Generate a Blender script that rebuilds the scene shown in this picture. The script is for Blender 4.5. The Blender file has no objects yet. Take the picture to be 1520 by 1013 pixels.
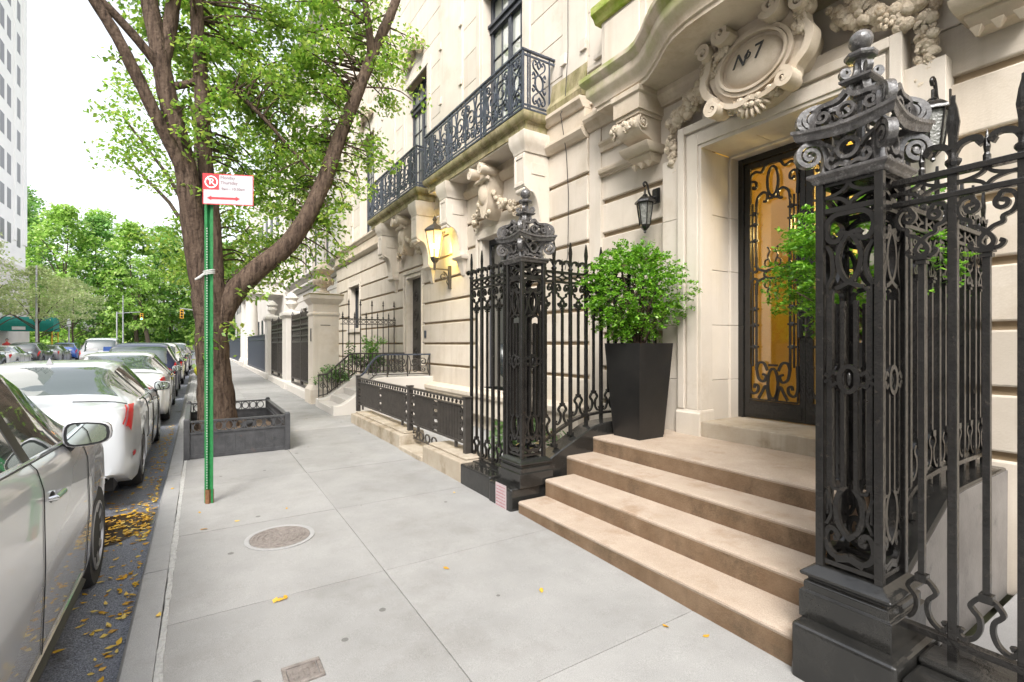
import bpy, math, random
from mathutils import Vector, Matrix
S = bpy.context.scene
COL = S.collection
PI = math.pi
rad = math.radians
# ------------------------------------------------------------------ camera, sky, sun, exposure
cd = bpy.data.cameras.new("camera")
cam = bpy.data.objects.new("camera", cd)
COL.objects.link(cam)
cam.location = (0, 0, 1.65)
cam.rotation_euler = (rad(90), 0, rad(-32.75))
cd.sensor_width = 36
cd.lens = 17.218
cd.shift_y = 0.003
cd.clip_start = 0.05
cd.clip_end = 2000
S.camera = cam
SUN_EL, SUN_AZ = rad(46), rad(-138)      # azimuth measured from +Y towards +X
W = bpy.data.worlds.new("World")
S.world = W
W.use_nodes = True
wn = W.node_tree
sky = wn.nodes.new("ShaderNodeTexSky")
sky.sky_type = 'NISHITA'
sky.sun_disc = False
sky.sun_elevation = SUN_EL
sky.sun_rotation = SUN_AZ
sky.air_density = 1.0
sky.dust_density = 4.0
hs = wn.nodes.new("ShaderNodeHueSaturation")
hs.inputs['Saturation'].default_value = 0.22
bg = wn.nodes["Background"]
bg.inputs['Strength'].default_value = 0.15
wn.links.new(sky.outputs[0], hs.inputs['Color'])
wn.links.new(hs.outputs[0], bg.inputs['Color'])
sd = bpy.data.lights.new("sun", 'SUN')
sd.energy = 0.85
sd.angle = rad(22)
sd.color = (1.0, .96, .90)
sun = bpy.data.objects.new("sun", sd)
COL.objects.link(sun)
sv = Vector((math.sin(SUN_AZ)*math.cos(SUN_EL), math.cos(SUN_AZ)*math.cos(SUN_EL), math.sin(SUN_EL)))
sun.rotation_euler = sv.to_track_quat('Z', 'Y').to_euler()
sun.location = (0, 0, 60)
S.view_settings.view_transform = 'Standard'
S.view_settings.look = 'None'
S.view_settings.gamma = 1
S.view_settings.exposure = 1.70


def g(y):
    """height of the pavement: it climbs a little away from the camera"""
    if y < 1.33:
        return .026*(y-1.33)
    return .13*(1-math.exp(-(y-1.33)/5.5))+.003*(y-1.33)


# ------------------------------------------------------------------ mesh helpers
class MB:
    count = 0      # bars that cross get slightly different thicknesses

    def __init__(s):
        s.v = []
        s.f = []

    def add(s, vs, fs):
        n = len(s.v)
        s.v += [tuple(p) for p in vs]
        s.f += [tuple(i+n for i in f) for f in fs]
        return s

    def box(s, x0, x1, y0, y1, z0, z1):
        return s.add([(x0, y0, z0), (x1, y0, z0), (x1, y1, z0), (x0, y1, z0), (x0, y0, z1), (x1, y0, z1), (x1, y1, z1), (x0, y1, z1)],
                     [(0, 3, 2, 1), (4, 5, 6, 7), (0, 1, 5, 4), (1, 2, 6, 5), (2, 3, 7, 6), (3, 0, 4, 7)])

    def frustum(s, a, b):
        """a, b = (x0,x1,y0,y1,z) bottom and top rectangles"""
        vs = []
        for (x0, x1, y0, y1, z) in (a, b):
            vs += [(x0, y0, z), (x1, y0, z), (x1, y1, z), (x0, y1, z)]
        return s.add(vs, [(0, 3, 2, 1), (4, 5, 6, 7), (0, 1, 5, 4), (1, 2, 6, 5), (2, 3, 7, 6), (3, 0, 4, 7)])

    def stack(s, rects):
        """square moulded stack: list of (x0,x1,y0,y1,z)"""
        vs, fs = [], []
        for (x0, x1, y0, y1, z) in rects:
            vs += [(x0, y0, z), (x1, y0, z), (x1, y1, z), (x0, y1, z)]
        for i in range(len(rects)-1):
            b = i*4
            for k in range(4):
                fs.append((b+k, b+(k+1) % 4, b+4+(k+1) % 4, b+4+k))
        fs.append((0, 3, 2, 1))
        e = (len(rects)-1)*4
        fs.append((e, e+1, e+2, e+3))
        return s.add(vs, fs)

    def ext(s, poly, O, U, V, N):
        """2-D polygon poly placed at O in axes U, V and extruded by N"""
        O, U, V, N = Vector(O), Vector(U), Vector(V), Vector(N)
        n = len(poly)
        a = [O+U*p[0]+V*p[1] for p in poly]
        vs = a+[p+N for p in a]
        fs = [tuple(range(n))[::-1], tuple(range(n, 2*n))]
        fs += [(i, (i+1) % n, n+(i+1) % n, n+i) for i in range(n)]
        return s.add(vs, fs)

    def tube(s, pts, r, n=8, closed=False):
        pts = [Vector(p) for p in pts]
        m = len(pts)
        rs = r if isinstance(r, (list, tuple)) else [r]*m
        vs, fs = [], []
        up = None
        for i, p in enumerate(pts):
            if closed:
                t = pts[(i+1) % m]-pts[i-1]
            else:
                t = pts[min(i+1, m-1)]-pts[max(i-1, 0)]
            if t.length < 1e-9:
                t = Vector((0, 0, 1))
            t.normalize()
            if up is None:
                up = Vector((0, 0, 1)) if abs(t.z) < .9 else Vector((1, 0, 0))
            a = up-t*up.dot(t)
            if a.length < 1e-6:
                a = t.orthogonal()
            a.normalize()
            up = a
            b = t.cross(a)
            for k in range(n):
                w = 2*PI*k/n
                vs.append(p+(a*math.cos(w)+b*math.sin(w))*rs[i])
        for i in range(m if closed else m-1):
            j = (i+1) % m
            for k in range(n):
                fs.append((i*n+k, i*n+(k+1) % n, j*n+(k+1) % n, j*n+k))
        if not closed:
            fs.append(tuple(range(n))[::-1])
            fs.append(tuple((m-1)*n+k for k in range(n)))
        return s.add(vs, fs)

    def rib(s, pts, w, t, O, U, V, closed=False):
        """flat bar following the 2-D path pts in the plane O,U,V: width w in the plane, thickness t across it"""
        O, U, V = Vector(O), Vector(U), Vector(V)
        N = U.cross(V).normalized()
        m = len(pts)
        MB.count += 1
        t *= 1+.017*(MB.count % 11)
        ws = w if isinstance(w, (list, tuple)) else [w]*m
        vs, fs = [], []
        for i in range(m):
            if closed:
                a, b = pts[i-1], pts[(i+1) % m]
            else:
                a, b = pts[max(i-1, 0)], pts[min(i+1, m-1)]
            tx, ty = b[0]-a[0], b[1]-a[1]
            L = math.hypot(tx, ty) or 1
            nx, ny = -ty/L, tx/L
            for (sg, tt) in ((1, 1), (-1, 1), (-1, -1), (1, -1)):
                px, py = pts[i][0]+nx*sg*ws[i]/2, pts[i][1]+ny*sg*ws[i]/2
                vs.append(O+U*px+V*py+N*(tt*t/2))
        for i in range(m if closed else m-1):
            j = (i+1) % m
            for k in range(4):
                fs.append((i*4+k, i*4+(k+1) % 4, j*4+(k+1) % 4, j*4+k))
        if not closed:
            fs.append((3, 2, 1, 0))
            e = (m-1)*4
            fs.append((e, e+1, e+2, e+3))
        return s.add(vs, fs)

    def lathe(s, prof, c, n=16, a0=0, M=None):
        """profile of (r, z) turned round the vertical axis at c"""
        vs, fs = [], []
        c = Vector(c)
        for (r, z) in prof:
            for k in range(n):
                w = 2*PI*k/n+a0
                p = Vector((r*math.cos(w), r*math.sin(w), z))
                if M:
                    p = M @ p
                vs.append(c+p)
        for i in range(len(prof)-1):
            for k in range(n):
                fs.append((i*n+k, i*n+(k+1) % n, (i+1)*n+(k+1) % n, (i+1)*n+k))
        fs.append(tuple(range(n))[::-1])
        e = (len(prof)-1)*n
        fs.append(tuple(e+k for k in range(n)))
        return s.add(vs, fs)

    def ball(s, c, r, nu=10, nv=7, M=None):
        rx, ry, rz = r if isinstance(r, (list, tuple)) else (r, r, r)
        prof = []
        vs, fs = [], []
        c = Vector(c)
        for j in range(nv+1):
            t = -PI/2+PI*j/nv
            for k in range(nu):
                w = 2*PI*k/nu
                p = Vector((rx*math.cos(t)*math.cos(w), ry*math.cos(t)*math.sin(w), rz*math.sin(t)))
                if M:
                    p = M @ p
                vs.append(c+p)
        for j in range(nv):
            for k in range(nu):
                fs.append((j*nu+k, j*nu+(k+1) % nu, (j+1)*nu+(k+1) % nu, (j+1)*nu+k))
        return s.add(vs, fs)

    def prof_y(s, prof, y0, y1):
        """closed (x,z) outline swept along Y"""
        n = len(prof)
        vs = [(x, y0, z) for x, z in prof]+[(x, y1, z) for x, z in prof]
        fs = [tuple(range(n)), tuple(range(2*n-1, n-1, -1))]
        fs += [(i, n+i, n+(i+1) % n, (i+1) % n) for i in range(n)]
        return s.add(vs, fs)

    def grid(s, rows):
        """rows of points (equal length) skinned to a sheet"""
        m = len(rows[0])
        vs = [p for r in rows for p in r]
        fs = [(i*m+k, i*m+k+1, (i+1)*m+k+1, (i+1)*m+k) for i in range(len(rows)-1) for k in range(m-1)]
        return s.add(vs, fs)

    def build(s, name, m, parent=None, smooth=False, bevel=0, ang=35, seg=2):
        me = bpy.data.meshes.new(name)
        me.from_pydata(s.v, [], s.f)
        me.materials.append(m)
        if smooth:
            me.polygons.foreach_set("use_smooth", [True]*len(me.polygons))
            me.set_sharp_from_angle(angle=rad(ang))
        me.update()
        o = bpy.data.objects.new(name, me)
        COL.objects.link(o)
        if parent:
            o.parent = parent
            if parent.type == 'EMPTY':
                o.matrix_parent_inverse = Matrix.Translation(-parent.location)
        if bevel:
            b = o.modifiers.new("bevel", 'BEVEL')
            b.width = bevel
            b.segments = seg
            b.limit_method = 'ANGLE'
            b.angle_limit = rad(40)
        return o


def tag(o, label=None, cat=None, group=None, kind=None):
    if label:
        o['label'] = label
    if cat:
        o['category'] = cat
    if group:
        o['group'] = group
    if kind:
        o['kind'] = kind
    return o


def thing(name, label, cat, loc=(0, 0, 0), group=None):
    """an Empty at the thing's base; parts are given in world coordinates and parented to it"""
    o = bpy.data.objects.new(name, None)
    o.empty_display_size = .1
    COL.objects.link(o)
    o.location = loc
    return tag(o, label, cat, group)


def kids(o):
    return [c for c in bpy.data.objects if c.parent == o]


def copy_tree(o, parent=None):
    c = o.copy()
    COL.objects.link(c)
    c.parent = parent
    for ch in kids(o):
        copy_tree(ch, c)
    return c


def text(s, size, name, m, parent, M, depth=.002, shear=0., align='LEFT', width=None):
    cu = bpy.data.curves.new(name, 'FONT')
    cu.body = s
    cu.size = size
    cu.extrude = depth
    cu.shear = shear
    cu.align_x = align
    cu.align_y = 'CENTER'
    cu.materials.append(m)
    o = bpy.data.objects.new(name, cu)
    COL.objects.link(o)
    o.matrix_basis = M
    me = bpy.data.meshes.new_from_object(o)      # letters as plain mesh
    bpy.data.objects.remove(o)
    me.transform(M)
    o = bpy.data.objects.new(name, me)
    COL.objects.link(o)
    if parent:
        o.parent = parent
        if parent.type == 'EMPTY':
            o.matrix_parent_inverse = Matrix.Translation(-parent.location)
    return o


def frame_mat(O, U, V):
    U, V = Vector(U).normalized(), Vector(V).normalized()
    N = U.cross(V)
    M = Matrix((U, V, N)).transposed().to_4x4()
    M.translation = Vector(O)
    return M


# ------------------------------------------------------------------ 2-D curve helpers
def cr(pts, n=6):
    """Catmull-Rom through pts"""
    out = []
    m = len(pts)
    for i in range(m-1):
        p0, p1, p2, p3 = pts[max(i-1, 0)], pts[i], pts[i+1], pts[min(i+2, m-1)]
        for k in range(n):
            t = k/n
            out.append(tuple(.5*((2*b)+(-a+c)*t+(2*a-5*b+4*c-d)*t*t+(-a+3*b-3*c+d)*t**3) for a, b, c, d in zip(p0, p1, p2, p3)))
    out.append(tuple(pts[-1]))
    return out


def vol(cx, cy, r0, r1, a0, turns, n=18):
    """volute from radius r0 at angle a0 (degrees) winding 'turns' (sign = direction) to radius r1"""
    k = max(6, int(abs(turns)*n))
    return [(cx+(r0+(r1-r0)*i/k)*math.cos(rad(a0)+2*PI*turns*i/k), cy+(r0+(r1-r0)*i/k)*math.sin(rad(a0)+2*PI*turns*i/k)) for i in range(k+1)]


def arc(cx, cy, rx, ry, a0, a1, n=8):
    return [(cx+rx*math.cos(rad(a0+(a1-a0)*i/n)), cy+ry*math.sin(rad(a0+(a1-a0)*i/n))) for i in range(n+1)]


def ell(cx, cy, rx, ry, n=18):
    return [(cx+rx*math.cos(2*PI*i/n), cy+ry*math.sin(2*PI*i/n)) for i in range(n)]


def mir(p, cx=0.):
    return [(2*cx-x, y) for x, y in p]


# ------------------------------------------------------------------ materials
def mat(name, c1, c2=None, rough=.6, scale=4., detail=6., bump=0., bscale=40., metal=0., spec=.5, coat=0., c3=None, c3s=1.2, c3t=(.55, .7), trans=0., stretch=None, emis=None, zmix=None, blk=0., streak=None, grit=0., spots=None):
    m = bpy.data.materials.new(name)
    m.use_nodes = True
    nt = m.node_tree
    N, L = nt.nodes, nt.links
    p = N["Principled BSDF"]
    p.inputs['Roughness'].default_value = rough
    p.inputs['Metallic'].default_value = metal
    p.inputs['Specular IOR Level'].default_value = spec
    p.inputs['Coat Weight'].default_value = coat
    p.inputs['Coat Roughness'].default_value = .04
    p.inputs['Transmission Weight'].default_value = trans
    geo = N.new("ShaderNodeNewGeometry")
    mp = N.new("ShaderNodeMapping")
    if stretch:
        mp.inputs['Scale'].default_value = stretch
    L.new(geo.outputs['Position'], mp.inputs[0])
    last = None
    if c2:
        n = N.new("ShaderNodeTexNoise")
        n.inputs['Scale'].default_value = scale
        n.inputs['Detail'].default_value = detail
        n.inputs['Roughness'].default_value = .62
        L.new(mp.outputs[0], n.inputs['Vector'])
        r = N.new("ShaderNodeMapRange")
        r.inputs['From Min'].default_value = .32
        r.inputs['From Max'].default_value = .68
        L.new(n.outputs['Fac'], r.inputs['Value'])
        mx = N.new("ShaderNodeMix")
        mx.data_type = 'RGBA'
        mx.inputs[6].default_value = (*c1, 1)
        mx.inputs[7].default_value = (*c2, 1)
        L.new(r.outputs[0], mx.inputs[0])
        last = mx.outputs[2]
        if c3:
            n3 = N.new("ShaderNodeTexNoise")
            n3.inputs['Scale'].default_value = c3s
            n3.inputs['Detail'].default_value = 8
            n3.inputs['Roughness'].default_value = .7
            L.new(mp.outputs[0], n3.inputs['Vector'])
            r3 = N.new("ShaderNodeMapRange")
            r3.inputs['From Min'].default_value = c3t[0]
            r3.inputs['From Max'].default_value = c3t[1]
            L.new(n3.outputs['Fac'], r3.inputs['Value'])
            m3 = N.new("ShaderNodeMix")
            m3.data_type = 'RGBA'
            m3.inputs[7].default_value = (*c3, 1)
            L.new(last, m3.inputs[6])
            L.new(r3.outputs[0], m3.inputs[0])
            last = m3.outputs[2]
        if streak:
            # rain streaks and soot running down the stone
            ms = N.new("ShaderNodeMapping")
            ms.inputs['Scale'].default_value = (5.5, 5.5, .35)
            L.new(geo.outputs['Position'], ms.inputs[0])
            ns = N.new("ShaderNodeTexNoise")
            ns.inputs['Scale'].default_value = 1.0
            ns.inputs['Detail'].default_value = 7
            ns.inputs['Roughness'].default_value = .65
            L.new(ms.outputs[0], ns.inputs['Vector'])
            rs_ = N.new("ShaderNodeMapRange")
            rs_.inputs['From Min'].default_value = .52
            rs_.inputs['From Max'].default_value = .78
            rs_.inputs['To Max'].default_value = streak[1]
            L.new(ns.outputs['Fac'], rs_.inputs['Value'])
            m4 = N.new("ShaderNodeMix")
            m4.data_type = 'RGBA'
            m4.inputs[7].default_value = (*streak[0], 1)
            L.new(last, m4.inputs[6])
            L.new(rs_.outputs[0], m4.inputs[0])
            last = m4.outputs[2]
        if spots:
            # chewing gum and drip spots
            vo = N.new("ShaderNodeTexVoronoi")
            vo.inputs['Scale'].default_value = spots[1]
            L.new(geo.outputs['Position'], vo.inputs['Vector'])
            nv = N.new("ShaderNodeTexNoise")
            nv.inputs['Scale'].default_value = 30
            L.new(geo.outputs['Position'], nv.inputs['Vector'])
            sc = N.new("ShaderNodeSeparateColor")
            L.new(vo.outputs['Color'], sc.inputs[0])
            a1 = N.new("ShaderNodeMath")
            a1.operation = 'MULTIPLY_ADD'
            L.new(sc.outputs[0], a1.inputs[0])
            a1.inputs[1].default_value = .24
            a1.inputs[2].default_value = -.11
            a2 = N.new("ShaderNodeMath")
            a2.operation = 'MULTIPLY_ADD'
            L.new(nv.outputs['Fac'], a2.inputs[0])
            a2.inputs[1].default_value = .03
            L.new(vo.outputs['Distance'], a2.inputs[2])
            a3 = N.new("ShaderNodeMath")
            a3.operation = 'LESS_THAN'
            L.new(a2.outputs[0], a3.inputs[0])
            L.new(a1.outputs[0], a3.inputs[1])
            m5 = N.new("ShaderNodeMix")
            m5.data_type = 'RGBA'
            m5.inputs[7].default_value = (*spots[0], 1)
            a4 = N.new("ShaderNodeMath")
            a4.operation = 'MULTIPLY'
            L.new(a3.outputs[0], a4.inputs[0])
            a4.inputs[1].default_value = spots[2]
            L.new(last, m5.inputs[6])
            L.new(a4.outputs[0], m5.inputs[0])
            last = m5.outputs[2]
        if grit or blk:
            # grain of the stone, and each block a slightly different tone
            ng = N.new("ShaderNodeTexNoise")
            ng.inputs['Scale'].default_value = 260
            ng.inputs['Detail'].default_value = 2
            L.new(geo.outputs['Position'], ng.inputs['Vector'])
            g1 = N.new("ShaderNodeMapRange")
            g1.inputs['From Min'].default_value = .3
            g1.inputs['From Max'].default_value = .7
            g1.inputs['To Min'].default_value = 1-grit
            g1.inputs['To Max'].default_value = 1+grit
            L.new(ng.outputs['Fac'], g1.inputs['Value'])
            g2 = N.new("ShaderNodeMapRange")
            g2.inputs['To Min'].default_value = 1-blk
            g2.inputs['To Max'].default_value = 1+blk*.6
            L.new(geo.outputs['Random Per Island'], g2.inputs['Value'])
            g3 = N.new("ShaderNodeMath")
            g3.operation = 'MULTIPLY'
            L.new(g1.outputs[0], g3.inputs[0])
            L.new(g2.outputs[0], g3.inputs[1])
            hv = N.new("ShaderNodeHueSaturation")
            L.new(g3.outputs[0], hv.inputs['Value'])
            L.new(last, hv.inputs['Color'])
            last = hv.outputs[0]
        if zmix:
            # growth that takes hold on the upper ledges: (colour, z from, z to)
            sx = N.new("ShaderNodeSeparateXYZ")
            L.new(geo.outputs['Position'], sx.inputs[0])
            rz = N.new("ShaderNodeMapRange")
            rz.inputs['From Min'].default_value = zmix[1]
            rz.inputs['From Max'].default_value = zmix[2]
            L.new(sx.outputs['Z'], rz.inputs['Value'])
            nz = N.new("ShaderNodeTexNoise")
            nz.inputs['Scale'].default_value = 3.5
            nz.inputs['Detail'].default_value = 8
            L.new(geo.outputs['Position'], nz.inputs['Vector'])
            rn = N.new("ShaderNodeMapRange")
            rn.inputs['From Min'].default_value = .40
            rn.inputs['From Max'].default_value = .62
            L.new(nz.outputs['Fac'], rn.inputs['Value'])
            mu = N.new("ShaderNodeMath")
            mu.operation = 'MULTIPLY'
            L.new(rz.outputs[0], mu.inputs[0])
            L.new(rn.outputs[0], mu.inputs[1])
            mz = N.new("ShaderNodeMix")
            mz.data_type = 'RGBA'
            mz.inputs[7].default_value = (*zmix[0], 1)
            L.new(last, mz.inputs[6])
            L.new(mu.outputs[0], mz.inputs[0])
            last = mz.outputs[2]
        L.new(last, p.inputs['Base Color'])
    else:
        p.inputs['Base Color'].default_value = (*c1, 1)
    if bump:
        nb = N.new("ShaderNodeTexNoise")
        nb.inputs['Scale'].default_value = bscale
        nb.inputs['Detail'].default_value = 6
        L.new(geo.outputs['Position'], nb.inputs['Vector'])
        b = N.new("ShaderNodeBump")
        b.inputs['Strength'].default_value = bump
        b.inputs['Distance'].default_value = .02
        L.new(nb.outputs['Fac'], b.inputs['Height'])
        L.new(b.outputs[0], p.inputs['Normal'])
    if emis:
        p.inputs['Emission Color'].default_value = (*emis[0], 1)
        p.inputs['Emission Strength'].default_value = emis[1]
    return m


def leafmat(name, c1, c2, c3, scale=3., tr=.45):
    m = bpy.data.materials.new(name)
    m.use_nodes = True
    nt = m.node_tree
    N, L = nt.nodes, nt.links
    for n in list(N):
        N.remove(n)
    out = N.new("ShaderNodeOutputMaterial")
    geo = N.new("ShaderNodeNewGeometry")
    cr_ = N.new("ShaderNodeValToRGB")
    e = cr_.color_ramp.elements
    e[0].position, e[0].color = 0, (*c1, 1)
    e[1].position, e[1].color = 1, (*c3, 1)
    k = e.new(.55)
    k.color = (*c2, 1)
    L.new(geo.outputs['Random Per Island'], cr_.inputs[0])
    no = N.new("ShaderNodeTexNoise")
    no.inputs['Scale'].default_value = scale
    L.new(geo.outputs['Position'], no.inputs['Vector'])
    mx = N.new("ShaderNodeMix")
    mx.data_type = 'RGBA'
    mx.blend_type = 'OVERLAY'
    mx.inputs[0].default_value = .5
    L.new(cr_.outputs[0], mx.inputs[6])
    L.new(no.outputs['Fac'], mx.inputs[7])
    d = N.new("ShaderNodeBsdfDiffuse")
    t = N.new("ShaderNodeBsdfTranslucent")
    gl = N.new("ShaderNodeBsdfGlossy")
    gl.inputs['Roughness'].default_value = .45
    L.new(mx.outputs[2], d.inputs[0])
    L.new(mx.outputs[2], t.inputs[0])
    m1 = N.new("ShaderNodeMixShader")
    m1.inputs[0].default_value = tr
    L.new(d.outputs[0], m1.inputs[1])
    L.new(t.outputs[0], m1.inputs[2])
    m2 = N.new("ShaderNodeMixShader")
    m2.inputs[0].default_value = .05
    L.new(m1.outputs[0], m2.inputs[1])
    L.new(gl.outputs[0], m2.inputs[2])
    L.new(m2.outputs[0], out.inputs[0])
    return m


def glassmat(name, tint=(.02, .025, .025), rough=.03):
    return mat(name, tint, rough=rough, spec=1.0, coat=1.0)


M = {}
M['lime'] = mat('limestone', (.53, .465, .385), (.61, .545, .465), .85, 1.6, 8, .14, 60, spec=.3, c3=(.43, .355, .265), c3s=.9, c3t=(.55, .80), blk=.12, grit=.06, streak=((.27, .215, .145), .34))
M['lime_warm'] = mat('limestone warm', (.50, .42, .325), (.59, .51, .41), .85, 2.2, 8, .15, 45, spec=.3, c3=(.37, .285, .185), c3s=1.6, c3t=(.52, .78), blk=.05, grit=.06, streak=((.27, .215, .145), .34))
M['lime_clean'] = mat('limestone cleaned', (.55, .49, .415), (.63, .57, .495), .8, 1.2, 6, .08, 80, spec=.3, c3=(.46, .385, .295), c3s=1.1, c3t=(.56, .8), blk=.08, grit=.05, streak=((.36, .29, .20), .35))
M['lime_white'] = mat('pale limestone', (.54, .505, .46), (.61, .575, .53), .85, .8, 6, .05, 40, spec=.3)
M['carve'] = mat('carved limestone', (.48, .395, .29), (.62, .54, .43), .85, 14, 6, .7, 55, spec=.3, c3=(.27, .195, .115), c3s=9, c3t=(.52, .70), grit=.08)
M['groove'] = mat('recessed limestone joint', (.26, .195, .12), (.36, .28, .19), .9, 3, 6, spec=.2)
M['lime_algae'] = mat('limestone with algae on the ledge', (.50, .42, .325), (.59, .51, .41), .85, 2.2, 8, .15, 45, spec=.3, c3=(.37, .285, .185), c3s=1.6, c3t=(.52, .78), zmix=((.28, .31, .10), 4.74, 4.97), grit=.06, streak=((.27, .215, .145), .34))
M['puddle'] = mat('brown wet patch', (.035, .024, .015), (.06, .045, .03), .12, 5, 5, spec=.6)
M['guard'] = mat('dark grey tree guard iron', (.035, .035, .037), (.065, .065, .068), .45, 10, 6, .15, 60, spec=.5, c3=(.10, .06, .045), c3s=7, c3t=(.62, .76))
M['moss'] = mat('limestone with green algae', (.20, .19, .075), (.40, .335, .22), .9, 5, 9, .3, 50, spec=.2, c3=(.13, .105, .055), c3s=4, c3t=(.46, .70), stretch=(1, 1, .45))
M['mossbright'] = mat('bright moss on stone', (.20, .30, .03), (.42, .42, .16), .95, 6, 8, .6, 50, spec=.1)
M['iron'] = mat('black painted wrought iron', (.0075, .007, .0065), (.018, .0165, .015), .26, 14, 6, .22, 38, spec=.6, c3=(.055, .045, .036), c3s=26, c3t=(.60, .72), grit=.25)
M['iron_grey'] = mat('weathered grey iron', (.045, .042, .041), (.115, .108, .104), .27, 16, 7, .2, 50, spec=.7, c3=(.22, .21, .205), c3s=26, c3t=(.54, .70), grit=.2)
M['iron_blue'] = mat('blue black balcony iron', (.030, .036, .050), (.070, .082, .11), .38, 10, 5, .1, 60, spec=.5)
M['iron_soft'] = mat('dark brown black iron', (.030, .026, .023), (.055, .048, .042), .42, 10, 5, .2, 60, spec=.5)
M['plinth'] = mat('black painted stone', (.011, .011, .0105), (.024, .023, .021), .16, 5, 8, .14, 20, spec=.65, c3=(.12, .12, .115), c3s=11, c3t=(.66, .75), grit=.2)
M['plinth_side'] = mat('grey painted stone', (.15, .138, .13), (.22, .205, .19), .6, 3, 7, .15, 50, spec=.3, c3=(.10, .095, .09), c3s=5, c3t=(.58, .72))
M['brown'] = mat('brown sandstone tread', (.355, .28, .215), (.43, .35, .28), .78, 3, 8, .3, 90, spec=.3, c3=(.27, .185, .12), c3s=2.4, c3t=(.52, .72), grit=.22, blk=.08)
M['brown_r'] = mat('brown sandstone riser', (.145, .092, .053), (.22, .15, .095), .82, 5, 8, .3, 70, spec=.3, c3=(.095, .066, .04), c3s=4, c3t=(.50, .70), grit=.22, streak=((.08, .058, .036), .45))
M['step_pale'] = mat('worn doorstep stone', (.34, .285, .215), (.43, .375, .30), .82, 3, 8, .2, 80, spec=.3, c3=(.19, .145, .085), c3s=2.0, c3t=(.52, .70), grit=.14, streak=((.17, .135, .08), .5))
M['conc'] = mat('pavement concrete', (.265, .260, .25), (.32, .314, .302), .85, 2.2, 9, .18, 240, spec=.25, c3=(.215, .206, .193), c3s=1.3, c3t=(.50, .8), grit=.18, blk=.11, spots=((.10, .095, .088), 4.2, .7))
M['conc2'] = mat('kerb concrete', (.285, .282, .276), (.345, .341, .333), .85, 3, 9, .16, 170, spec=.25, c3=(.21, .204, .195), c3s=3, c3t=(.54, .76), grit=.14, blk=.05)
M['mortar'] = mat('crumbling white joint', (.36, .355, .34), (.48, .475, .455), .95, 25, 8, .8, 60, spec=.1, c3=(.15, .14, .12), c3s=14, c3t=(.62, .68))
M['joint'] = mat('dark joint', (.17, .165, .155), (.21, .205, .195), .95, 8, 5)
M['asphalt'] = mat('asphalt', (.085, .095, .12), (.34, .36, .42), .55, 95, 3, 1.0, 120, spec=.5, c3=(.065, .06, .056), c3s=1.1, c3t=(.56, .70))
M['soil'] = mat('soil and litter', (.06, .04, .025), (.16, .11, .07), .95, 14, 8, 1.0, 30)
M['bark'] = mat('tree bark', (.058, .038, .027), (.130, .092, .067), .9, 11, 9, 1.0, 24, spec=.2, stretch=(1.6, 1.6, .28), c3=(.026, .017, .012), c3s=14, c3t=(.48, .64))
M['bark_far'] = mat('distant bark', (.07, .05, .035), (.12, .09, .065), .9, 3, 4)
M['leaf'] = leafmat('street tree leaf', (.13, .27, .02), (.25, .43, .05), (.47, .57, .11), 1.3, .6)
M['leaf_shrub'] = leafmat('clipped shrub leaf', (.075, .22, .008), (.15, .38, .015), (.32, .54, .06), 9)
M['leaf_park'] = leafmat('park tree leaf', (.20, .38, .05), (.34, .55, .10), (.50, .64, .19), .25, .5)
M['leaf_park2'] = leafmat('park tree dark leaf', (.12, .29, .05), (.22, .44, .10), (.36, .52, .16), .25, .5)
M['leaf_pale'] = leafmat('honey locust leaf', (.34, .47, .15), (.52, .60, .26), (.68, .70, .42), .4, .5)
M['leaf_small'] = leafmat('garden plant leaf', (.06, .15, .03), (.16, .30, .08), (.42, .52, .30), 5)
M['fallen'] = leafmat('fallen yellow leaf', (.38, .19, .02), (.66, .38, .03), (.72, .55, .16), 8, .15)
M['green'] = mat('green painted steel', (.012, .135, .038), (.03, .205, .064), .45, 26, 5, .1, 80, spec=.5, c3=(.12, .08, .035), c3s=30, c3t=(.70, .80))
M['rust'] = mat('rusted steel', (.14, .06, .025), (.24, .11, .05), .8, 30, 6)
M['white'] = mat('white sheet metal', (.44, .44, .46), rough=.4)
M['red'] = mat('sign red', (.62, .03, .04), rough=.45)
M['faded'] = mat('faded sign print', (.20, .09, .10), rough=.5)
M['paper'] = mat('pink white notice', (.42, .34, .35), (.50, .43, .435), .6, 20)
M['ink'] = mat('notice ink', (.36, .13, .15), rough=.7)
M['black'] = mat('black paint lettering', (.012, .012, .012), rough=.5)
M['tape'] = mat('grey tape', (.5, .5, .48), rough=.6)
M['cast'] = mat('cast iron cover', (.15, .13, .115), (.24, .21, .19), .6, 30, 6, .5, 90, spec=.5, c3=(.09, .065, .055), c3s=12, c3t=(.55, .7))
M['pot'] = mat('black planter', (.012, .012, .012), (.022, .021, .02), .42, 3, 6, .08, 90, spec=.4)
M['lampwarm'] = mat('lit lantern glass', (.95, .80, .55), rough=.22, trans=.75, emis=((1, .62, .25), .35))
M['bulb'] = mat('bulb', (1, .9, .7), emis=((1, .80, .48), 18))
M['frost'] = mat('seeded lantern glass', (.50, .50, .46), (.66, .66, .62), .18, 30, 4, .5, 60, spec=.9)
M['seeded'] = mat('dim seeded lantern glass', (.09, .09, .08), (.20, .20, .18), .15, 30, 4, .5, 60, spec=.9)
M['hall'] = mat('amber hall wall', (.82, .63, .17), (.87, .70, .24), .6, 2, 4)
M['curtain'] = mat('pale amber curtain', (.82, .70, .40), (.86, .76, .48), .8, 5, 4)
M['winmatte'] = mat('dim tower window', (.20, .20, .21), rough=.45, spec=.2)
M['lampglobe'] = mat('hall lamp globe', (1, .85, .55), emis=((1, .72, .32), 6))
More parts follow.
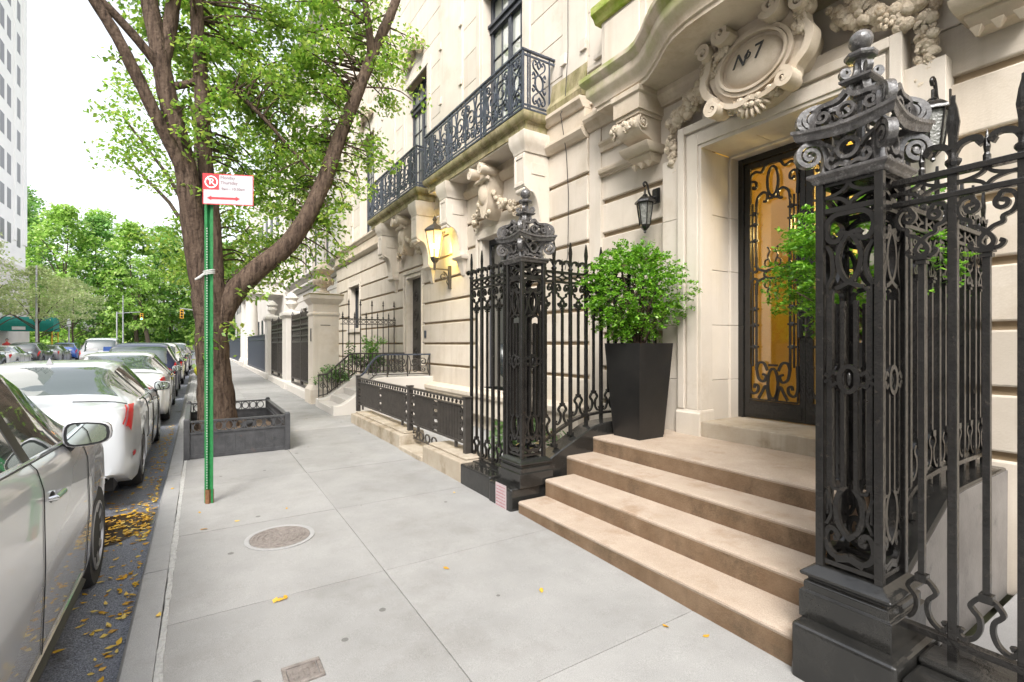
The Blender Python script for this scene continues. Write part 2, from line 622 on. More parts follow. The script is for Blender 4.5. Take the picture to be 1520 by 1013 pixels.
M['doorglass'] = mat('amber lit door glass', (.30, .175, .03), (.46, .31, .09), .08, 1.1, 5, spec=.8, emis=((.95, .46, .03), .03), c3=(.13, .062, .012), c3s=1.3, c3t=(.48, .58), stretch=(1, 4.2, .30))
g_ = M['doorglass']
nt_ = g_.node_tree
tr_ = nt_.nodes.new("ShaderNodeBsdfTransparent")
tr_.inputs[0].default_value = (.93, .88, .76, 1)
gl_ = nt_.nodes.new("ShaderNodeBsdfGlossy")
gl_.inputs['Roughness'].default_value = .03
ms_ = nt_.nodes.new("ShaderNodeMixShader")
ms_.inputs[0].default_value = .16
nt_.links.new(tr_.outputs[0], ms_.inputs[1])
nt_.links.new(gl_.outputs[0], ms_.inputs[2])
nt_.links.new(ms_.outputs[0], nt_.nodes["Material Output"].inputs[0])
M['pane'] = mat('window glass', (.20, .22, .19), (.42, .42, .36), .05, .7, 3, spec=1.0, coat=1.0)
M['pane_dark'] = glassmat('dark glass', (.03, .035, .03))
M['winframe'] = mat('dark window frame', (.03, .034, .045), rough=.4)
M['silver'] = mat('silver car paint', (.64, .64, .66), rough=.26, metal=.22, coat=1.0)
M['whitepaint'] = mat('white car paint', (.62, .64, .66), rough=.3, metal=.1, coat=1.0)
M['whitepaint2'] = mat('warm white car paint', (.68, .68, .66), rough=.35, coat=1.0)
M['darkpaint'] = mat('dark blue car paint', (.008, .016, .055), rough=.4, metal=.2, coat=.35)
M['greypaint'] = mat('grey car paint', (.30, .29, .30), rough=.3, metal=.5, coat=1.0)
M['blackpaint'] = mat('black car paint', (.015, .016, .018), rough=.3, coat=1.0)
M['bluepaint'] = mat('bright blue car paint', (.03, .10, .38), rough=.3, metal=.3, coat=1.0)
M['greencar'] = mat('dark green car paint', (.03, .06, .04), rough=.3, metal=.3, coat=1.0)
M['carglass'] = mat('car window glass', (.045, .065, .06), rough=.02, spec=1.0, coat=1.0)
M['trim'] = mat('black car trim', (.016, .016, .017), rough=.5)
M['chrome'] = mat('chrome', (.72, .72, .74), rough=.12, metal=1.0)
M['rubber'] = mat('tyre rubber', (.018, .018, .018), (.04, .038, .035), .85, 20, 4)
M['alloy'] = mat('alloy wheel', (.34, .33, .33), rough=.35, metal=.8)
M['tail'] = mat('red tail lamp', (.58, .008, .010), rough=.3, spec=.25, coat=.12)
M['seam'] = mat('panel gap', (.008, .008, .008), rough=.8)
M['mirror'] = mat('mirror glass', (.55, .6, .58), rough=.02, metal=1.0)
M['teal'] = mat('green awning canvas', (.008, .20, .155), (.012, .24, .19), .8, 3)
M['whiteletter'] = mat('white lettering', (.8, .8, .78), rough=.6)
M['tower'] = mat('pale tower brick', (.86, .845, .83), (.90, .885, .87), .9, .6, 5)
M['tower_low'] = mat('pale stone base', (.70, .66, .62), (.78, .74, .70), .85, .7, 5)
M['yellow'] = mat('signal yellow', (.72, .36, .02), rough=.5)
M['galv'] = mat('galvanised steel', (.42, .42, .43), rough=.5, metal=.4)
M['greenlit'] = mat('lit green signal', (.02, .7, .4), emis=((.05, 1, .55), 3))
M['parkstone'] = mat('park wall stone', (.20, .18, .16), (.30, .27, .24), .9, 2, 6)
M['ground'] = mat('ground', (.10, .12, .06), (.16, .16, .09), .95, .3, 5)
M['skin'] = mat('skin', (.45, .28, .21), rough=.6)
M['cloth_red'] = mat('red cloth', (.55, .06, .05), rough=.8)
M['hivis'] = mat('yellow green bag', (.62, .60, .04), rough=.6)
M['orange'] = mat('orange cloth', (.70, .30, .09), rough=.7)
M['cable'] = mat('black cable', (.02, .02, .02), rough=.5)
M['int'] = mat('car cabin', (.05, .055, .055), rough=.8)
# ------------------------------------------------------------------ ground, road, kerb, pavement
YS = [-4, -2, -1, 0, .7, 1.33, 2, 3, 4, 5, 6, 7, 8, 9, 10, 12, 14, 17, 20, 25, 30, 40, 50, 65, 82]


def strip(mb, x0, x1, ys, off, wx=0.):
    mb.grid([[(x0, y, g(y)+off), (x1, y, g(y)+off)] for y in ys])


b = MB()
b.grid([[(x, y, g(max(-4, min(y, 82)))-.30) for x in (-900, -60, -11, 0, 12, 60, 900)] for y in (-300, -30, -4, 5, 15, 30, 60, 82, 200, 1200)])
tag(b.build('ground', M['ground']), kind='structure')
b = MB()
strip(b, -10.75, -.30, YS, -.13)
b.add([(-120, 82, g(82)-.126), (120, 82, g(82)-.126), (120, 97, g(82)-.126), (-120, 97, g(82)-.126)], [(0, 1, 2, 3)])
tag(b.build('road', M['asphalt']), kind='structure')
b = MB()
random.seed(2)
pp = [(-.95+.62*math.cos(w)*(1+.18*math.sin(3*w)), 5.72+.55*math.sin(w)*(1+.2*math.cos(2*w))) for w in [k*PI/18 for k in range(36)]]
b.add([(min(x, -.34), y, g(y)-.126) for x, y in pp], [tuple(range(36))])
tag(b.build('puddle', M['puddle']), kind='structure')
# kerb: long concrete stones with open joints
b = MB()
ky = [-4, -1.2, 1.4, 4.22, 7.0, 9.8, 12.6, 15.4, 18.2, 24, 30, 40, 50, 65, 81]
for a, c in zip(ky, ky[1:]):
    n = max(1, int((c-a)/.9))
    ys = [a+.006+(c-a-.012)*i/n for i in range(n+1)]
    for y0, y1 in zip(ys, ys[1:]):
        pass
    rows = []
    for y in ys:
        z = g(y)
        x = -.325+.006*(y-3)
        rows.append([(x-.012, y, z-.30), (x-.006, y, z-.03), (x+.012, y, z-.004), (x+.03, y, z+.001), (x+.145, y, z+.001), (x+.15, y, z-.05)])
    b.grid(rows)
    for e in (rows[0], rows[-1]):
        b.add(e, [tuple(range(6))])
tag(b.build('kerb', M['conc2'], smooth=True), kind='structure')
# bed below the flags, showing in the joints
b = MB()
strip(b, -.30, 2.75, YS, -.035)
tag(b.build('pavement_bed', M['joint']), kind='structure')
random.seed(3)
b = MB()
rows = []
y = -1.0
while y < 24:
    w = .022+.005*math.sin(y*3)+random.uniform(-.003, .004)
    x = -.158+.006*(y-3)+random.uniform(-.003, .003)
    rows.append([(x-w, y, g(y)-.012), (x-w*.7, y, g(y)+.001), (x, y, g(y)+random.uniform(-.002, .004)), (x+w*.7, y, g(y)+.0015), (x+w, y, g(y)-.012)])
    y += .05
b.grid(rows)
tag(b.build('kerb_joint', M['mortar']), kind='structure')
# pavement flags
b = MB()
ys = [-4.0, -1.0, .46, 1.93, 3.41, 4.86, 6.33, 7.8, 9.3, 10.75, 12.2, 13.7, 15.2, 16.7, 18.2, 19.7, 21.2, 24.2, 27.2, 30.2, 36, 42, 48, 54, 60, 66, 72, 81]
for a, c in zip(ys, ys[1:]):
    for x0, x1 in ((-.145, 1.118), (1.118, 2.75)):
        gx = .0016+random.uniform(0, .001)
        n = 6
        rows = []
        dz = random.uniform(-.0025, .0025)
        for i in range(n+1):
            y = a+gx+(c-a-2*gx)*i/n
            xa0, xa1 = x0+gx, x1-gx
            if x0 < 0:
                xa0 = -.145+.006*(y-3)
            e = .002 if i in (0, n) else 0
            z = g(y)+dz
            rows.append([(xa0, y, z-.05), (xa0, y, z-.002-e), (xa0+.004, y, z-e), (xa1-.004, y, z-e), (xa1, y, z-.002-e), (xa1, y, z-.05)])
        b.grid(rows)
        for r_ in (rows[0], rows[-1]):
            b.add(r_, [tuple(range(6))])
tag(b.build('sidewalk', M['conc']), kind='structure')
# areaway floor beside the steps (right) and opposite pavement
b = MB()
b.add([(2.75, -4, -.02), (4.9, -4, -.02), (4.9, .93, -.02), (2.75, .93, -.02)], [(0, 1, 2, 3)])
b.add([(2.75, 4.2, .0), (4.9, 4.2, .0), (4.9, 11, .0), (2.75, 11, .0)], [(0, 1, 2, 3)])
tag(b.build('areaway_paving', M['conc2']), kind='structure')
b = MB()
for y0, y1 in zip(YS, YS[1:]):
    b.add([(-10.75, y0, g(y0)-.2), (-10.75, y1, g(y1)-.2), (-10.75, y1, g(y1)), (-10.75, y0, g(y0)), (-16, y0, g(y0)), (-16, y1, g(y1))], [(0, 1, 2, 3), (3, 2, 5, 4)])
b.add([(-120, 97, g(82)-.13), (120, 97, g(82)-.13), (120, 97, g(82)), (-120, 97, g(82)), (-120, 104, g(82)), (120, 104, g(82))], [(0, 1, 2, 3), (3, 2, 5, 4)])
tag(b.build('opposite_pavement', M['conc2']), kind='structure')

# manhole cover, small box lid
t = thing('manhole_cover', 'round cast iron cover with ringed pattern set in the pavement', 'manhole cover', (.575, 4.41, g(4.41)))
sl = (g(4.9)-g(4.4))/.5
b = MB()
b.lathe([(.30, -.01), (.305, .004), (.285, .007), (.265, .004), (.262, -.004)], (0, 0, 0), 40)
b.v = [(.575+x*.86, 4.41+y*.86, g(4.41)+z+sl*y+.002) for x, y, z in b.v]
b.build('rim', M['conc2'], t, True)
b = MB()
b.lathe([(.26, -.006), (.26, .004), (.235, .005), (.232, .001), (.215, .001), (.212, .005), (.195, .005), (.192, .001), (.17, .001), (.168, .005), (.15, .005), (.147, .001), (.001, .001)], (0, 0, 0), 40)
for r in (.03, .06, .09, .12):
    for k in range(int(r*90)+3):
        w = 2*PI*k/(int(r*90)+3)
        b.frustum((-.010+r*math.cos(w), .010+r*math.cos(w), -.010+r*math.sin(w), .010+r*math.sin(w), 0), (-.007+r*math.cos(w), .007+r*math.cos(w), -.007+r*math.sin(w), .007+r*math.sin(w), .005))
b.v = [(.575+x*.86, 4.41+y*.86, g(4.41)+z+sl*y+.002) for x, y, z in b.v]
b.build('lid', M['cast'], t, True)
t = thing('valve_box_lid', 'small rectangular iron lid sunk in the pavement near the camera', 'access lid', (.44, 2.60, g(2.60)))
z = g(2.60)
b = MB()
for x0, x1, y0, y1 in ((.35, .53, 2.51, 2.53), (.35, .53, 2.65, 2.67), (.35, .37, 2.53, 2.65), (.51, .53, 2.53, 2.65)):
    b.box(x0, x1, y0, y1, z-.02, z+.009)
b.build('frame', M['cast'], t, bevel=.004)
b = MB()
b.box(.373, .507, 2.533, 2.647, z-.02, z+.003)
for i in range(5):
    b.box(.385+i*.024, .395+i*.024, 2.55, 2.63, z+.003, z+.007)
b.build('lid', M['cast'], t, bevel=.002)

# ------------------------------------------------------------------ fallen leaves
random.seed(11)
b = MB()


def leaf_at(b, x, y, z, s, ang, tilt=.3):
    c, sn = math.cos(ang), math.sin(ang)
    pts = [(-1, 0, random.uniform(0, tilt)), (-.3, -.42, 0), (.35, -.36, random.uniform(0, tilt)), (1, 0, random.uniform(0, tilt)), (.35, .36, 0), (-.3, .42, random.uniform(0, tilt))]
    b.add([(x+s*(px*c-py*sn), y+s*(px*sn+py*c), z+.004+s*pz) for px, py, pz in pts], [(0, 1, 2, 3, 4, 5)])


for i in range(620):
    if i < 380:
        x, y = random.uniform(-1.2, -.36), random.gauss(5.75, .40)
    else:
        x, y = -.38-abs(random.gauss(0, .22)), random.uniform(1.6, 11)
    leaf_at(b, x, y, g(y)-.13+random.choice([0, .004, .01]), random.uniform(.016, .034), random.uniform(0, 6.3))
for i in range(230):
    x, y = -.36-abs(random.gauss(0, .07)), random.uniform(1.8, 12)
    leaf_at(b, x, y, g(y)-.126, random.uniform(.014, .032), random.uniform(0, 6.3), .5)
for x, y in ((.05, 4.92), (.3, 4.98), (-.19, 3.55), (.44, 3.36), (.47, 3.38), (.41, 3.37), (2.28, 1.9), (2.40, 1.72), (1.5, 3.2), (.72, 5.1), (2.3, 4.7), (.02, 5.4), (-.22, 6.4), (1.9, 2.6)):
    leaf_at(b, x, y, g(y), random.uniform(.02, .035), random.uniform(0, 6.3))
tag(b.build('fallen_leaves', M['fallen']), kind='stuff')

# ------------------------------------------------------------------ brown steps of No 7
t = thing('entrance_steps', 'four broad brown sandstone steps climbing to the arched house door', 'steps', (3.2, 2.6, 0))
R_ = .163
ED = [(2.552, 1.33, 3.86), (2.868, 1.41, 3.86), (3.226, 1.50, 3.97), (3.592, 1.50, 4.03)]
for i, (x, y0, y1) in enumerate(ED):
    xe = ED[i+1][0]+.01 if i < 3 else 4.72
    z = R_*(i+1)
    st = MB()
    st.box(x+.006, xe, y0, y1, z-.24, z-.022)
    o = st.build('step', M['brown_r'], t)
    tr = MB()
    random.seed(40+i)
    # tread sheet with a slightly worn nosing
    n = 24
    rows = []
    for k in range(n+1):
        y = y0+(y1-y0)*k/n
        d = random.uniform(0, .006)
        rows.append([(x+.006, y, z-.03), (x+d*.6, y, z-.016), (x+.003+d, y, z-.005), (x+.012+d, y, z-.001), (x+.04, y, z), (xe, y, z)])
    tr.grid(rows)
    for e in (rows[0], rows[-1]):
        tr.add(e+[(xe, e[0][1], z-.03)], [(0, 1, 2, 3, 4, 5, 6)])
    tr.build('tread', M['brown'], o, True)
b = MB()
b.box(4.585, 5.36, 1.846, 3.354, .640, .815)
ds = b.build('doorstep', M['step_pale'], t, bevel=.012)
# ------------------------------------------------------------------ house helpers


def courses(mb, mg, X, segs, joints, gap=.045, dep=.04, back=.45, vj=None):
    """ashlar wall facing -X: blocks between the joint heights, recessed strip behind"""
    for (y0, y1, z0, z1) in segs:
        zs = [z0]+[z for z in joints if z0+.03 < z < z1-.03]+[z1]
        for k, (a, c) in enumerate(zip(zs, zs[1:])):
            aa = a+(gap/2 if k else 0)
            cc = c-(gap/2 if k < len(zs)-2 else 0)
            ycuts = [y0, y1]
            if vj:
                off = vj*.5*(k % 2)
                n = 0
                ycuts = [y0]
                yy = y0+vj*.5+off
                while yy < y1-.25:
                    ycuts.append(yy)
                    yy += vj
                ycuts.append(y1)
            for q, (ya, yb) in enumerate(zip(ycuts, ycuts[1:])):
                e0 = .002 if q else 0
                e1 = .002 if q < len(ycuts)-2 else 0
                mb.box(X, X+dep+.02, ya+e0, yb-e1, aa, cc)
        mg.box(X+dep, X+back, y0, y1, z0, z1)


def fruit(mb, pts, n, spread, r0, r1, seed, flat=.75):
    """carved swag: fruit, leaves and blossoms heaped along a path (world points)"""
    rnd = random.Random(seed)
    for i in range(n):
        t = rnd.random()*(len(pts)-1)
        k = min(int(t), len(pts)-2)
        p = Vector(pts[k]).lerp(Vector(pts[k+1]), t-k)
        p += Vector((rnd.uniform(-.6, .4), rnd.uniform(-1, 1), rnd.uniform(-1, 1)))*spread
        r = rnd.uniform(r0, r1)
        kind = rnd.random()
        R3 = Matrix.Rotation(rnd.uniform(0, 6.3), 3, 'X') @ Matrix.Rotation(rnd.uniform(-.5, .5), 3, 'Z')
        if kind < .42:
            mb.ball(p, (r*flat, r, r*.95), 9, 6)
        elif kind < .62:
            for k in range(6):
                w = k*PI/3
                mb.ball(p+R3 @ Vector((0, math.cos(w)*r*.7, math.sin(w)*r*.7)), (r*.4, r*.42, r*.42), 6, 5)
            mb.ball(p+Vector((-r*.25, 0, 0)), r*.35, 6, 5)
        else:
            # curled leaf
            L = r*2.0
            rows = []
            for a in range(6):
                s_ = a/5
                w = math.sin(PI*min(1, s_*.9+.1))*r*.75
                rows.append([p+R3 @ Vector((-.5*r*math.sin(s_*2.6)+.2*r*abs(q), q*w, (s_-.5)*L)) for q in (-1, -.5, 0, .5, 1)])
            mb.grid(rows)
            rows2 = [[Vector(v)+Vector((.03, 0, 0)) for v in r_] for r_ in rows]
            mb.grid(rows2)
    return mb


def volute3(mb, c, r, turns, a0, w, dep, x, flip=1):
    """carved stone volute in the plane X = x (c = (y,z)), standing dep proud towards the street"""
    p = vol(0, 0, r, r*.22, a0, turns)
    ws = [w*(1-.55*i/(len(p)-1)) for i in range(len(p))]
    mb.rib([(flip*a, q) for a, q in p], ws, dep, (x-dep/2, c[0], c[1]), (0, -1, 0), (0, 0, 1))
    mb.ball((x-dep*.5, c[0], c[1]), (dep*.62, r*.27, r*.27), 10, 6)
    mb.ball((x+.02, c[0], c[1]), (dep*.62, r*.93, r*.93), 14, 8)


# ------------------------------------------------------------------ house No 7
hA = thing('stone_townhouse', 'cream limestone house numbered 7 with a bowed balcony over its carved doorway', 'house', (4.75, 2.6, 0))
ZJ = [.86, 1.32, 1.78, 2.24, 2.70, 3.16, 3.62]
b, bg_ = MB(), MB()
courses(b, bg_, 4.75, [(3.60, 5.29, -.1, 4.02), (-3.0, 1.60, -.1, 4.02)], ZJ, gap=.062, dep=.045, vj=1.45)
wa = b.build('wall', M['lime'], hA, bevel=.014)
bg_.build('wall_joint', M['groove'], wa)
b = MB()
b.box(4.715, 4.80, 5.055, 5.29, -.1, 4.66)
b.box(4.735, 4.80, -3, 5.055, 4.02, 4.70)       # frieze
b.box(4.76, 5.2, -3, 5.29, 4.70, 12)            # upper wall
b.box(7.0, 7.2, -3, 5.29, -.1, 4.69)           # back of the entrance hall
b.box(4.86, 7.0, -3, 5.25, 4.35, 4.69)
b.box(5.22, 7.0, 4.15, 4.25, -.1, 4.35)
b.box(5.22, 7.0, .95, 1.05, -.1, 4.35)
b.box(5.41, 7.0, 1.05, 4.15, .60, .80)
b.box(4.72, 4.78, 4.80, 5.29, 5.07, 12)
b.build('frieze', M['lime_clean'], hA, bevel=.008)
b = MB()
for (y0, y1) in ((4.40, 5.05), (-1.5, .80)):
    b.prof_y([(4.80, 3.955), (4.70, 3.955), (4.70, 3.975), (4.665, 3.995), (4.655, 4.03), (4.655, 4.055), (4.80, 4.07)], y0, y1)
b.prof_y([(4.80, 4.655), (4.69, 4.655), (4.66, 4.70), (4.60, 4.76), (4.58, 4.80), (4.58, 4.86), (4.80, 4.88)], 4.72, 5.285)
b.prof_y([(4.80, 4.30), (4.70, 4.30), (4.69, 4.36), (4.66, 4.40), (4.66, 4.43), (4.80, 4.44)], 4.44, 5.05)
b.build('string_course', M['lime_warm'], hA, bevel=.004)
# door surround: two-step architrave, plinth blocks, deep reveal
b = MB()
Y0, Y1 = 1.84, 3.36
for s in (1, -1):
    ya = (lambda d: 2.6+s*d)
    for (d0, d1, x) in ((.76, .80, 4.60), (.80, .935, 4.585), (.935, .965, 4.61), (.965, 1.05, 4.572)):
        a, c = sorted((ya(d0), ya(d1)))
        zt = 3.78+(d1-.76)
        b.box(x, 4.80, a, c, .93, zt)
    a, c = sorted((ya(.75), ya(1.065)))
    b.stack([(4.56, 4.82, a, c, .64), (4.56, 4.82, a, c, .89), (4.575, 4.82, a, c, .905), (4.585, 4.82, a+.004, c-.004, .93)])
for (d0, d1, x) in ((.76, .80, 4.60), (.80, .935, 4.585), (.935, .965, 4.61), (.965, 1.05, 4.572)):
    b.box(x+.001, 4.80, 2.6-d0, 2.6+d0, 3.78+(d0-.76), 3.78+(d1-.76))
sur = b.build('door_surround', M['lime_clean'], hA, bevel=.006)
b = MB()
for s in (1, -1):
    zz = [.64, 1.25, 1.86, 2.47, 3.08, 3.78]
    for a, c in zip(zz, zz[1:]):
        for (d, x0, x1) in ((.762, 4.62, 5.10), (.735, 5.103, 5.40)):
            p, q = sorted((2.6+s*d, 2.6+s*1.3))
            b.box(x0, x1, p, q, a+.002, c-.002)
for a, c in ((1.84, 2.34), (2.344, 2.85), (2.854, 3.36)):
    b.box(4.62, 5.10, a, c, 3.782, 4.2)
    b.box(5.103, 5.40, a, c, 3.76, 4.2)
b.build('door_reveal', M['lime_clean'], hA, bevel=.005)
# hall behind the door: amber walls, a pale curtain, a lit globe
b = MB()
b.box(6.55, 6.6, 1.06, 4.14, .81, 4.34)
b.box(5.41, 6.55, 4.08, 4.14, .81, 4.34)
b.box(5.41, 6.55, 1.06, 1.12, .81, 4.34)
b.box(5.41, 6.55, 1.12, 4.08, 4.28, 4.34)
b.box(6.2, 6.55, 2.52, 2.80, .81, 4.28)
hall = b.build('hall_wall', M['hall'], hA)
b = MB()
for y0_, y1_ in ((2.82, 3.08), (1.9, 2.2)):
    b.grid([[(6.1+.02*math.sin(q*1.9), y0_+(y1_-y0_)*q/16, z) for q in range(17)] for z in (.82, 4.0)])
b.build('curtain', M['curtain'], hall, True, ang=180)
b = MB()
b.ball((5.95, 2.45, 3.95), .10, 12, 8)
b.build('hall_lamp', M['lampglobe'], hall, True)
hl = bpy.data.lights.new('hall_light', 'POINT')
hl.energy = 13
hl.color = (1, .82, .45)
hl.shadow_soft_size = .12
ho = bpy.data.objects.new('hall_light', hl)
COL.objects.link(ho)
ho.location = (5.8, 2.6, 3.0)
ho.parent = hall
# double door
b = MB()
dx = 5.27
b.box(dx-.03, dx+.06, 3.27, 3.336, .815, 3.76)
b.box(dx-.03, dx+.06, 1.864, 1.93, .815, 3.76)
b.box(dx-.03, dx+.06, 1.93, 3.27, 3.69, 3.76)
fr = b.build('door_frame', M['iron'], hA, bevel=.006)
for s in (1, -1):
    yc = 2.6+s*.335
    b = MB()
    b.box(dx-.012, dx+.04, yc-.333, yc-.27, .825, 3.685)
    b.box(dx-.012, dx+.04, yc+.27, yc+.333, .825, 3.685)
    b.box(dx-.012, dx+.04, yc-.27, yc+.27, .825, 1.02)
    b.box(dx-.012, dx+.04, yc-.27, yc+.27, 3.62, 3.685)
    b.box(dx-.024, dx-.012, yc-.30, yc+.30, .86, .985)
    b.box(dx-.03, dx-.012, yc-.02, yc+.02, .90, .92)
    leaf = b.build('door_leaf', M['iron'], hA, bevel=.004)
    b = MB()
    b.box(dx+.012, dx+.02, yc-.271, yc+.271, 1.019, 3.621)
    b.build('glass_pane', M['doorglass'], leaf)
    b = MB()
    O = (dx-.02, yc, 0)
    U, V = (0, -1, 0), (0, 0, 1)
    k = .025

    def R(p, w=k, closed=False):
        b.rib(p, w, .02, O, U, V, closed)
    for sx in (1, -1):
        m_ = (lambda p: [(sx*x, y) for x, y in p])
        R(m_([(.185, 1.40), (.185, 2.20)]), .019)
        R(m_([(.185, 2.62), (.185, 3.20)]), .019)
        R(m_([(.225, 1.40), (.225, 3.22)]), .014)
        R(m_(cr([(.185, 3.18), (.17, 3.27), (.11, 3.32), (.06, 3.29), (.07, 3.22), (.105, 3.22)])))
        R(m_(cr([(.258, 3.22), (.262, 3.40), (.235, 3.47), (.19, 3.45), (.185, 3.40), (.215, 3.385), (.225, 3.415)])))
        R(m_(cr([(.262, 3.44), (.255, 3.52), (.20, 3.57), (.13, 3.55), (.09, 3.60), (.05, 3.62)])))
        R(m_(cr([(.185, 2.62), (.175, 2.50), (.11, 2.46), (.07, 2.45)])))
        R(m_(cr([(.185, 2.20), (.175, 2.33), (.11, 2.37), (.07, 2.38)])))
        R(m_(cr([(.258, 2.58), (.25, 2.49), (.20, 2.45), (.17, 2.49), (.20, 2.52)])))
        R(m_(cr([(.258, 2.26), (.25, 2.35), (.20, 2.38), (.17, 2.34), (.20, 2.31)])))
        R(m_(cr([(.05, 2.58), (.085, 2.56), (.08, 2.51), (.035, 2.50), (.03, 2.55), (.055, 2.61), (.035, 2.67), (.06, 2.71)])), .013)
        R(m_(cr([(.05, 2.26), (.085, 2.28), (.08, 2.33), (.035, 2.34), (.03, 2.29), (.055, 2.23), (.035, 2.17), (.06, 2.13)])), .013)
        R(m_(cr([(.185, 1.40), (.16, 1.27), (.10, 1.24), (.075, 1.30), (.115, 1.32)])))
        R(m_(cr([(.06, 1.36), (.10, 1.44), (.16, 1.44), (.185, 1.36)])))
        R(m_(cr([(.258, 1.42), (.262, 1.18), (.23, 1.10), (.175, 1.12), (.165, 1.18), (.20, 1.20), (.21, 1.16)])))
        R(m_(cr([(.16, 1.05), (.12, 1.12), (.08, 1.19), (.05, 1.10), (.04, 1.03)])))
        for z in (1.62, 1.86, 2.04, 2.80, 2.98, 3.1):
            R(m_([(.16, z), (.262, z)]), .02)
            b.ball((dx-.03, yc-sx*.205, z), (.012, .026, .026), 8, 5)
        R(m_([(.262, 1.03), (.262, 3.6)]), .014)
    R(ell(0, 3.42, .06, .16), closed=True)
    R(ell(0, 2.415, .095, .05), closed=True)
    R(ell(0, 1.22, .055, .165), closed=True)
    for z in (3.24, 1.42):
        R([(-.05, z), (.05, z)], .022)
    R([(-.262, 1.035), (.262, 1.035)], .016)
    b.build('scrollwork', M['iron'], leaf)
    b = MB()
    b.tube([(dx-.03, yc-s*.30, 1.72), (dx-.075, yc-s*.30, 1.72), (dx-.075, yc-s*.30, 1.98), (dx-.03, yc-s*.30, 1.98)], .011)
    b.build('handle', M['iron'], leaf)
# bowed balcony slab over the door
half = [(4.74, 4.36), (4.35, 4.355), (4.02, 4.35), (3.86, 4.315), (3.73, 4.25), (3.58, 4.165), (3.45, 4.08), (3.33, 4.01), (3.21, 3.955), (3.02, 3.91), (2.82, 3.895), (2.6, 3.89)]
plan = half+[(5.2-y, x) for y, x in half[-2::-1]]
pl = []
for i in range(len(plan)):
    a, c = plan[max(i-1, 0)], plan[min(i+1, len(plan)-1)]
    ty, tx = c[0]-a[0], c[1]-a[1]
    L = math.hypot(tx, ty)
    pl.append((plan[i][1], plan[i][0], ty/L, -tx/L))   # x, y, outward normal (nx, ny) towards -X
sec = [(0, 4.664), (.0, 4.70), (.022, 4.715), (.022, 4.735), (.05, 4.79), (.095, 4.84), (.105, 4.87), (.105, 4.95), (.14, 4.98), (.17, 5.03), (.17, 5.08)]
b = MB()
rows = [[(4.80, y, 4.664) for x, y, nx, ny in pl]]
for o_, z in sec:
    rows.append([(x+nx*o_, y+(ny*o_ if 0 < i < len(pl)-1 else (o_ if i == 0 else -o_)), z) for i, (x, y, nx, ny) in enumerate(pl)])
rows.append([(4.80, y, 5.09) for x, y, nx, ny in pl])
b.grid(rows)
for side in (0, -1):
    col = [r[side] for r in rows]
    b.add(col, [tuple(range(len(col)))])
hood = b.build('balcony_slab', M['lime_algae'], hA, True, ang=28)
b = MB()
for a, c in ((3.30, 3.975), (1.225, 1.90)):
    b.prof_y([(4.80, 4.49), (4.68, 4.49), (4.67, 4.52), (4.62, 4.57), (4.60, 4.60), (4.60, 4.662), (4.80, 4.662)], a, c)
b.build('bed_moulding', M['lime_warm'], hA, bevel=.003)
# corbels under the slab
for s in (1, -1):
    b = MB()
    yy = (lambda a, c: sorted((2.6+s*a, 2.6+s*c)))
    y0, y1 = yy(1.38, 1.80)
    b.stack([(4.31, 4.79, y0, y1, 4.40), (4.31, 4.79, y0, y1, 4.58), (4.285, 4.79, y0-.02, y1+.02, 4.60), (4.285, 4.79, y0-.02, y1+.02, 4.662)])
    b.box(4.335, 4.79, y0+.02, y1-.02, 4.355, 4.40)
    # scroll body: S profile
    pr = cr([(4.36, 4.355), (4.335, 4.30), (4.345, 4.22), (4.40, 4.155), (4.50, 4.125), (4.58, 4.09), (4.60, 4.05)], 5)
    b.ext(pr+[(4.79, 4.05), (4.79, 4.355)], (0, y0+.04, 0), (1, 0, 0), (0, 0, 1), (0, y1-y0-.08, 0))
    for yb in (y0+.035, y1-.035):
        p = vol(4.42, 4.27, .085, .018, 120, 1.6)
        b.rib(p, .022, .03, (0, yb, 0), (1, 0, 0), (0, 0, 1))
        b.ball((4.42, yb, 4.27), (.03, .028, .03), 8, 5)
    b.stack([(4.50, 4.79, y0+.01, y1-.01, 3.955), (4.48, 4.79, y0, y1, 3.97), (4.44, 4.79, y0-.015, y1+.015, 4.01), (4.42, 4.79, y0-.02, y1+.02, 4.05)])
    b.stack([(4.60, 4.79, y0+.07, y1-.07, 3.86), (4.54, 4.79, y0+.04, y1-.04, 3.93), (4.54, 4.79, y0+.04, y1-.04, 3.956)])
    for k in range(3):
        yk = y0+.10+k*(y1-y0-.20)/2
        b.frustum((4.58, 4.60, yk-.008, yk+.008, 3.80), (4.545, 4.625, yk-.035, yk+.035, 3.86))
    cb = b.build('corbel', M['lime_warm'], hA, True, bevel=.004)
    b = MB()
    fruit(b, [(4.36, y0+.10, 4.30), (4.38, (y0+y1)/2, 4.26), (4.36, y1-.02, 4.30), (4.40, y1+.05, 4.24)], 46, .045, .018, .055, 5+s)
    b.build('acanthus', M['carve'], cb, True)
    # garland hanging beside the architrave and along the frieze
    b = MB()
    ya = 2.6+s*1.17
    fruit(b, [(4.64, ya-s*.02, 4.14), (4.62, ya+s*.02, 4.02), (4.63, ya+s*.0, 3.86), (4.65, ya-s*.01, 3.70), (4.68, ya-s*.01, 3.60)], 70, .050, .016, .050, 21+s)
    fruit(b, [(4.62, ya-s*.02, 4.16), (4.60, 2.6+s*.95, 4.24), (4.57, 2.6+s*.78, 4.33), (4.54, 2.6+s*.62, 4.42)], 120, .075, .024, .070, 31+s)
    b.build('fruit_garland', M['carve'], hA, True)
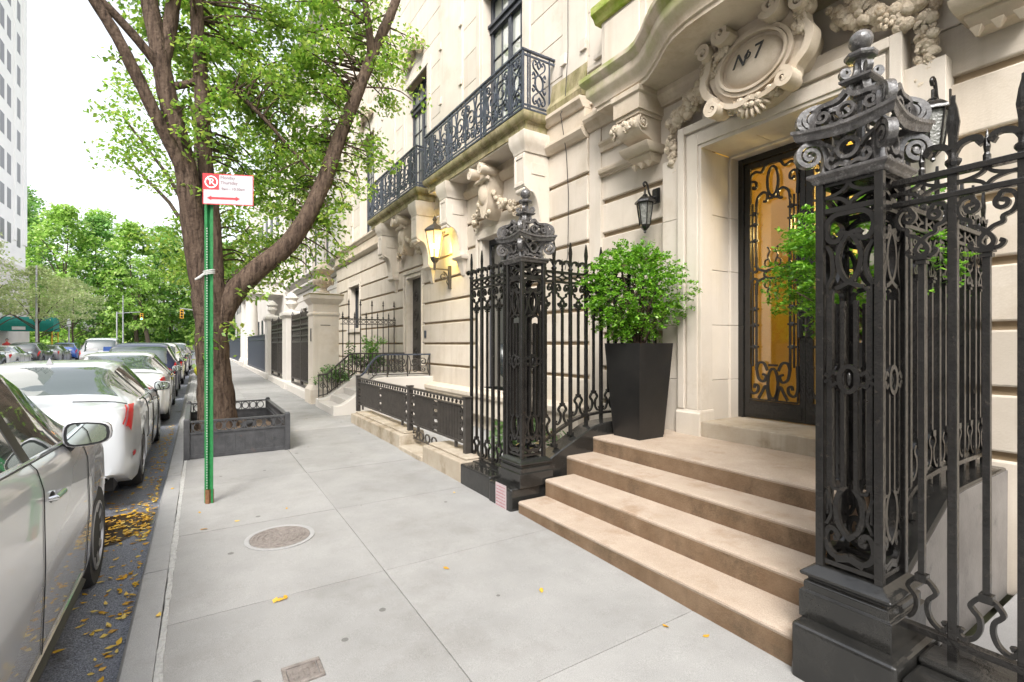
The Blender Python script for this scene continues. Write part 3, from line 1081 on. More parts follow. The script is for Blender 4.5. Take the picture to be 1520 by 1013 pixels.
# cartouche
b = MB()
shield = cr([(-.50, 4.10), (-.56, 4.30), (-.44, 4.52), (-.30, 4.66), (0, 4.70), (.30, 4.66), (.44, 4.52), (.56, 4.30), (.50, 4.10), (.36, 3.92), (.18, 3.80), (0, 3.77), (-.18, 3.80), (-.36, 3.92)], 4)
b.ext([(x*.92, 4.24+(z-4.24)*.92) for x, z in shield], (4.36, 2.6, 0), (0, -1, 0), (0, 0, 1), (.30, 0, 0))
b.ball((4.40, 2.6, 4.23), (.12, .33, .245), 28, 14)
cart = b.build('cartouche', M['lime_warm'], hA, True, bevel=.01)
b = MB()
b.rib(ell(0, 4.23, .352, .268, 40), .026, .06, (4.335, 2.6, 0), (0, -1, 0), (0, 0, 1), True)
b.rib(ell(0, 4.23, .392, .305, 40), .038, .08, (4.36, 2.6, 0), (0, -1, 0), (0, 0, 1), True)
for sx in (1, -1):
    volute3(b, (2.6-sx*.26, 4.60), .10, 1.7, 200, .06, .16, 4.36, sx)
    volute3(b, (2.6-sx*.50, 4.52), .085, 1.5, 20, .05, .14, 4.38, sx)
    volute3(b, (2.6-sx*.37, 3.87), .085, -1.6, 100, .055, .15, 4.37, sx)
    b.rib([(sx*x, z) for x, z in cr([(.30, 4.70), (.40, 4.64), (.47, 4.50), (.50, 4.36), (.56, 4.24), (.52, 4.10), (.42, 4.00), (.40, 3.92)])], [.075]*43, .12, (4.38, 2.6, 0), (0, -1, 0), (0, 0, 1))
    b.rib([(sx*x, z) for x, z in cr([(.34, 3.93), (.24, 3.86), (.12, 3.83), (0, 3.86)])], .05, .12, (4.36, 2.6, 0), (0, -1, 0), (0, 0, 1))
for k in range(9):
    a = rad(200+k*17.5)
    b.ball((4.36, 2.6-.15*math.cos(a), 3.86+.12*math.sin(a)), (.05, .026, .07), 8, 6, Matrix.Rotation(-(a+PI/2), 3, 'X'))
b.build('strapwork', M['lime_warm'], cart, True)
b = MB()
fruit(b, [(4.36, 3.05, 4.30), (4.32, 2.98, 4.44), (4.31, 2.86, 4.50)], 60, .05, .016, .05, 71)
fruit(b, [(4.36, 2.15, 4.30), (4.34, 2.10, 4.50), (4.36, 2.02, 4.66)], 70, .06, .018, .055, 72)
fruit(b, [(4.36, 2.82, 3.86), (4.33, 2.6, 3.80), (4.36, 2.38, 3.86)], 44, .04, .016, .05, 74)
fruit(b, [(4.46, 3.22, 4.34), (4.42, 3.18, 4.50), (4.42, 3.10, 4.58)], 46, .05, .02, .06, 73)
b.build('leaf_spray', M['carve'], cart, True)
Mx = frame_mat((4.279, 2.72, 4.245), (0, -1, .10), (0, .10, 1))
text('N', .19, 'lettering', M['black'], cart, frame_mat((4.262, 2.775, 4.245), (.02, -1, 0), (0, 0, 1)), .004, .45)
text('o', .135, 'lettering', M['black'], cart, frame_mat((4.262, 2.645, 4.275), (-.01, -1, 0), (0, 0, 1)), .004, .3)
text('7', .20, 'lettering', M['black'], cart, frame_mat((4.262, 2.545, 4.255), (-.04, -1, 0), (0, 0, 1)), .004, .15)
for o in [cart]+kids(cart):
    for v in o.data.vertices:
        v.co.y = 2.62+(v.co.y-2.6)*.92
        v.co.z = 4.285+(v.co.z-4.24)*.92
# pedestal and ledges above
b = MB()
b.box(4.47, 4.78, 4.02, 4.78, 5.09, 5.86)
b.box(4.44, 4.47, 4.10, 4.70, 5.25, 5.80)
b.build('pedestal', M['lime_clean'], hA, bevel=.01)
b = MB()
b.box(4.66, 4.78, 4.80, 5.28, 5.50, 5.58)
b.box(4.62, 4.78, 4.80, 5.10, 5.58, 5.64)
b.build('ledge', M['lime_clean'], hA, bevel=.01)
b = MB()
b.box(4.50, 4.78, .42, 1.18, 5.09, 5.86)
b.build('pedestal', M['lime_clean'], hA, bevel=.01)
b = MB()
b.prof_y([(4.79, 5.86), (4.43, 5.86), (4.40, 5.92), (4.35, 5.96), (4.35, 6.06), (4.79, 6.10)], 3.95, 4.86)
b.build('mossy_cap', M['mossbright'], hA, bevel=.008)
b = MB()
fruit(b, [(4.45, 3.86, 5.95), (4.48, 3.84, 5.70), (4.50, 3.84, 5.45), (4.55, 3.84, 5.25)], 26, .04, .03, .06, 81)
b.build('pendant', M['carve'], hA, True)
# ------------------------------------------------------------------ house next door with two iron balconies
hB = thing('stone_townhouse', 'cream limestone house with two bracketed stone balconies and blue black railings', 'house', (4.68, 10, 0))
ZJB = [.69, 1.175, 1.66, 2.145, 2.63, 3.12, 3.606, 4.09]
XB = 4.68
b, bg_ = MB(), MB()
WO = (6.98, 8.52, .80, 3.80)       # ground floor window, hidden behind the ironwork
DO = (11.42, 12.62, .95, 3.48)     # house door
W3 = (16.9, 18.3, 2.2, 3.80)       # small window beyond the pier
segs = [(5.29, WO[0], 0, 4.60), (WO[0], WO[1], 0, WO[2]), (WO[0], WO[1], WO[3], 4.60), (WO[1], DO[0], 0, 4.60), (DO[0], DO[1], 0, DO[2]), (DO[0], DO[1], DO[3], 4.60),
        (DO[1], W3[0], 0, 4.60), (W3[0], W3[1], 0, W3[2]), (W3[0], W3[1], W3[3], 4.60), (W3[1], 20.2, 0, 4.60)]
courses(b, bg_, XB, segs, ZJB, gap=.05, dep=.04)
wb = b.build('wall', M['lime'], hB, bevel=.014)
bg_.build('wall_joint', M['groove'], wb)
b = MB()
# band at first-floor level, broken by the balconies, and the upper wall with tall openings
b.box(4.63, 4.90, 5.29, 20.2, 4.74, 5.02)
for y0, y1 in ((5.29, 6.16), (10.02, 10.40), (14.0, 20.2)):
    b.prof_y([(4.85, 4.60), (4.64, 4.60), (4.60, 4.64), (4.56, 4.70), (4.56, 4.742), (4.85, 4.75)], y0, y1)
    b.prof_y([(4.85, 5.02), (4.60, 5.02), (4.57, 5.07), (4.53, 5.12), (4.53, 5.17), (4.85, 5.20)], y0, y1)
b.prof_y([(4.85, 4.60), (4.64, 4.60), (4.60, 4.64), (4.56, 4.70), (4.56, 4.742), (4.85, 4.75)], 6.16, 10.02)
b.build('string_course', M['lime_warm'], hB, bevel=.005)
UP = [(6.95, 8.55, 5.2, 8.5), (11.15, 12.75, 5.2, 8.5), (15.4, 17.0, 5.2, 8.5)]
b, b2 = MB(), MB()
edges = [5.29]
for (a, c, z0, z1) in UP:
    courses(b, b2, 4.76, [(edges[-1], a, 5.19, 13.0), (a, c, z1, 13.0)], [5.19+.62*k for k in range(1, 13)], gap=.012, dep=.012)
    edges.append(c)
courses(b, b2, 4.76, [(edges[-1], 20.2, 5.19, 13.0)], [5.19+.62*k for k in range(1, 13)], gap=.012, dep=.012)
# pilaster strips with little notched blocks
for y0, y1 in ((5.36, 5.9), (9.3, 10.4), (13.5, 14.6), (18, 18.8)):
    b.box(4.715, 4.77, y0, y1, 5.19, 13)
    for k in range(6):
        z = 5.9+k*1.25
        b.box(4.68, 4.72, y1-.10, y1+.02, z, z+.16)
        b.box(4.68, 4.72, y0-.02, y0+.10, z, z+.16)
up = b.build('upper_wall', M['lime_clean'], hB, bevel=.006)
b2.build('wall_joint', M['groove'], up)
b = MB()
b.prof_y([(4.70, 5.20), (4.60, 5.20), (4.585, 5.30), (4.66, 5.42), (4.70, 5.70)], 5.31, 6.14)
b.build('algae_stain', M['moss'], hB)
for (a, c, z0, z1) in UP:
    b = MB()
    # stone jambs in the reveal and a moulded architrave
    b.box(4.74, 5.18, a-.02, a+.10, z0, z1)
    b.box(4.74, 5.18, c-.10, c+.02, z0, z1)
    for y in (a-.14, c):
        b.box(4.725, 4.78, y, y+.14, z0, z1+.14)
    b.box(4.727, 4.78, a, c, z1, z1+.14)
    wf0 = b.build('window_surround', M['lime_clean'], hB, bevel=.008)
    b = MB()
    xg = 4.98
    b.box(xg-.05, xg+.05, a+.10, a+.19, z0, z1)
    b.box(xg-.05, xg+.05, c-.19, c-.10, z0, z1)
    b.box(xg-.05, xg+.05, (a+c)/2-.05, (a+c)/2+.05, z0, z1)
    b.box(xg-.05, xg+.05, a+.19, c-.19, z1-.08, z1)
    b.box(xg-.08, xg+.05, a+.10, c-.10, 7.80, 7.94)
    b.box(xg-.12, xg+.05, a+.10, c-.10, 7.90, 7.96)
    for half_ in ((a+.19, (a+c)/2-.05), ((a+c)/2+.05, c-.19)):
        ym = (half_[0]+half_[1])/2
        b.box(xg-.02, xg+.02, ym-.012, ym+.012, z0, z1)
        for k in range(1, 6):
            z = z0+k*.52
            b.box(xg-.021, xg+.021, half_[0], half_[1], z-.012, z+.012)
    wf = b.build('window', M['winframe'], hB, bevel=.004)
    b = MB()
    b.box(xg, xg+.01, a+.10, c-.10, z0, z1)
    b.build('pane', M['pane'], wf)
    b = MB()
    yc = (a+c)/2
    fruit(b, [(4.70, yc-.6, 9.0), (4.66, yc, 9.35), (4.70, yc+.6, 9.0)], 46, .12, .06, .13, int(a*10))
    volute3(b, (yc+.25, 9.25), .2, 1.6, 0, .1, .14, 4.74)
    volute3(b, (yc-.25, 9.25), .2, 1.6, 0, .1, .14, 4.74, -1)
    b.build('carved_crest', M['carve'], hB, True)


def balcony(y0, y1, seed):
    """coved stone slab on the wall between y0 and y1 with its wrought railing"""
    X0 = 4.13
    b = MB()
    prof = [(0, 4.93), (0, 5.03), (-.02, 5.045), (-.02, 5.06)]+[(-.02-.075*math.sin(t*PI/10), 5.06+.10*(1-math.cos(t*PI/10))) for t in range(1, 6)]+[(-.095, 5.185)]
    xf, ya, yb = X0+.09, y0+.06, y1-.06
    rows = [[(4.70, ya, 4.93), (xf, ya, 4.93), (xf, yb, 4.93), (4.70, yb, 4.93)]]
    rows = []
    for o_, z in prof:
        rows.append([(4.70, ya+o_, z), (xf+o_, ya+o_, z), (xf+o_, yb-o_, z), (4.70, yb-o_, z)])
    b.grid(rows)
    b.add([rows[0][0], rows[0][1], rows[0][2], rows[0][3]], [(0, 1, 2, 3)])
    b.add([rows[-1][0], rows[-1][1], rows[-1][2], rows[-1][3]], [(0, 1, 2, 3)])
    bal = b.build('balcony', M['moss'], hB, True, ang=30)
    b = MB()
    b.box(xf+.02, 4.72, ya+.02, yb-.02, 4.905, 4.932)
    b.build('soffit', M['lime_clean'], bal)
    # railing
    b = MB()
    zr0, zr1 = 5.24, 6.13
    xr = X0+.03
    a, c = y0+.04, y1-.04
    for (z, w) in ((zr1, .05), (zr1-.07, .022), (zr0, .026), (zr0+.06, .018)):
        b.box(xr-w/2, xr+w/2, a-w/2, c+w/2, z-.014, z+.014)
        for yy in (a, c):
            b.box(xr+w/2, 4.76, yy-w/2, yy+w/2, z-.013, z+.013)
    n = max(3, round((c-a)/1.15))
    posts = [a+(c-a)*i/n for i in range(n+1)]
    for i, y in enumerate(posts):
        for d in ((-.0,) if i in (0, n) else (-.05, .05)):
            b.box(xr-.015, xr+.015, y+d-.015, y+d+.015, 5.16, zr1)
    for i, y in enumerate((a+.36, c-.36)):
        for d in (-.04, .04):
            b.box(xr-.012, xr+.012, y+d-.012, y+d+.012, zr0, zr1)
    zm = (zr0+zr1)/2

    def narrow(O, U):
        V = (0, 0, 1)
        b.rib(ell(0, zm, .075, .125), .020, .022, O, U, V, True)
        for sx in (1, -1):
            for sz in (1, -1):
                f = (lambda p: [(sx*x, zm+sz*z) for x, z in p])
                b.rib(f(cr([(.0, .125), (.05, .17), (.10, .22), (.115, .29), (.08, .335), (.045, .30), (.07, .275)])), .018, .022, O, U, V)
                b.rib(f(cr([(.12, .05), (.07, .08), (.105, .15), (.125, .10)])), .016, .022, O, U, V)
                b.rib(f(cr([(0, .36), (.03, .28), (0, .22)])), .016, .022, O, U, V)
    narrow((xr, a+.17, 0), (0, 1, 0))
    narrow((xr, c-.17, 0), (0, 1, 0))
    for yy in (a, c):
        narrow((xr+.30, yy, 0), (1, 0, 0))
        for xx in (xr+.09, xr+.13, xr+.50):
            b.box(xx-.01, xx+.01, yy-.01, yy+.01, zr0, zr1)
    # long panels of scrolls
    a2, c2 = a+.40, c-.40
    m = max(2, round((c2-a2)/.78))
    for i in range(m):
        o = a2+(c2-a2)*(i+.5)/m
        hw = (c2-a2)/m/2-.03
        O, U, V = (xr, o, 0), (0, 1, 0), (0, 0, 1)
        for sx in (1, -1):
            b.rib([(sx*x, y) for x, y in vol(hw*.45, zm+.04, .21, .03, 200, 1.7)], .02, .022, O, U, V)
            b.rib([(sx*x, y) for x, y in vol(hw*.80, zm-.22, .10, .02, 90, -1.5)], .018, .022, O, U, V)
            b.rib([(sx*x, y) for x, y in vol(hw*.82, zm+.25, .09, .02, 270, 1.5)], .018, .022, O, U, V)
            b.rib([(sx*x, y) for x, y in vol(hw*.30, zm-.27, .085, .02, 60, 1.5)], .018, .022, O, U, V)
            b.rib([(sx*x, y) for x, y in cr([(0, zm-.36), (.05, zm-.12), (.0, zm+.10), (.06, zm+.36)])], .018, .022, O, U, V)
            b.rib([(sx*x, y) for x, y in cr([(hw, zm-.30), (hw*.8, zm-.05), (hw, zm+.2)])], .018, .022, O, U, V)
            b.box(xr-.010, xr+.010, o+sx*(hw+.02)-.010, o+sx*(hw+.02)+.010, zr0, zr1)
        b.rib(ell(0, zm+.02, .05, .09), .018, .022, O, U, V, True)
    k = int((c-a)/.18)
    for i in range(k):
        b.ball((xr, a+(i+.5)*(c-a)/k, zr1-.035), .018, 6, 5)
    b.build('railing', M['iron_blue'], bal)
    return bal


balcony(6.12, 9.98, 1)
balcony(10.42, 14.10, 2)


def console(y0, y1, zt=4.93):
    """tall stone bracket: block with sunk panels, hollow quadrant, pendant foot"""
    b = MB()
    # neck moulding to the slab
    b.stack([(4.21, 4.70, y0, y1, 4.60), (4.20, 4.70, y0-.01, y1+.01, 4.66), (4.17, 4.70, y0-.04, y1+.04, 4.72), (4.15, 4.70, y0-.06, y1+.06, 4.80), (4.15, 4.70, y0-.06, y1+.06, 4.91)])
    qc = [(4.24+.30*(1-math.cos(t*PI/16)), 4.02-.42*math.sin(t*PI/16)+.0) for t in range(9)]
    prof = [(4.70, 4.60), (4.215, 4.60), (4.215, 4.08), (4.24, 4.06)]+[(4.30+.20*math.sin(t*PI/16), 4.02-.44*(1-math.cos(t*PI/16))) for t in range(0, 9)]+[(4.50, 3.48), (4.70, 3.48)]
    b.ext(prof, (0, y0+.02, 0), (1, 0, 0), (0, 0, 1), (0, y1-y0-.04, 0))
    # roll under the block
    b.tube([(4.27, y0+.04, 4.04), (4.27, y1-.04, 4.04)], .05, 12)
    # raised margins that leave sunk panels on the front
    xa = 4.203
    for (p0, p1, q0, q1) in ((y0+.02, y0+.07, 4.10, 4.58), (y1-.07, y1-.02, 4.10, 4.58), (y0+.07, y1-.07, 4.52, 4.58), (y0+.07, y1-.07, 4.10, 4.16)):
        b.box(xa, 4.22, p0, p1, q0, q1)
    # side fillet
    for yy, s in ((y0+.02, -1), (y1-.02, 1)):
        b.box(4.34, 4.60, min(yy, yy+s*.012), max(yy, yy+s*.012), 4.28, 4.46)
        b.rib([(4.34+.17*math.sin(t*PI/16), 4.02-.44*(1-math.cos(t*PI/16))) for t in range(0, 9)], .03, .02, (0, yy, 0), (1, 0, 0), (0, 0, 1))
    b.stack([(4.54, 4.70, y0-.02, y1+.02, 3.40), (4.50, 4.70, y0-.04, y1+.04, 3.44), (4.50, 4.70, y0-.04, y1+.04, 3.49)])
    b.frustum((4.66, 4.70, y0+.12, y1-.12, 3.08), (4.57, 4.70, y0+.03, y1-.03, 3.40))
    return b.build('console_bracket', M['lime_clean'], hB, True, bevel=.006)


for p in ((6.18, 6.50), (8.96, 9.32), (10.55, 10.90), (13.05, 13.42)):
    console(*p)


def keystone(yc, seed):
    """carved keystone: scroll capital, plain shield, fruit swags on both sides"""
    b = MB()
    b.ext([(-.21, 4.78), (.21, 4.78), (.19, 4.50), (.16, 4.20), (.08, 3.98), (0, 3.92), (-.08, 3.98), (-.16, 4.20), (-.19, 4.50)], (4.36, yc, 0), (0, -1, 0), (0, 0, 1), (.34, 0, 0))
    b.ball((4.40, yc, 4.36), (.11, .16, .22), 14, 10)
    for s in (1, -1):
        volute3(b, (yc+s*.20, 4.74), .09, 1.6, 90, .055, .22, 4.40, -s)
    b.tube([(4.33, yc-.25, 4.60), (4.30, yc, 4.585), (4.33, yc+.25, 4.60)], .035)
    ks = b.build('keystone', M['lime_warm'], hB, True, bevel=.006)
    b = MB()
    fruit(b, [(4.42, yc-.10, 3.96), (4.40, yc, 4.06), (4.42, yc+.10, 3.96)], 16, .05, .03, .06, seed)
    for s in (1, -1):
        fruit(b, [(4.45, yc+s*.22, 4.30), (4.50, yc+s*.42, 4.14), (4.54, yc+s*.62, 4.06), (4.60, yc+s*.74, 3.92)], 64, .06, .022, .065, seed+s)
        fruit(b, [(4.40, yc+s*.20, 4.78), (4.40, yc+s*.17, 4.60)], 12, .05, .03, .06, seed+5+s)
    b.build('fruit_swag', M['carve'], ks, True)


keystone(7.75, 100)
keystone(12.0, 110)
# ground floor window and its surround
for (o, nm) in ((WO, 'window'), (W3, 'window')):
    a, c, z0, z1 = o
    b = MB()
    for (d0, d1, x) in ((0, .10, 4.70), (.10, .17, 4.655)):
        b.box(x, 4.95, a+d0 if d0 == 0 else a-d1+.10, a+d1 if d0 == 0 else a, z0, z1)
        b.box(x, 4.95, c-d1 if d0 == 0 else c, c-d0 if d0 == 0 else c+d1-.10, z0, z1)
    b.box(4.66, 4.95, a-.07, c+.07, z1-.10, z1+.07)
    b.box(4.62, 4.95, a-.1, c+.1, z0-.14, z0)
    b.build('window_surround', M['lime_clean'], hB, bevel=.008)
    b = MB()
    b.box(4.88, 4.94, a+.10, a+.17, z0, z1-.10)
    b.box(4.88, 4.94, c-.17, c-.10, z0, z1-.10)
    b.box(4.88, 4.94, (a+c)/2-.03, (a+c)/2+.03, z0, z1-.10)
    b.box(4.88, 4.94, a+.17, c-.17, z1-.20, z1-.10)
    f = b.build('window', M['winframe'], hB)
    b = MB()
    b.box(4.92, 4.93, a+.1, c-.1, z0, z1-.1)
    b.build('pane', M['pane_dark'], f)
# house door in its moulded frame
a, c, z0, z1 = DO
b = MB()
for (d, x) in ((0, 4.70), (.10, 4.66), (.16, 4.69)):
    w = (.10, .06, .05)[(0, .10, .16).index(d)]
    b.box(x, 4.95, a-d-w+.10, a-d+.10, z0, z1-.1+d+w)
    b.box(x, 4.95, c+d-.10, c+d+w-.10, z0, z1-.1+d+w)
    b.box(x+.001, 4.95, a-d+.10, c+d-.10, z1-.1+d, z1-.1+d+w)
b.build('door_surround', M['lime_clean'], hB, bevel=.008)
b = MB()
b.box(4.88, 4.93, a+.10, c-.10, z0, z1-.10)
d_ = b.build('door', M['iron_soft'], hB)
b = MB()
for k in range(2):
    y = a+.35+k*.5
    for z in (1.4, 1.9, 2.4, 2.9):
        b.rib(vol(0, z, .16, .03, 90, 1.6), .03, .02, (4.87, y, 0), (0, -1, 0), (0, 0, 1))
b.build('scrollwork', M['iron_soft'], d_)
b = MB()
b.box(4.66, 4.70, 11.12, 11.22, 1.80, 1.98)
b.build('intercom', M['iron_blue'], hB, bevel=.006)
# water table ledge along the foot of the wall
b = MB()
b.prof_y([(4.80, .30), (4.50, .30), (4.50, .60), (4.46, .64), (4.46, .72), (4.80, .80)], 5.29, 10.8)
b.build('water_table', M['lime'], hB, bevel=.01)

# ------------------------------------------------------------------ houses further along the street
hC = thing('stone_townhouse', 'pale white limestone house set back beyond the stone pier with the urn', 'house', (5.0, 26, 0))
b, b2 = MB(), MB()
segs = []
wins = [(22.6, 23.8), (25.2, 26.4), (27.8, 29.0), (30.4, 31.6)]
prev = 20.2
for (a, c) in wins:
    for (z0, z1, f0, f1) in ((0, 4.7, 1.2, 3.6), (4.9, 9.0, 5.4, 8.2), (9.0, 13, 9.6, 12), (13, 17, 13.4, 15.4)):
        segs += [(prev, a, z0, z1), (a, c, z0, f0), (a, c, f1, z1)]
    prev = c
for z0, z1 in ((0, 4.7), (4.9, 17)):
    segs.append((prev, 33.4, z0, z1))
courses(b, b2, 4.9, segs, [.5*k for k in range(1, 10)], gap=.05, dep=.05, back=.3)
w = b.build('wall', M['lime_white'], hC)
b2.build('wall_joint', M['lime_clean'], w)
b = MB()
for z, p in ((4.55, .25), (4.95, .38), (9.0, .2), (16.6, .6)):
    b.prof_y([(5.1, z-.05), (4.9-p*.3, z-.05), (4.9-p*.6, z+.06), (4.9-p, z+.12), (4.9-p, z+.22), (5.1, z+.25)], 20.2, 33.4)
b.box(4.86, 5.2, 20.2, 33.4, 4.70, 4.95)
b.build('cornice', M['lime_white'], hC)
for (a, c) in wins:
    for (z0, z1) in ((1.2, 3.6), (5.4, 8.2), (9.6, 12), (13.4, 15.4)):
        b = MB()
        b.box(5.05, 5.12, a, c, z0, z0+.08)
        b.box(5.05, 5.12, a, a+.08, z0+.08, z1)
        b.box(5.05, 5.12, c-.08, c, z0+.08, z1)
        b.box(5.05, 5.12, a+.08, c-.08, z1-.08, z1)
        b.box(5.05, 5.12, a+.08, c-.08, (z0+z1)/2-.03, (z0+z1)/2+.03)
        f = b.build('window', M['winframe'], hC)
        b = MB()
        b.box(5.09, 5.10, a, c, z0, z1)
        b.build('pane', M['pane'], f)
hD = thing('stone_townhouse', 'white columned house far along the pavement behind the iron fence', 'house', (5.0, 50, 0))
b = MB()
b.box(4.6, 9, 33.6, 80, 0, 15)
b.box(2.3, 4.6, 33.9, 38.6, 4.75, 5.5)
b.box(2.15, 4.6, 33.75, 38.75, 5.5, 5.8)
b.box(2.4, 4.6, 34.0, 38.5, 0, .5)
b.build('wall', M['lime_white'], hD, bevel=.02)
for y in (34.5, 38.0):
    b = MB()
    b.box(2.42, 3.3, y-.44, y+.44, .5, .62)
    b.lathe([(.42, .62), (.42, .72), (.37, .78), (.37, 2.4), (.32, 4.35), (.36, 4.40), (.32, 4.46), (.42, 4.6)], (2.86, y, 0), 20)
    b.box(2.42, 3.3, y-.44, y+.44, 4.6, 4.75)
    b.build('column', M['lime_white'], hD, True)
for y in range(36, 78, 3):
    for z in (1.5, 5.6, 9.4):
        b = MB()
        b.box(4.56, 4.62, y, y+1.1, z, z+2.1)
        b.build('window', M['winframe'], hD)
# ------------------------------------------------------------------ tall wrought fence
ZT, ZL = 2.405, 2.305


def fence(name, label, group, A, B, zb, bays, m=None, first_tall=False, last_tall=True):
    """A, B = (x,y) ends; zb(t) = height of the bottom rail at distance t"""
    m = m or M['iron']
    A, B = Vector((*A, 0)), Vector((*B, 0))
    D = (B-A)
    L = D.length
    D.normalize()
    Nn = Vector((-D.y, D.x, 0))
    t = thing(name, label, 'iron fence', (A.x, A.y, 0), group)
    Z = Vector((0, 0, 1))

    def sq(mb, s, w, z0, z1):
        p = A+D*s
        q = [p+D*(w/2*a)+Nn*(w/2*c) for a, c in ((-1, -1), (1, -1), (1, 1), (-1, 1))]
        mb.add([(v.x, v.y, z0) for v in q]+[(v.x, v.y, z1) for v in q], [(0, 3, 2, 1), (4, 5, 6, 7), (0, 1, 5, 4), (1, 2, 6, 5), (2, 3, 7, 6), (3, 0, 4, 7)])
    for z, w, h in ((ZT, .05, .028), (ZL, .036, .026)):
        b = MB()
        b.rib([(0, z), (L, z)], h, w, A, D, Z)
        b.build('rail', m, t, bevel=.004)
    b = MB()
    n = 30
    b.rib([(L*i/n, zb(L*i/n)) for i in range(n+1)], .028, .042, A, D, Z)
    b.build('rail', m, t, True, ang=60)
    w = L/bays
    for i in range(bays+1):
        s = i*w
        if (i == 0 and not first_tall) or (i == bays and not last_tall):
            continue
        b = MB()
        sq(b, s, .034, zb(s)-.13, ZT+.04)
        sq(b, s, .058, zb(s)-.15, zb(s)-.11)
        bar = b.build('bar', m, t, bevel=.004)
        b = MB()
        p = A+D*s
        b.lathe([(.022, 2.43), (.030, 2.445), (.030, 2.455), (.018, 2.465), (.018, 2.49), (.024, 2.50)], (p.x, p.y, 0), 8)
        for a in (1, -1):
            b.rib([(a*x, z) for x, z in cr([(.0, 2.475), (.022, 2.515), (.055, 2.530), (.084, 2.525), (.092, 2.508), (.080, 2.498)], 4)], [.024]*21, .026, p, D, Z)
        b.rib([(0, 2.50), (0, 2.56), (0, 2.62), (0, 2.68), (0, 2.74)], [.030, .032, .046, .030, .002], .014, p, D, Z)
        b.rib([(0, 2.50), (0, 2.56), (0, 2.62), (0, 2.68), (0, 2.74)], [.024, .020, .028, .018, .002], .014, p, Nn, Z)
        b.build('finial', m, bar)
    for i in range(bays):
        s = (i+.5)*w
        z0 = zb(s)
        b = MB()
        sq(b, s, .024, z0+.245, 2.035)
        sq(b, s, .040, 2.015, 2.03)
        sq(b, s, .050, 2.035, 2.05)
        sq(b, s, .044, z0+.22, z0+.255)
        p = A+D*s
        b.lathe([(.014, ZT+.01), (.014, ZT+.04), (.009, ZT+.05), (.013, ZT+.075), (.001, ZT+.15)], (p.x, p.y, 0), 6)
        b.build('bar', m, t)
        b = MB()
        h = w/2
        hz = (ZT-ZL)/2
        zm = (ZT+ZL)/2
        for sx in (1, -1):
            for (cz, a0, a1) in ((ZT-.012, 180, 270), (ZL+.012, 180, 90)):
                b.rib([(sx*x, z) for x, z in arc(h, cz, h-.004, hz-.010, a0, a1)], .014, .022, p, D, Z)
            k = w/.24
            path = vol(.046*k, 2.245, .0, .0, 0, 0)
            path = [(x*k, z) for x, z in vol(.048, 2.243, .010, .034, 20, 1.15)]
            path = [(x*k, z) for x, z in vol(.055, 2.235, .008, .030, 150, -1.1, 14)]
            tail = cr([path[-1], (.052*k, 2.278), (.085*k, 2.272), (.103*k, 2.235), (.088*k, 2.195), (.056*k, 2.178), (.054*k, 2.155), (.02*k, 2.14), (-.018*k, 2.10), (-.022*k, 2.07), (.01*k, 2.050), (.045*k, 2.055), (.058*k, 2.075), (.044*k, 2.082)], 4)
            b.rib([(sx*x, z) for x, z in path+tail[1:]], .0165, .022, p, D, Z)
            low = cr([(.006*k, z0+.235), (.03*k, z0+.225), (.056*k, z0+.19), (.045*k, z0+.168), (.026*k, z0+.145), (.022*k, z0+.10), (.04*k, z0+.055), (.075*k, z0+.032), (.098*k, z0+.045), (.096*k, z0+.066), (.080*k, z0+.062)], 4)
            b.rib([(sx*x, z) for x, z in low], .018, .022, p, D, Z)
        b.build('scrollwork', m, t, True, ang=50)
    return t


def zchk(x):
    """height of the bottom rail of a side fence above the curved cheek wall"""
    pts = [(2.9, .60), (3.11, .70), (3.25, .765), (3.40, .83), (3.55, .868), (3.75, .885), (4.0, .885), (4.8, .885)]
    for (x0, z0), (x1, z1) in zip(pts, pts[1:]):
        if x <= x1:
            u = max(0, (x-x0)/(x1-x0))
            return z0+(z1-z0)*u
    return .885


fence('iron_fence', 'tall black spiked fence with pale blank ground behind it, nearest to the camera', 'tall spiked fences', (2.79, .979), (2.79, -2.525), lambda s: .345, 16)
fence('iron_fence', 'short black spiked fence between the far iron pier and the low cast railing', 'tall spiked fences', (2.79, 4.225), (2.79, 5.24), lambda s: .30, 4)
fence('iron_fence', 'tall black fence rising beside the steps, behind the tapered planter on the cheek wall', 'tall spiked fences', (2.93, 4.085), (4.70, 4.085), lambda s: zchk(2.93+s), 8)
fence('iron_fence', 'tall black fence along the steps partly hidden by the close iron pier', 'tall spiked fences', (2.93, 1.115), (4.70, 1.115), lambda s: zchk(2.93+s), 8)


def cheek(label, y0, y1, side):
    t = thing('cheek_wall', label, 'stone wall', (3.5, (y0+y1)/2, 0), 'cheek walls of the steps')
    top = cr([(2.60, .29), (2.80, .40), (2.89, .43), (3.17, .56), (3.47, .70), (3.62, .765), (3.80, .79), (4.1, .795), (4.72, .795)], 5)
    b = MB()
    b.ext(top+[(4.72, -.1), (2.60, -.1)], (0, y0, 0), (1, 0, 0), (0, 0, 1), (0, y1-y0, 0))
    b.build('wall', M['plinth'], t, True, bevel=.012)
    b = MB()
    if side:
        b.ext([(x+.01, z-.02) for x, z in top if x > 2.95]+[(4.71, -.08), (2.97, -.08)], (0, y0-.004, 0), (1, 0, 0), (0, 0, 1), (0, .02, 0))
        b.build('side_face', M['plinth_side'], t)
    return t


cheek('black painted curved cheek wall beside the steps near the planter', 3.972, 4.20, 0)
cheek('curved cheek wall with a bare grey side, beyond the close iron fence', 1.00, 1.228, 1)


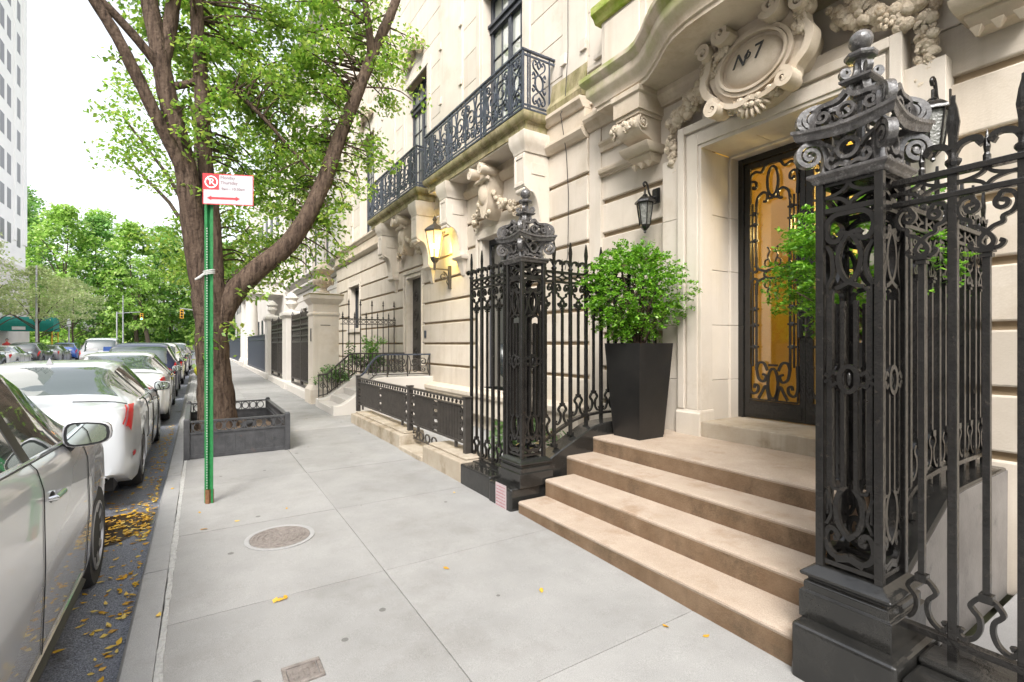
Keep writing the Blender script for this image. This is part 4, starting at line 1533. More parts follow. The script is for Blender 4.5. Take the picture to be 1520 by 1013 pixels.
def pier(label, cx, cy, zg, front):
    """openwork iron pier on a moulded black stone base"""
    t = thing('iron_gate_pier', label, 'gate pier', (cx, cy, zg), 'openwork iron piers of the steps')
    b = MB()
    (fy0, fy1) = front
    b.box(2.50, 3.02, fy0, fy1, zg-.3, .268)
    b.build('stone_base', M['plinth'], t, bevel=.022, seg=3)
    b = MB()
    h = .165
    b.stack([(cx-h-.035, cx+h+.035, cy-h-.035, cy+h+.035, .266), (cx-h-.035, cx+h+.035, cy-h-.035, cy+h+.035, .40),
             (cx-h-.02, cx+h+.02, cy-h-.02, cy+h+.02, .405), (cx-h-.02, cx+h+.02, cy-h-.02, cy+h+.02, .445), (cx-h-.005, cx+h+.005, cy-h-.005, cy+h+.005, .455),
             (cx-h-.005, cx+h+.005, cy-h-.005, cy+h+.005, .468), (cx-h-.03, cx+h+.03, cy-h-.03, cy+h+.03, .478), (cx-h-.035, cx+h+.035, cy-h-.035, cy+h+.035, .492), (cx-h-.02, cx+h+.02, cy-h-.02, cy+h+.02, .505), (cx-.145, cx+.145, cy-.145, cy+.145, .532)])
    b.build('moulded_base', M['plinth'], t, bevel=.005)
    a = .128
    for sx in (1, -1):
        for sy in (1, -1):
            b = MB()
            b.box(cx+sx*a-.018, cx+sx*a+.018, cy+sy*a-.018, cy+sy*a+.018, .53, 2.455)
            b.build('post', M['iron'], t, bevel=.004)
    b = MB()
    b.stack([(cx-a-.02, cx+a+.02, cy-a-.02, cy+a+.02, 2.452), (cx-a-.03, cx+a+.03, cy-a-.03, cy+a+.03, 2.462), (cx-a-.03, cx+a+.03, cy-a-.03, cy+a+.03, 2.472), (cx-a-.048, cx+a+.048, cy-a-.048, cy+a+.048, 2.488), (cx-a-.048, cx+a+.048, cy-a-.048, cy+a+.048, 2.503)])
    b.build('cap', M['iron_grey'], t, bevel=.003)
    Z = (0, 0, 1)
    for (dx, dy) in ((-1, 0), (1, 0), (0, -1), (0, 1)):
        b = MB()
        O = (cx+dx*.118, cy+dy*.118, 0)
        U = (-dy, dx, 0)

        def R(p, w=.020, th=.024, cl=False):
            b.rib(p, w, th, O, U, Z, cl)
        hw = .110
        R([(-hw, 2.315), (hw, 2.315)], .026)
        R([(-hw, 2.445), (hw, 2.445)], .02)
        for sx in (1, -1):
            f = (lambda p: [(sx*x, z) for x, z in p])
            R(f(arc(hw, 2.438, hw-.004, .055, 180, 270)), .016)
            R(f(arc(hw, 2.325, hw-.004, .055, 180, 90)), .016)
            # C-scroll pair under the frieze
            R(f(cr([(0, 2.292), (.06, 2.288), (.097, 2.255), (.103, 2.205), (.085, 2.165), (.055, 2.158), (.036, 2.18), (.05, 2.20)], 5)), .024)
            # almond loop and its tails
            R(f(cr([(.045, 2.20), (-.01, 2.18), (-.045, 2.11), (-.048, 2.04), (-.02, 1.97), (.03, 1.935), (.06, 1.925)], 5)), .020)
            R(f(cr([(.10, 2.14), (.075, 2.08), (.072, 2.0), (.10, 1.93)], 5)), .016)
            # long looped bars
            for (u0, u1, z0, z1) in ((.028, .082, .955, 1.90),):
                R(f([(u0, z1-.04), (u0, z0), (u0+.012, z0-.022), (u1-.012, z0-.022), (u1, z0), (u1, z1), (u1-.012, z1+.02)]), .016)
            R(f([(.095, .80), (.095, 1.93)]), .010)
            # medallion ears
            R(f(cr([(.050, 1.50), (.075, 1.515), (.085, 1.49), (.108, 1.50)], 4)), .016, .034)
            R(f(cr([(.050, 1.46), (.075, 1.445), (.085, 1.47), (.108, 1.46)], 4)), .016, .034)
            # foot
            R(f(cr([(.02, .95), (.05, .90), (.058, .83), (.045, .76), (.012, .715), (-.01, .70)], 5)), .022)
            R(f(cr([(.0, .615), (.06, .60), (.098, .635), (.105, .69), (.085, .735), (.055, .725), (.052, .695), (.068, .69)], 5)), .024)
            R(f(cr([(.10, .92), (.08, .84), (.08, .80), (.10, .75)], 4)), .014)
        R(ell(0, 1.48, .040, .062), .022, .040, True)
        R([(-hw, .56), (hw, .56)], .022)
        R([(-.06, .58), (0, .60), (.06, .58)], .02)
        b.ball((O[0]+dx*.006, O[1]+dy*.006, 1.48), (.012, .012, .035), 8, 6)
        b.build('panel', M['iron'], t, True, ang=50)
    # crown
    m = M['iron_grey']
    b = MB()
    for q in range(4):
        w = PI/4+q*PI/2
        U = (math.cos(w), math.sin(w), 0)
        O = (cx, cy, 0)
        # corner volute under the eave
        p = vol(.235, 2.60, .062, .012, 95, -1.7)
        ws = [.024*(1-.4*i/(len(p)-1)) for i in range(len(p))]
        b.rib(p, ws, .036, O, U, Z)
        b.rib(cr([(.235, 2.662), (.19, 2.655), (.165, 2.61), (.16, 2.55), (.175, 2.505)], 5), .028, .042, O, U, Z)
        b.ball((cx+U[0]*.235, cy+U[1]*.235, 2.60), .018, 8, 6)
        # rib above the eave
        up = cr([(.262, 2.735), (.285, 2.765), (.272, 2.815), (.215, 2.845), (.14, 2.852), (.085, 2.872), (.055, 2.915), (.048, 2.955)], 6)
        b.rib(up, .021, .032, O, U, Z)
        p = vol(.218, 2.782, .048, .012, 60, -1.5)
        b.rib(p, .018, .034, O, U, Z)
        b.rib(ell(.125, 2.792, .036, .034, 18), .015, .032, O, U, Z, True)
        b.rib(cr([(.20, 2.83), (.16, 2.835), (.10, 2.845), (.065, 2.82), (.045, 2.78), (.06, 2.75), (.08, 2.762)], 5), .017, .034, O, U, Z)
        # upper small volutes
        p = vol(.070, 3.005, .026, .007, 250, 1.5, 14)
        b.rib(p, .013, .026, O, U, Z)
        b.rib(cr([(.062, 2.98), (.036, 2.985), (.024, 3.02), (.022, 3.06)], 4), .016, .022, O, U, Z)
    for q in range(4):
        w = q*PI/2
        U = (-math.sin(w), math.cos(w), 0)
        O = (cx+math.cos(w)*.125, cy+math.sin(w)*.125, 0)
        b.rib(ell(0, 2.605, .045, .045, 20), .018, .034, O, U, Z, True)
        for sx in (1, -1):
            b.rib([(sx*x, z) for x, z in cr([(.0, 2.52), (.04, 2.535), (.075, 2.525), (.095, 2.55), (.08, 2.575), (.062, 2.56)], 5)], .018, .032, O, U, Z)
            b.rib([(sx*x, z) for x, z in cr([(.05, 2.60), (.08, 2.635), (.12, 2.66)], 5)], .016, .03, O, U, Z)
        O2 = (cx+math.cos(w)*.15, cy+math.sin(w)*.15, 0)
        for sx in (1, -1):
            b.rib([(sx*x, z) for x, z in cr([(.17, 2.735), (.165, 2.80), (.11, 2.835), (.04, 2.84), (.0, 2.875)], 5)], .022, .03, O2, U, Z)
            b.rib([(sx*x, z) for x, z in vol(.105, 2.785, .036, .010, 80, -1.4)], .015, .028, O2, U, Z)
        b.rib(ell(0, 2.782, .034, .032, 18), .014, .028, O2, U, Z, True)
    cr_ = b.build('crown', m, t, True, ang=50)
    b = MB()
    # concave eave, sagging between the corners
    sec = [(-.012, 2.675), (.004, 2.672), (.012, 2.688), (.016, 2.705), (.028, 2.712), (.028, 2.728), (-.012, 2.732)]
    loop = []
    for q in range(4):
        w = PI/4+q*PI/2
        c0 = Vector((math.cos(w), math.sin(w), 0))*.262*1.12
        c1 = Vector((math.cos(w+PI/2), math.sin(w+PI/2), 0))*.262*1.12
        for k in range(12):
            s_ = k/12
            p = c0.lerp(c1, s_)
            bow = 1-.13*math.sin(PI*s_)
            loop.append((p*bow, .022*abs(2*s_-1)**2))
    rows = []
    for lo, dz in loop+[loop[0]]:
        r = lo.normalized()
        rows.append([(cx+lo.x+r.x*o_, cy+lo.y+r.y*o_, z+dz-.012) for o_, z in sec+[sec[0]]])
    b.grid(rows)
    b.build('eave', M['iron_grey'], cr_, True, ang=40)
    b = MB()
    b.lathe([(.02, 2.50), (.02, 2.86), (.045, 2.89), (.05, 2.92), (.03, 2.945)], (cx, cy, 0), 10)
    b.stack([(cx-.055, cx+.055, cy-.055, cy+.055, 2.945), (cx-.072, cx+.072, cy-.072, cy+.072, 2.958), (cx-.072, cx+.072, cy-.072, cy+.072, 2.97)])
    b.lathe([(.032, 2.97), (.024, 2.99), (.022, 3.04), (.034, 3.065), (.066, 3.072), (.072, 3.082), (.072, 3.094), (.05, 3.105), (.022, 3.112), (.02, 3.12)], (cx, cy, 0), 8, PI/8)
    st = b.build('finial', m, cr_, True, ang=25)
    b = MB()
    b.ball((cx, cy, 3.163), .053, 20, 14)
    b.build('ball', m, cr_, True)
    return t


pier('openwork black iron gate pier with ball finial, large and close at the right', 2.79, 1.115, -.02, (.865, 1.31))
pf = pier('openwork black iron gate pier with ball finial, the farther one below the planter', 2.79, 4.085, .05, (3.915, 4.335))
b = MB()
b.box(2.515, 2.525+.5, 4.34, 5.0, -.2, .292)
b.box(2.68, 2.90, 4.36, 5.28, .16, .30)
tag(b.build('plinth_wall', M['plinth'], bevel=.015), 'low black painted plinth wall under the short fence by the far iron pier', 'stone wall')
b = MB()
b.box(2.52, 3.02, -3, .86, -.25, .225)
b.box(2.70, 2.88, -3, .86, .225, .262)
tag(b.build('plinth_wall', M['plinth'], bevel=.015), 'black painted plinth wall under the fence closest to the camera', 'stone wall')
t = thing('notice', 'faded pinkish white notice with red print stuck on the black plinth', 'notice', (2.497, 4.08, .15))
b = MB()
b.box(2.4945, 2.4985, 3.985, 4.18, .045, .285)
b.build('sheet', M['paper'], t)
b = MB()
random.seed(8)
for i in range(7):
    z = .262-i*.031
    y = 4.165
    while y > 4.005:
        w = random.uniform(.008, .026)
        b.box(2.4925, 2.494, max(y-w, 4.0), y, z-.010, z-random.choice([0, .003]))
        y -= w+.006
b.build('print', M['ink'], t)

# ------------------------------------------------------------------ low cast railing on its stone kerb
t = thing('low_iron_railing', 'low black cast railing with close bars and lacy strips along the areaway', 'railing', (2.75, 7.5, .1))
def low_panel(y0, y1, z0, z1):
    b = MB()
    X = 2.74
    b.box(X-.028, X+.028, y0, y1, z1-.022, z1+.006)
    b.box(X-.018, X+.018, y0, y1, z1-.10, z1-.082)
    b.box(X-.018, X+.018, y0, y1, z0+.02, z0+.045)
    k = int((y1-y0)/.115)
    for i in range(k):
        y = y0+(i+.5)*(y1-y0)/k
        b.ball((X, y, z1-.052), (.014, .028, .026), 8, 5)
    strips = [y0+.10, (y0+y1)/2, y1-.10]
    y = y0+.03
    while y < y1-.02:
        if min(abs(y-s_) for s_ in strips) > .085:
            b.box(X-.009, X+.009, y-.010, y+.010, z0+.045, z1-.10)
        y += .046
    for s_ in strips:
        for dy in (-.085, .085):
            b.box(X-.011, X+.011, s_+dy-.008, s_+dy+.008, z0+.045, z1-.10)
        n = 3
        H = (z1-.10-z0-.045)/n
        for q in range(n):
            zc = z0+.045+H*(q+.5)
            b.rib(ell(0, zc, .03, H*.32, 12), .014, .018, (X, s_, 0), (0, 1, 0), (0, 0, 1), True)
            for sx in (1, -1):
                b.rib([(sx*x, z) for x, z in cr([(.03, zc), (.055, zc+H*.35), (.078, zc+H*.2), (.06, zc+H*.1)], 4)], .014, .018, (X, s_, 0), (0, 1, 0), (0, 0, 1))
                b.rib([(sx*x, z) for x, z in cr([(.03, zc), (.055, zc-H*.35), (.078, zc-H*.2), (.06, zc-H*.1)], 4)], .014, .018, (X, s_, 0), (0, 1, 0), (0, 0, 1))
    for y in (y0+.3, y1-.3):
        b.box(X-.016, X+.016, y-.016, y+.016, z0-.06, z0+.02)
    return b.build('panel', M['iron_soft'], t)
low_panel(7.17, 9.98, .42, .975)
low_panel(5.26, 7.11, .42, .985)
for y, z0 in ((7.14, .13), (10.0, .3), (5.26, .3)):
    b = MB()
    b.box(2.70, 2.78, y-.035, y+.035, z0, 1.0)
    b.box(2.69, 2.79, y-.045, y+.045, 1.0, 1.02)
    b.build('post', M['iron_soft'], t, bevel=.004)
b = MB()
Oq = (2.745, 6.6, 0)
for i in range(4):
    b.rib(ell(-.35+i*.23, .31, .08, .055, 14), .016, .018, Oq, (0, 1, 0), (0, 0, 1), True)
b.box(2.735, 2.755, 6.1, 7.1, .235, .25)
b.build('lower_scrolls', M['iron_soft'], t)
b = MB()
for (y0, y1) in ((5.01, 6.12), (7.0, 9.72)):
    b.box(2.52, 2.92, y0, y1, -.05, .305)
    b.box(2.60, 2.92, y0+.02, y1-.02, .305, .335)
b.box(2.50, 2.95, 6.124, 6.996, -.05, .155)
tag(b.build('stone_kerb_wall', M['step_pale'], bevel=.018), 'pale stone kerb wall with a gap, carrying the low black railing', 'stone wall')
# ------------------------------------------------------------------ stoop of the next house with its two curved railings
t = thing('stoop', 'pale stone stoop rising to the door under the far balcony', 'steps', (3.4, 11.6, .13))
for i in range(5):
    x = 2.42+i*.30
    b = MB()
    b.box(x, x+.32 if i < 4 else 4.70, 10.95, 12.35, .02, .13+.155*(i+1)-.002*0)
    b.build('step', M['lime_white'], t, bevel=.012)
for y in (10.72, 12.35):
    b = MB()
    b.ext(cr([(2.42, .34), (2.62, .36), (2.95, .58), (3.25, .82), (3.5, .90), (4.69, .90)], 5)+[(4.69, 0), (2.42, 0)], (0, y, 0), (1, 0, 0), (0, 0, 1), (0, .23, 0))
    b.build('cheek', M['lime_white'], t, True, bevel=.012)


def stair_rail(label, y, far):
    t = thing('stair_railing', label, 'railing', (3.3, y, .3), 'iron railings of the stoop')
    b = MB()
    if far:
        top = [(2.45, .90), (2.66, .92), (3.18, 1.38), (3.3, 1.41), (4.62, 1.41)]
    else:
        top = cr([(2.98, .93), (3.10, 1.02), (3.22, 1.20), (3.38, 1.36), (3.56, 1.41), (3.8, 1.41)], 5)+[(4.66, 1.41)]
    b.rib(top, .035, .05, (0, y, 0), (1, 0, 0), (0, 0, 1))
    b.build('handrail', M['iron_blue' if not far else 'iron_soft'], t)
    b = MB()
    bot = (lambda x: .37+max(0, min(1, (x-2.6)/.75))*.56)

    def topz(x):
        for (x0, z0), (x1, z1) in zip(top, top[1:]):
            if x0 <= x <= x1:
                return z0+(z1-z0)*(x-x0)/(x1-x0)
        return top[-1][1]
    x0 = top[0][0]
    b.rib([(x0, bot(x0)+.03), (2.65, bot(2.65)+.03), (3.35, bot(3.35)+.03), (4.62, bot(4.6)+.03)] if far else [(x0, bot(x0)+.03), (3.35, bot(3.35)+.03), (4.66, .96)], .02, .03, (0, y, 0), (1, 0, 0), (0, 0, 1))
    if far:
        xs = [x0+.02+i*.10 for i in range(22)]
        for x in xs:
            b.box(x-.012, x+.012, y-.012, y+.012, bot(x), topz(x))
        for i in range(10):
            x = x0+.12+i*.21
            zc = (bot(x)+topz(x))/2
            b.rib(vol(x, zc, .075, .02, 90, 1.4), .015, .02, (0, y, 0), (1, 0, 0), (0, 0, 1))
    else:
        for x in (3.62, 4.10, 4.64):
            b.box(x-.014, x+.014, y-.014, y+.014, .90, 1.41)
        for (x, s_) in ((3.32, 1), (3.78, 1), (3.96, -1), (4.28, 1), (4.48, -1)):
            zc = (bot(x)+topz(x))/2+.02
            b.rib([(x+s_*(u), z) for u, z in vol(0, zc+.05, .12, .02, 200, 1.7)], .02, .022, (0, y, 0), (1, 0, 0), (0, 0, 1))
            b.rib([(x+s_*(u), z) for u, z in vol(.0, zc-.13, .07, .015, 70, -1.5)], .018, .022, (0, y, 0), (1, 0, 0), (0, 0, 1))
            b.rib([(x+s_*u, z) for u, z in cr([(-.14, .97), (-.10, 1.15), (-.15, 1.38)], 5)], .016, .02, (0, y, 0), (1, 0, 0), (0, 0, 1))
    b.build('scrollwork', M['iron_soft'], t)


stair_rail('curved scroll railing on the near side of the pale stone stoop', 10.84, False)
stair_rail('sloping black railing on the far side of the pale stone stoop', 12.46, True)

# ------------------------------------------------------------------ stone pier with urn, spiked fence, gates and far fences
t = thing('stone_gate_pier', 'tall cream stone pier topped by a carved urn, beside dark gates', 'gate pier', (2.80, 13.4, .15))
b = MB()
x0, x1, y0, y1 = 2.45, 3.08, 13.05, 13.68
b.stack([(x0-.07, x1+.07, y0-.07, y1+.07, .0), (x0-.07, x1+.07, y0-.07, y1+.07, .50), (x0-.03, x1+.03, y0-.03, y1+.03, .56), (x0, x1, y0, y1, .62), (x0, x1, y0, y1, 2.36), (x0-.03, x1+.03, y0-.03, y1+.03, 2.40), (x0-.03, x1+.03, y0-.03, y1+.03, 2.44), (x0, x1, y0, y1, 2.46), (x0, x1, y0, y1, 2.66), (x0-.05, x1+.05, y0-.05, y1+.05, 2.72), (x0-.10, x1+.10, y0-.10, y1+.10, 2.80), (x0-.10, x1+.10, y0-.10, y1+.10, 2.90), (x0-.02, x1+.02, y0-.02, y1+.02, 2.95)])
pt = b.build('shaft', M['lime_clean'], t, bevel=.01)
b = MB()
b.box(x0-.11, x1+.11, y0-.11, y1+.11, 2.895, 2.925)
b.build('mossy_top', M['moss'], t)
b = MB()
b.lathe([(.16, 2.95), (.16, 3.0), (.09, 3.05), (.08, 3.10), (.14, 3.15), (.24, 3.24), (.25, 3.30), (.20, 3.36), (.17, 3.42), (.18, 3.47), (.25, 3.52), (.27, 3.56), (.24, 3.58), (.20, 3.66), (.08, 3.74), (.05, 3.80), (.001, 3.82)], ((x0+x1)/2, (y0+y1)/2, 0), 20)
for k in range(10):
    w = 2*PI*k/10
    b.ball(((x0+x1)/2+.22*math.cos(w), (y0+y1)/2+.22*math.sin(w), 3.27), (.05, .05, .09), 6, 5)
b.build('urn', M['lime_warm'], t, True)
b = MB()
b.box(x0-.012, x0+.01, y0+.20, y0+.30, 1.72, 2.05)
b.box(x0+.18, x0+.42, y0-.006, y0+.01, 2.12, 2.14)
b.build('doorbell_plate', M['iron_soft'], t)
t = thing('spiked_iron_fence', 'thin black spear fence between the stone pier and the house wall', 'iron fence', (3.9, 13.3, .3))
b = MB()
b.rib([(3.18, 2.32), (4.7, 2.32)], .03, .03, (0, 13.3, 0), (1, 0, 0), (0, 0, 1))
b.rib([(3.18, 2.18), (4.7, 2.18)], .02, .03, (0, 13.3, 0), (1, 0, 0), (0, 0, 1))
b.rib([(3.18, .8), (4.7, .8)], .03, .03, (0, 13.3, 0), (1, 0, 0), (0, 0, 1))
for i in range(10):
    x = 3.24+i*.155
    b.rib(ell(x+.077, 2.25, .05, .045, 10), .014, .02, (0, 13.3, 0), (1, 0, 0), (0, 0, 1), True)
b.build('rail', M['iron_soft'], t)
for i in range(10):
    x = 3.24+i*.155
    b = MB()
    zt = 2.86 if i % 2 else 2.52
    b.lathe([(.013, .7), (.013, 2.34), (.03, 2.37), (.013, 2.40), (.012, zt-.18), (.035, zt-.15), (.012, zt-.12), (.024, zt-.09), (.001, zt)], (x, 13.3, 0), 6)
    b.build('bar', M['iron_soft'], t)


def gate(label, y0, y1, zt, cat='gate'):
    X = 2.62
    t = thing('iron_gate', label, cat, (X, (y0+y1)/2, .2), 'dark gates along the pavement')
    b = MB()
    b.box(X-.02, X+.02, y0+.10, y1-.10, .58, 1.72)
    n = int((y1-y0)/.13)
    for i in range(n):
        y = y0+.12+(y1-y0-.24)*i/n
        b.box(X-.032, X-.018, y, y+.02, .58, 1.72)
    b.build('panel', M['iron_soft'], t)
    b = MB()
    for z in (.42, .58, 1.72, 1.90, 2.10, 2.22, zt):
        b.box(X-.03, X+.03, y0, y1, z-.025, z+.025)
    for y in (y0+.03, y1-.03, (y0+y1)/2):
        b.box(X-.04, X+.04, y-.04, y+.04, .40, zt+.12)
        b.lathe([(.03, zt+.12), (.05, zt+.17), (.001, zt+.30)], (X, y, 0), 8)
    y = y0+.1
    while y < y1-.1:
        b.box(X-.01, X+.01, y-.01, y+.01, 1.72, zt+.16)
        b.rib(ell(y+.07, 1.81, .05, .06, 10), .016, .02, (X, 0, 0), (0, 1, 0), (0, 0, 1), True)
        b.rib(ell(y+.07, 2.01, .05, .07, 10), .016, .02, (X, 0, 0), (0, 1, 0), (0, 0, 1), True)
        y += .14
    b.build('frame', M['iron_soft'], t)
    b = MB()
    b.box(2.44, 2.95, y0, y1, -.1, .38)
    b.build('sill', M['lime_white'], t, bevel=.02)


gate('dark boarded iron gate right beside the stone pier with the urn', 13.95, 17.3, 2.42)
gate('second dark iron gate, between two slim pale posts further along', 18.6, 22.4, 2.42)
for (y0, y1, h, lab) in ((17.45, 18.45, 2.5, 'pale stone gate post between the two dark gates'), (22.6, 23.5, 2.6, 'pale stone gate post with a small urn at the end of the gates')):
    b = MB()
    b.stack([(2.40, 3.0, y0, y1, 0), (2.40, 3.0, y0, y1, .4), (2.46, 2.95, y0+.05, y1-.05, .45), (2.46, 2.95, y0+.05, y1-.05, h), (2.38, 3.03, y0-.04, y1+.04, h+.1), (2.38, 3.03, y0-.04, y1+.04, h+.2), (2.5, 2.9, y0+.1, y1-.1, h+.25)])
    b.lathe([(.12, h+.25), (.07, h+.32), (.2, h+.5), (.15, h+.62), (.22, h+.7), (.1, h+.85), (.01, h+.9)], (2.7, (y0+y1)/2, 0), 12)
    tag(b.build('stone_post', M['lime_white'], bevel=.012), lab, 'gate post')


def plainfence(label, y0, y1, z1):
    t = thing('street_fence', label, 'iron fence', (2.6, (y0+y1)/2, .2), 'far blue grey fences')
    b = MB()
    y = y0
    while y < y1:
        b.box(2.585, 2.615, y, y+.035, .35, z1)
        y += .075
    b.box(2.57, 2.63, y0, y1, z1-.2, z1-.15)
    b.box(2.57, 2.63, y0, y1, z1, z1+.05)
    b.box(2.57, 2.63, y0, y1, .42, .47)
    b.build('bars', M['iron_blue'], t)
    b = MB()
    b.box(2.45, 2.75, y0, y1, -.1, .38)
    b.build('kerb', M['lime_white'], t)


plainfence('blue grey iron fence between the pale post and the white column', 23.6, 33.6, 2.05)
plainfence('blue grey iron fence beyond the white column', 39, 62, 2.1)
# ------------------------------------------------------------------ foliage


def leaves(mb, c, r, n, size, rnd, flat=.8, droop=.3, hollow=0.):
    cx, cy, cz = c
    rx, ry, rz = r if isinstance(r, (tuple, list)) else (r, r, r*flat)
    for _ in range(n):
        while True:
            x, y, z = rnd.uniform(-1, 1), rnd.uniform(-1, 1), rnd.uniform(-1, 1)
            d = x*x+y*y+z*z
            if hollow*hollow <= d <= 1:
                break
        px, py, pz = cx+x*rx, cy+y*ry, cz+z*rz
        s = size*rnd.uniform(.6, 1.25)
        a = rnd.uniform(0, 2*PI)
        e = rnd.gauss(-droop, .45)
        ux, uy, uz = math.cos(a)*math.cos(e), math.sin(a)*math.cos(e), math.sin(e)
        t = rnd.gauss(0, .6)
        vx, vy, vz = -math.sin(a)*math.cos(t), math.cos(a)*math.cos(t), math.sin(t)
        w = s*.36
        mb.add([(px, py, pz), (px+ux*s*.45+vx*w, py+uy*s*.45+vy*w, pz+uz*s*.45+vz*w), (px+ux*s, py+uy*s, pz+uz*s-.08*s), (px+ux*s*.45-vx*w, py+uy*s*.45-vy*w, pz+uz*s*.45-vz*w)], [(0, 1, 2, 3)])


def taper(pts, r0, r1, n=5):
    p = cr([tuple(q) for q in pts], n)
    return p, [r0+(r1-r0)*i/(len(p)-1) for i in range(len(p))]


# ------------------------------------------------------------------ street tree
rnd = random.Random(5)
tree = thing('street_tree', 'big multi stemmed street tree in the iron edged pit behind the green sign post', 'tree', (.36, 9.15, .13))
b = MB()
TY = 9.12
pts = [(.30, TY, .05), (.28, TY, .42), (.25, TY, .95), (.21, TY, 1.5), (.19, TY+.02, 2.0), (.17, TY+.03, 2.4), (.12, TY+.03, 2.75)]
p = cr(pts, 5)
rr = [.35, .285, .245, .228, .23, .245, .21]
rs = []
for i in range(len(p)):
    t_ = i/5
    k = min(int(t_), 5)
    rs.append(rr[k]+(rr[k+1]-rr[k])*(t_-k))
b.tube(p, rs, 18)
# bark relief: push the trunk surface in and out
b.v = [(x+.012*math.sin(z*9+math.atan2(y-TY, x-.3)*7)+rnd.uniform(-.006, .006), y+rnd.uniform(-.008, .008), z) for x, y, z in b.v]
b.build('trunk', M['bark'], tree, True, ang=180)
LIMBS = [
    ([(.22, TY, 1.85), (.46, TY-.02, 2.40), (.82, TY-.10, 2.86), (1.23, TY-.15, 3.26), (1.55, TY-.15, 3.76), (1.88, TY-.12, 4.52), (2.17, TY-.1, 5.43), (2.47, TY, 6.24), (2.78, TY+.1, 7.08), (3.1, TY+.1, 7.9), (3.35, TY+.2, 8.6)], .18, .078),
    ([(.14, TY, 2.3), (.04, TY, 2.83), (-.03, TY-.02, 3.34), (-.09, TY-.03, 3.86), (-.15, TY, 4.4), (-.26, TY, 4.9), (-.38, TY, 5.45), (-.46, TY, 5.94), (-.60, TY+.1, 6.8), (-.75, TY+.2, 8.0)], .18, .105),
    ([(.24, TY+.05, 2.3), (.24, TY+.10, 3.0), (.19, TY+.12, 3.8), (.12, TY+.12, 4.42), (.09, TY+.12, 5.05), (.05, TY+.1, 5.9), (.0, TY+.1, 6.8), (-.03, TY+.2, 8.2)], .13, .088),
    ([(-.12, TY-.03, 4.15), (-.26, TY-.10, 4.5), (-.46, TY-.15, 4.92), (-.70, TY-.2, 5.46), (-.95, TY-.25, 6.0), (-1.24, TY-.25, 6.5), (-1.5, TY-.3, 6.9), (-1.9, TY-.4, 7.6)], .098, .062),
    ([(-.40, TY, 5.72), (-.66, TY-.1, 6.03), (-1.05, TY-.2, 6.40), (-1.4, TY-.3, 6.6)], .075, .05),
    ([(-.45, TY, 5.9), (-.36, TY+.1, 6.5), (-.25, TY+.1, 7.4)], .11, .09),
    ([(.08, TY+.1, 5.9), (-.1, TY+.1, 5.75), (-.3, TY, 5.6)], .045, .06),
    ([(.10, TY+.1, 5.7), (.5, TY, 5.75), (.9, TY-.1, 5.4), (1.35, TY-.2, 4.9), (1.6, TY-.3, 4.6)], .045, .018),
    ([(2.78, TY+.1, 7.0), (2.7, TY, 7.5), (2.55, TY-.1, 8.2)], .08, .05),
]
limbpts = []
for pts, r0, r1 in LIMBS:
    b = MB()
    p, rs = taper(pts, r0, r1, 5)
    b.tube(p, rs, 12)
    b.v = [(x+rnd.uniform(-.006, .006), y+rnd.uniform(-.006, .006), z) for x, y, z in b.v]
    b.build('limb', M['bark'], tree, True, ang=180)
    limbpts += [Vector(q) for q in p]
# crown: leaf sprays on twigs
CL = []
for (x, y, z, r, n, k) in [
        (.6, 10.2, 6.9, 1.3, 20, 150), (-.2, 10.4, 7.4, 1.2, 14, 150), (1.5, 10.0, 7.2, 1.2, 20, 150), (1.1, 9.9, 5.9, 1.0, 17, 150), (.7, 10.2, 5.0, .8, 12, 140),
        (1.7, 9.6, 5.0, .95, 16, 140), (1.5, 9.7, 4.1, .75, 14, 140), (1.0, 9.8, 3.5, .6, 10, 130), (1.3, 9.4, 2.8, .5, 6, 90), (.75, 9.8, 2.75, .45, 5, 100), (2.3, 9.4, 6.3, .9, 14, 130),
        (2.6, 9.6, 7.6, 1.0, 16, 130), (3.4, 9.4, 7.7, .8, 8, 110), (3.2, 9.0, 6.75, .45, 5, 80), (2.75, 9.0, 5.2, .40, 5, 85), (2.45, 9.1, 4.7, .3, 3, 70), (1.95, 9.0, 3.35, .33, 4, 70), (-.75, 9.4, 7.1, .6, 9, 90), (-.1, 9.6, 6.3, .6, 9, 110), (.9, 9.3, 7.6, .9, 10, 120), (1.5, 9.4, 6.2, .8, 9, 120), (-1.35, 9.0, 6.75, .22, 3, 50), (-.95, 9.0, 5.75, .16, 3, 14), (-.62, 9.0, 5.1, .12, 2, 10), (-.25, 9.3, 5.5, .3, 4, 50),
        (-.05, 9.0, 4.75, .3, 3, 60), (.15, 8.8, 5.2, .35, 5, 70), (.25, 9.0, 1.75, .35, 3, 50), (1.9, 9.8, 4.4, .7, 10, 100), (2.1, 9.6, 5.6, .7, 10, 110), (.7, 9.6, 6.0, .7, 10, 120), (1.0, 9.7, 4.6, .6, 8, 110), (2.2, 9.5, 7.0, .8, 10, 120), (1.25, 9.9, 6.7, .8, 10, 130), (.5, 10.0, 8.4, 1.6, 16, 120), (2.0, 10.0, 8.6, 1.5, 14, 120), (.45, 9.4, 4.2, .4, 5, 90), (.55, 9.7, 3.4, .4, 4, 80)]:
    for q in range(n):
        CL.append((x+rnd.gauss(0, .5)*r, y+rnd.gauss(0, .55)*r, z+rnd.gauss(0, .42)*r, rnd.uniform(.16, .34), int(k*rnd.uniform(.5, 1.05))))
b, tw = MB(), MB()
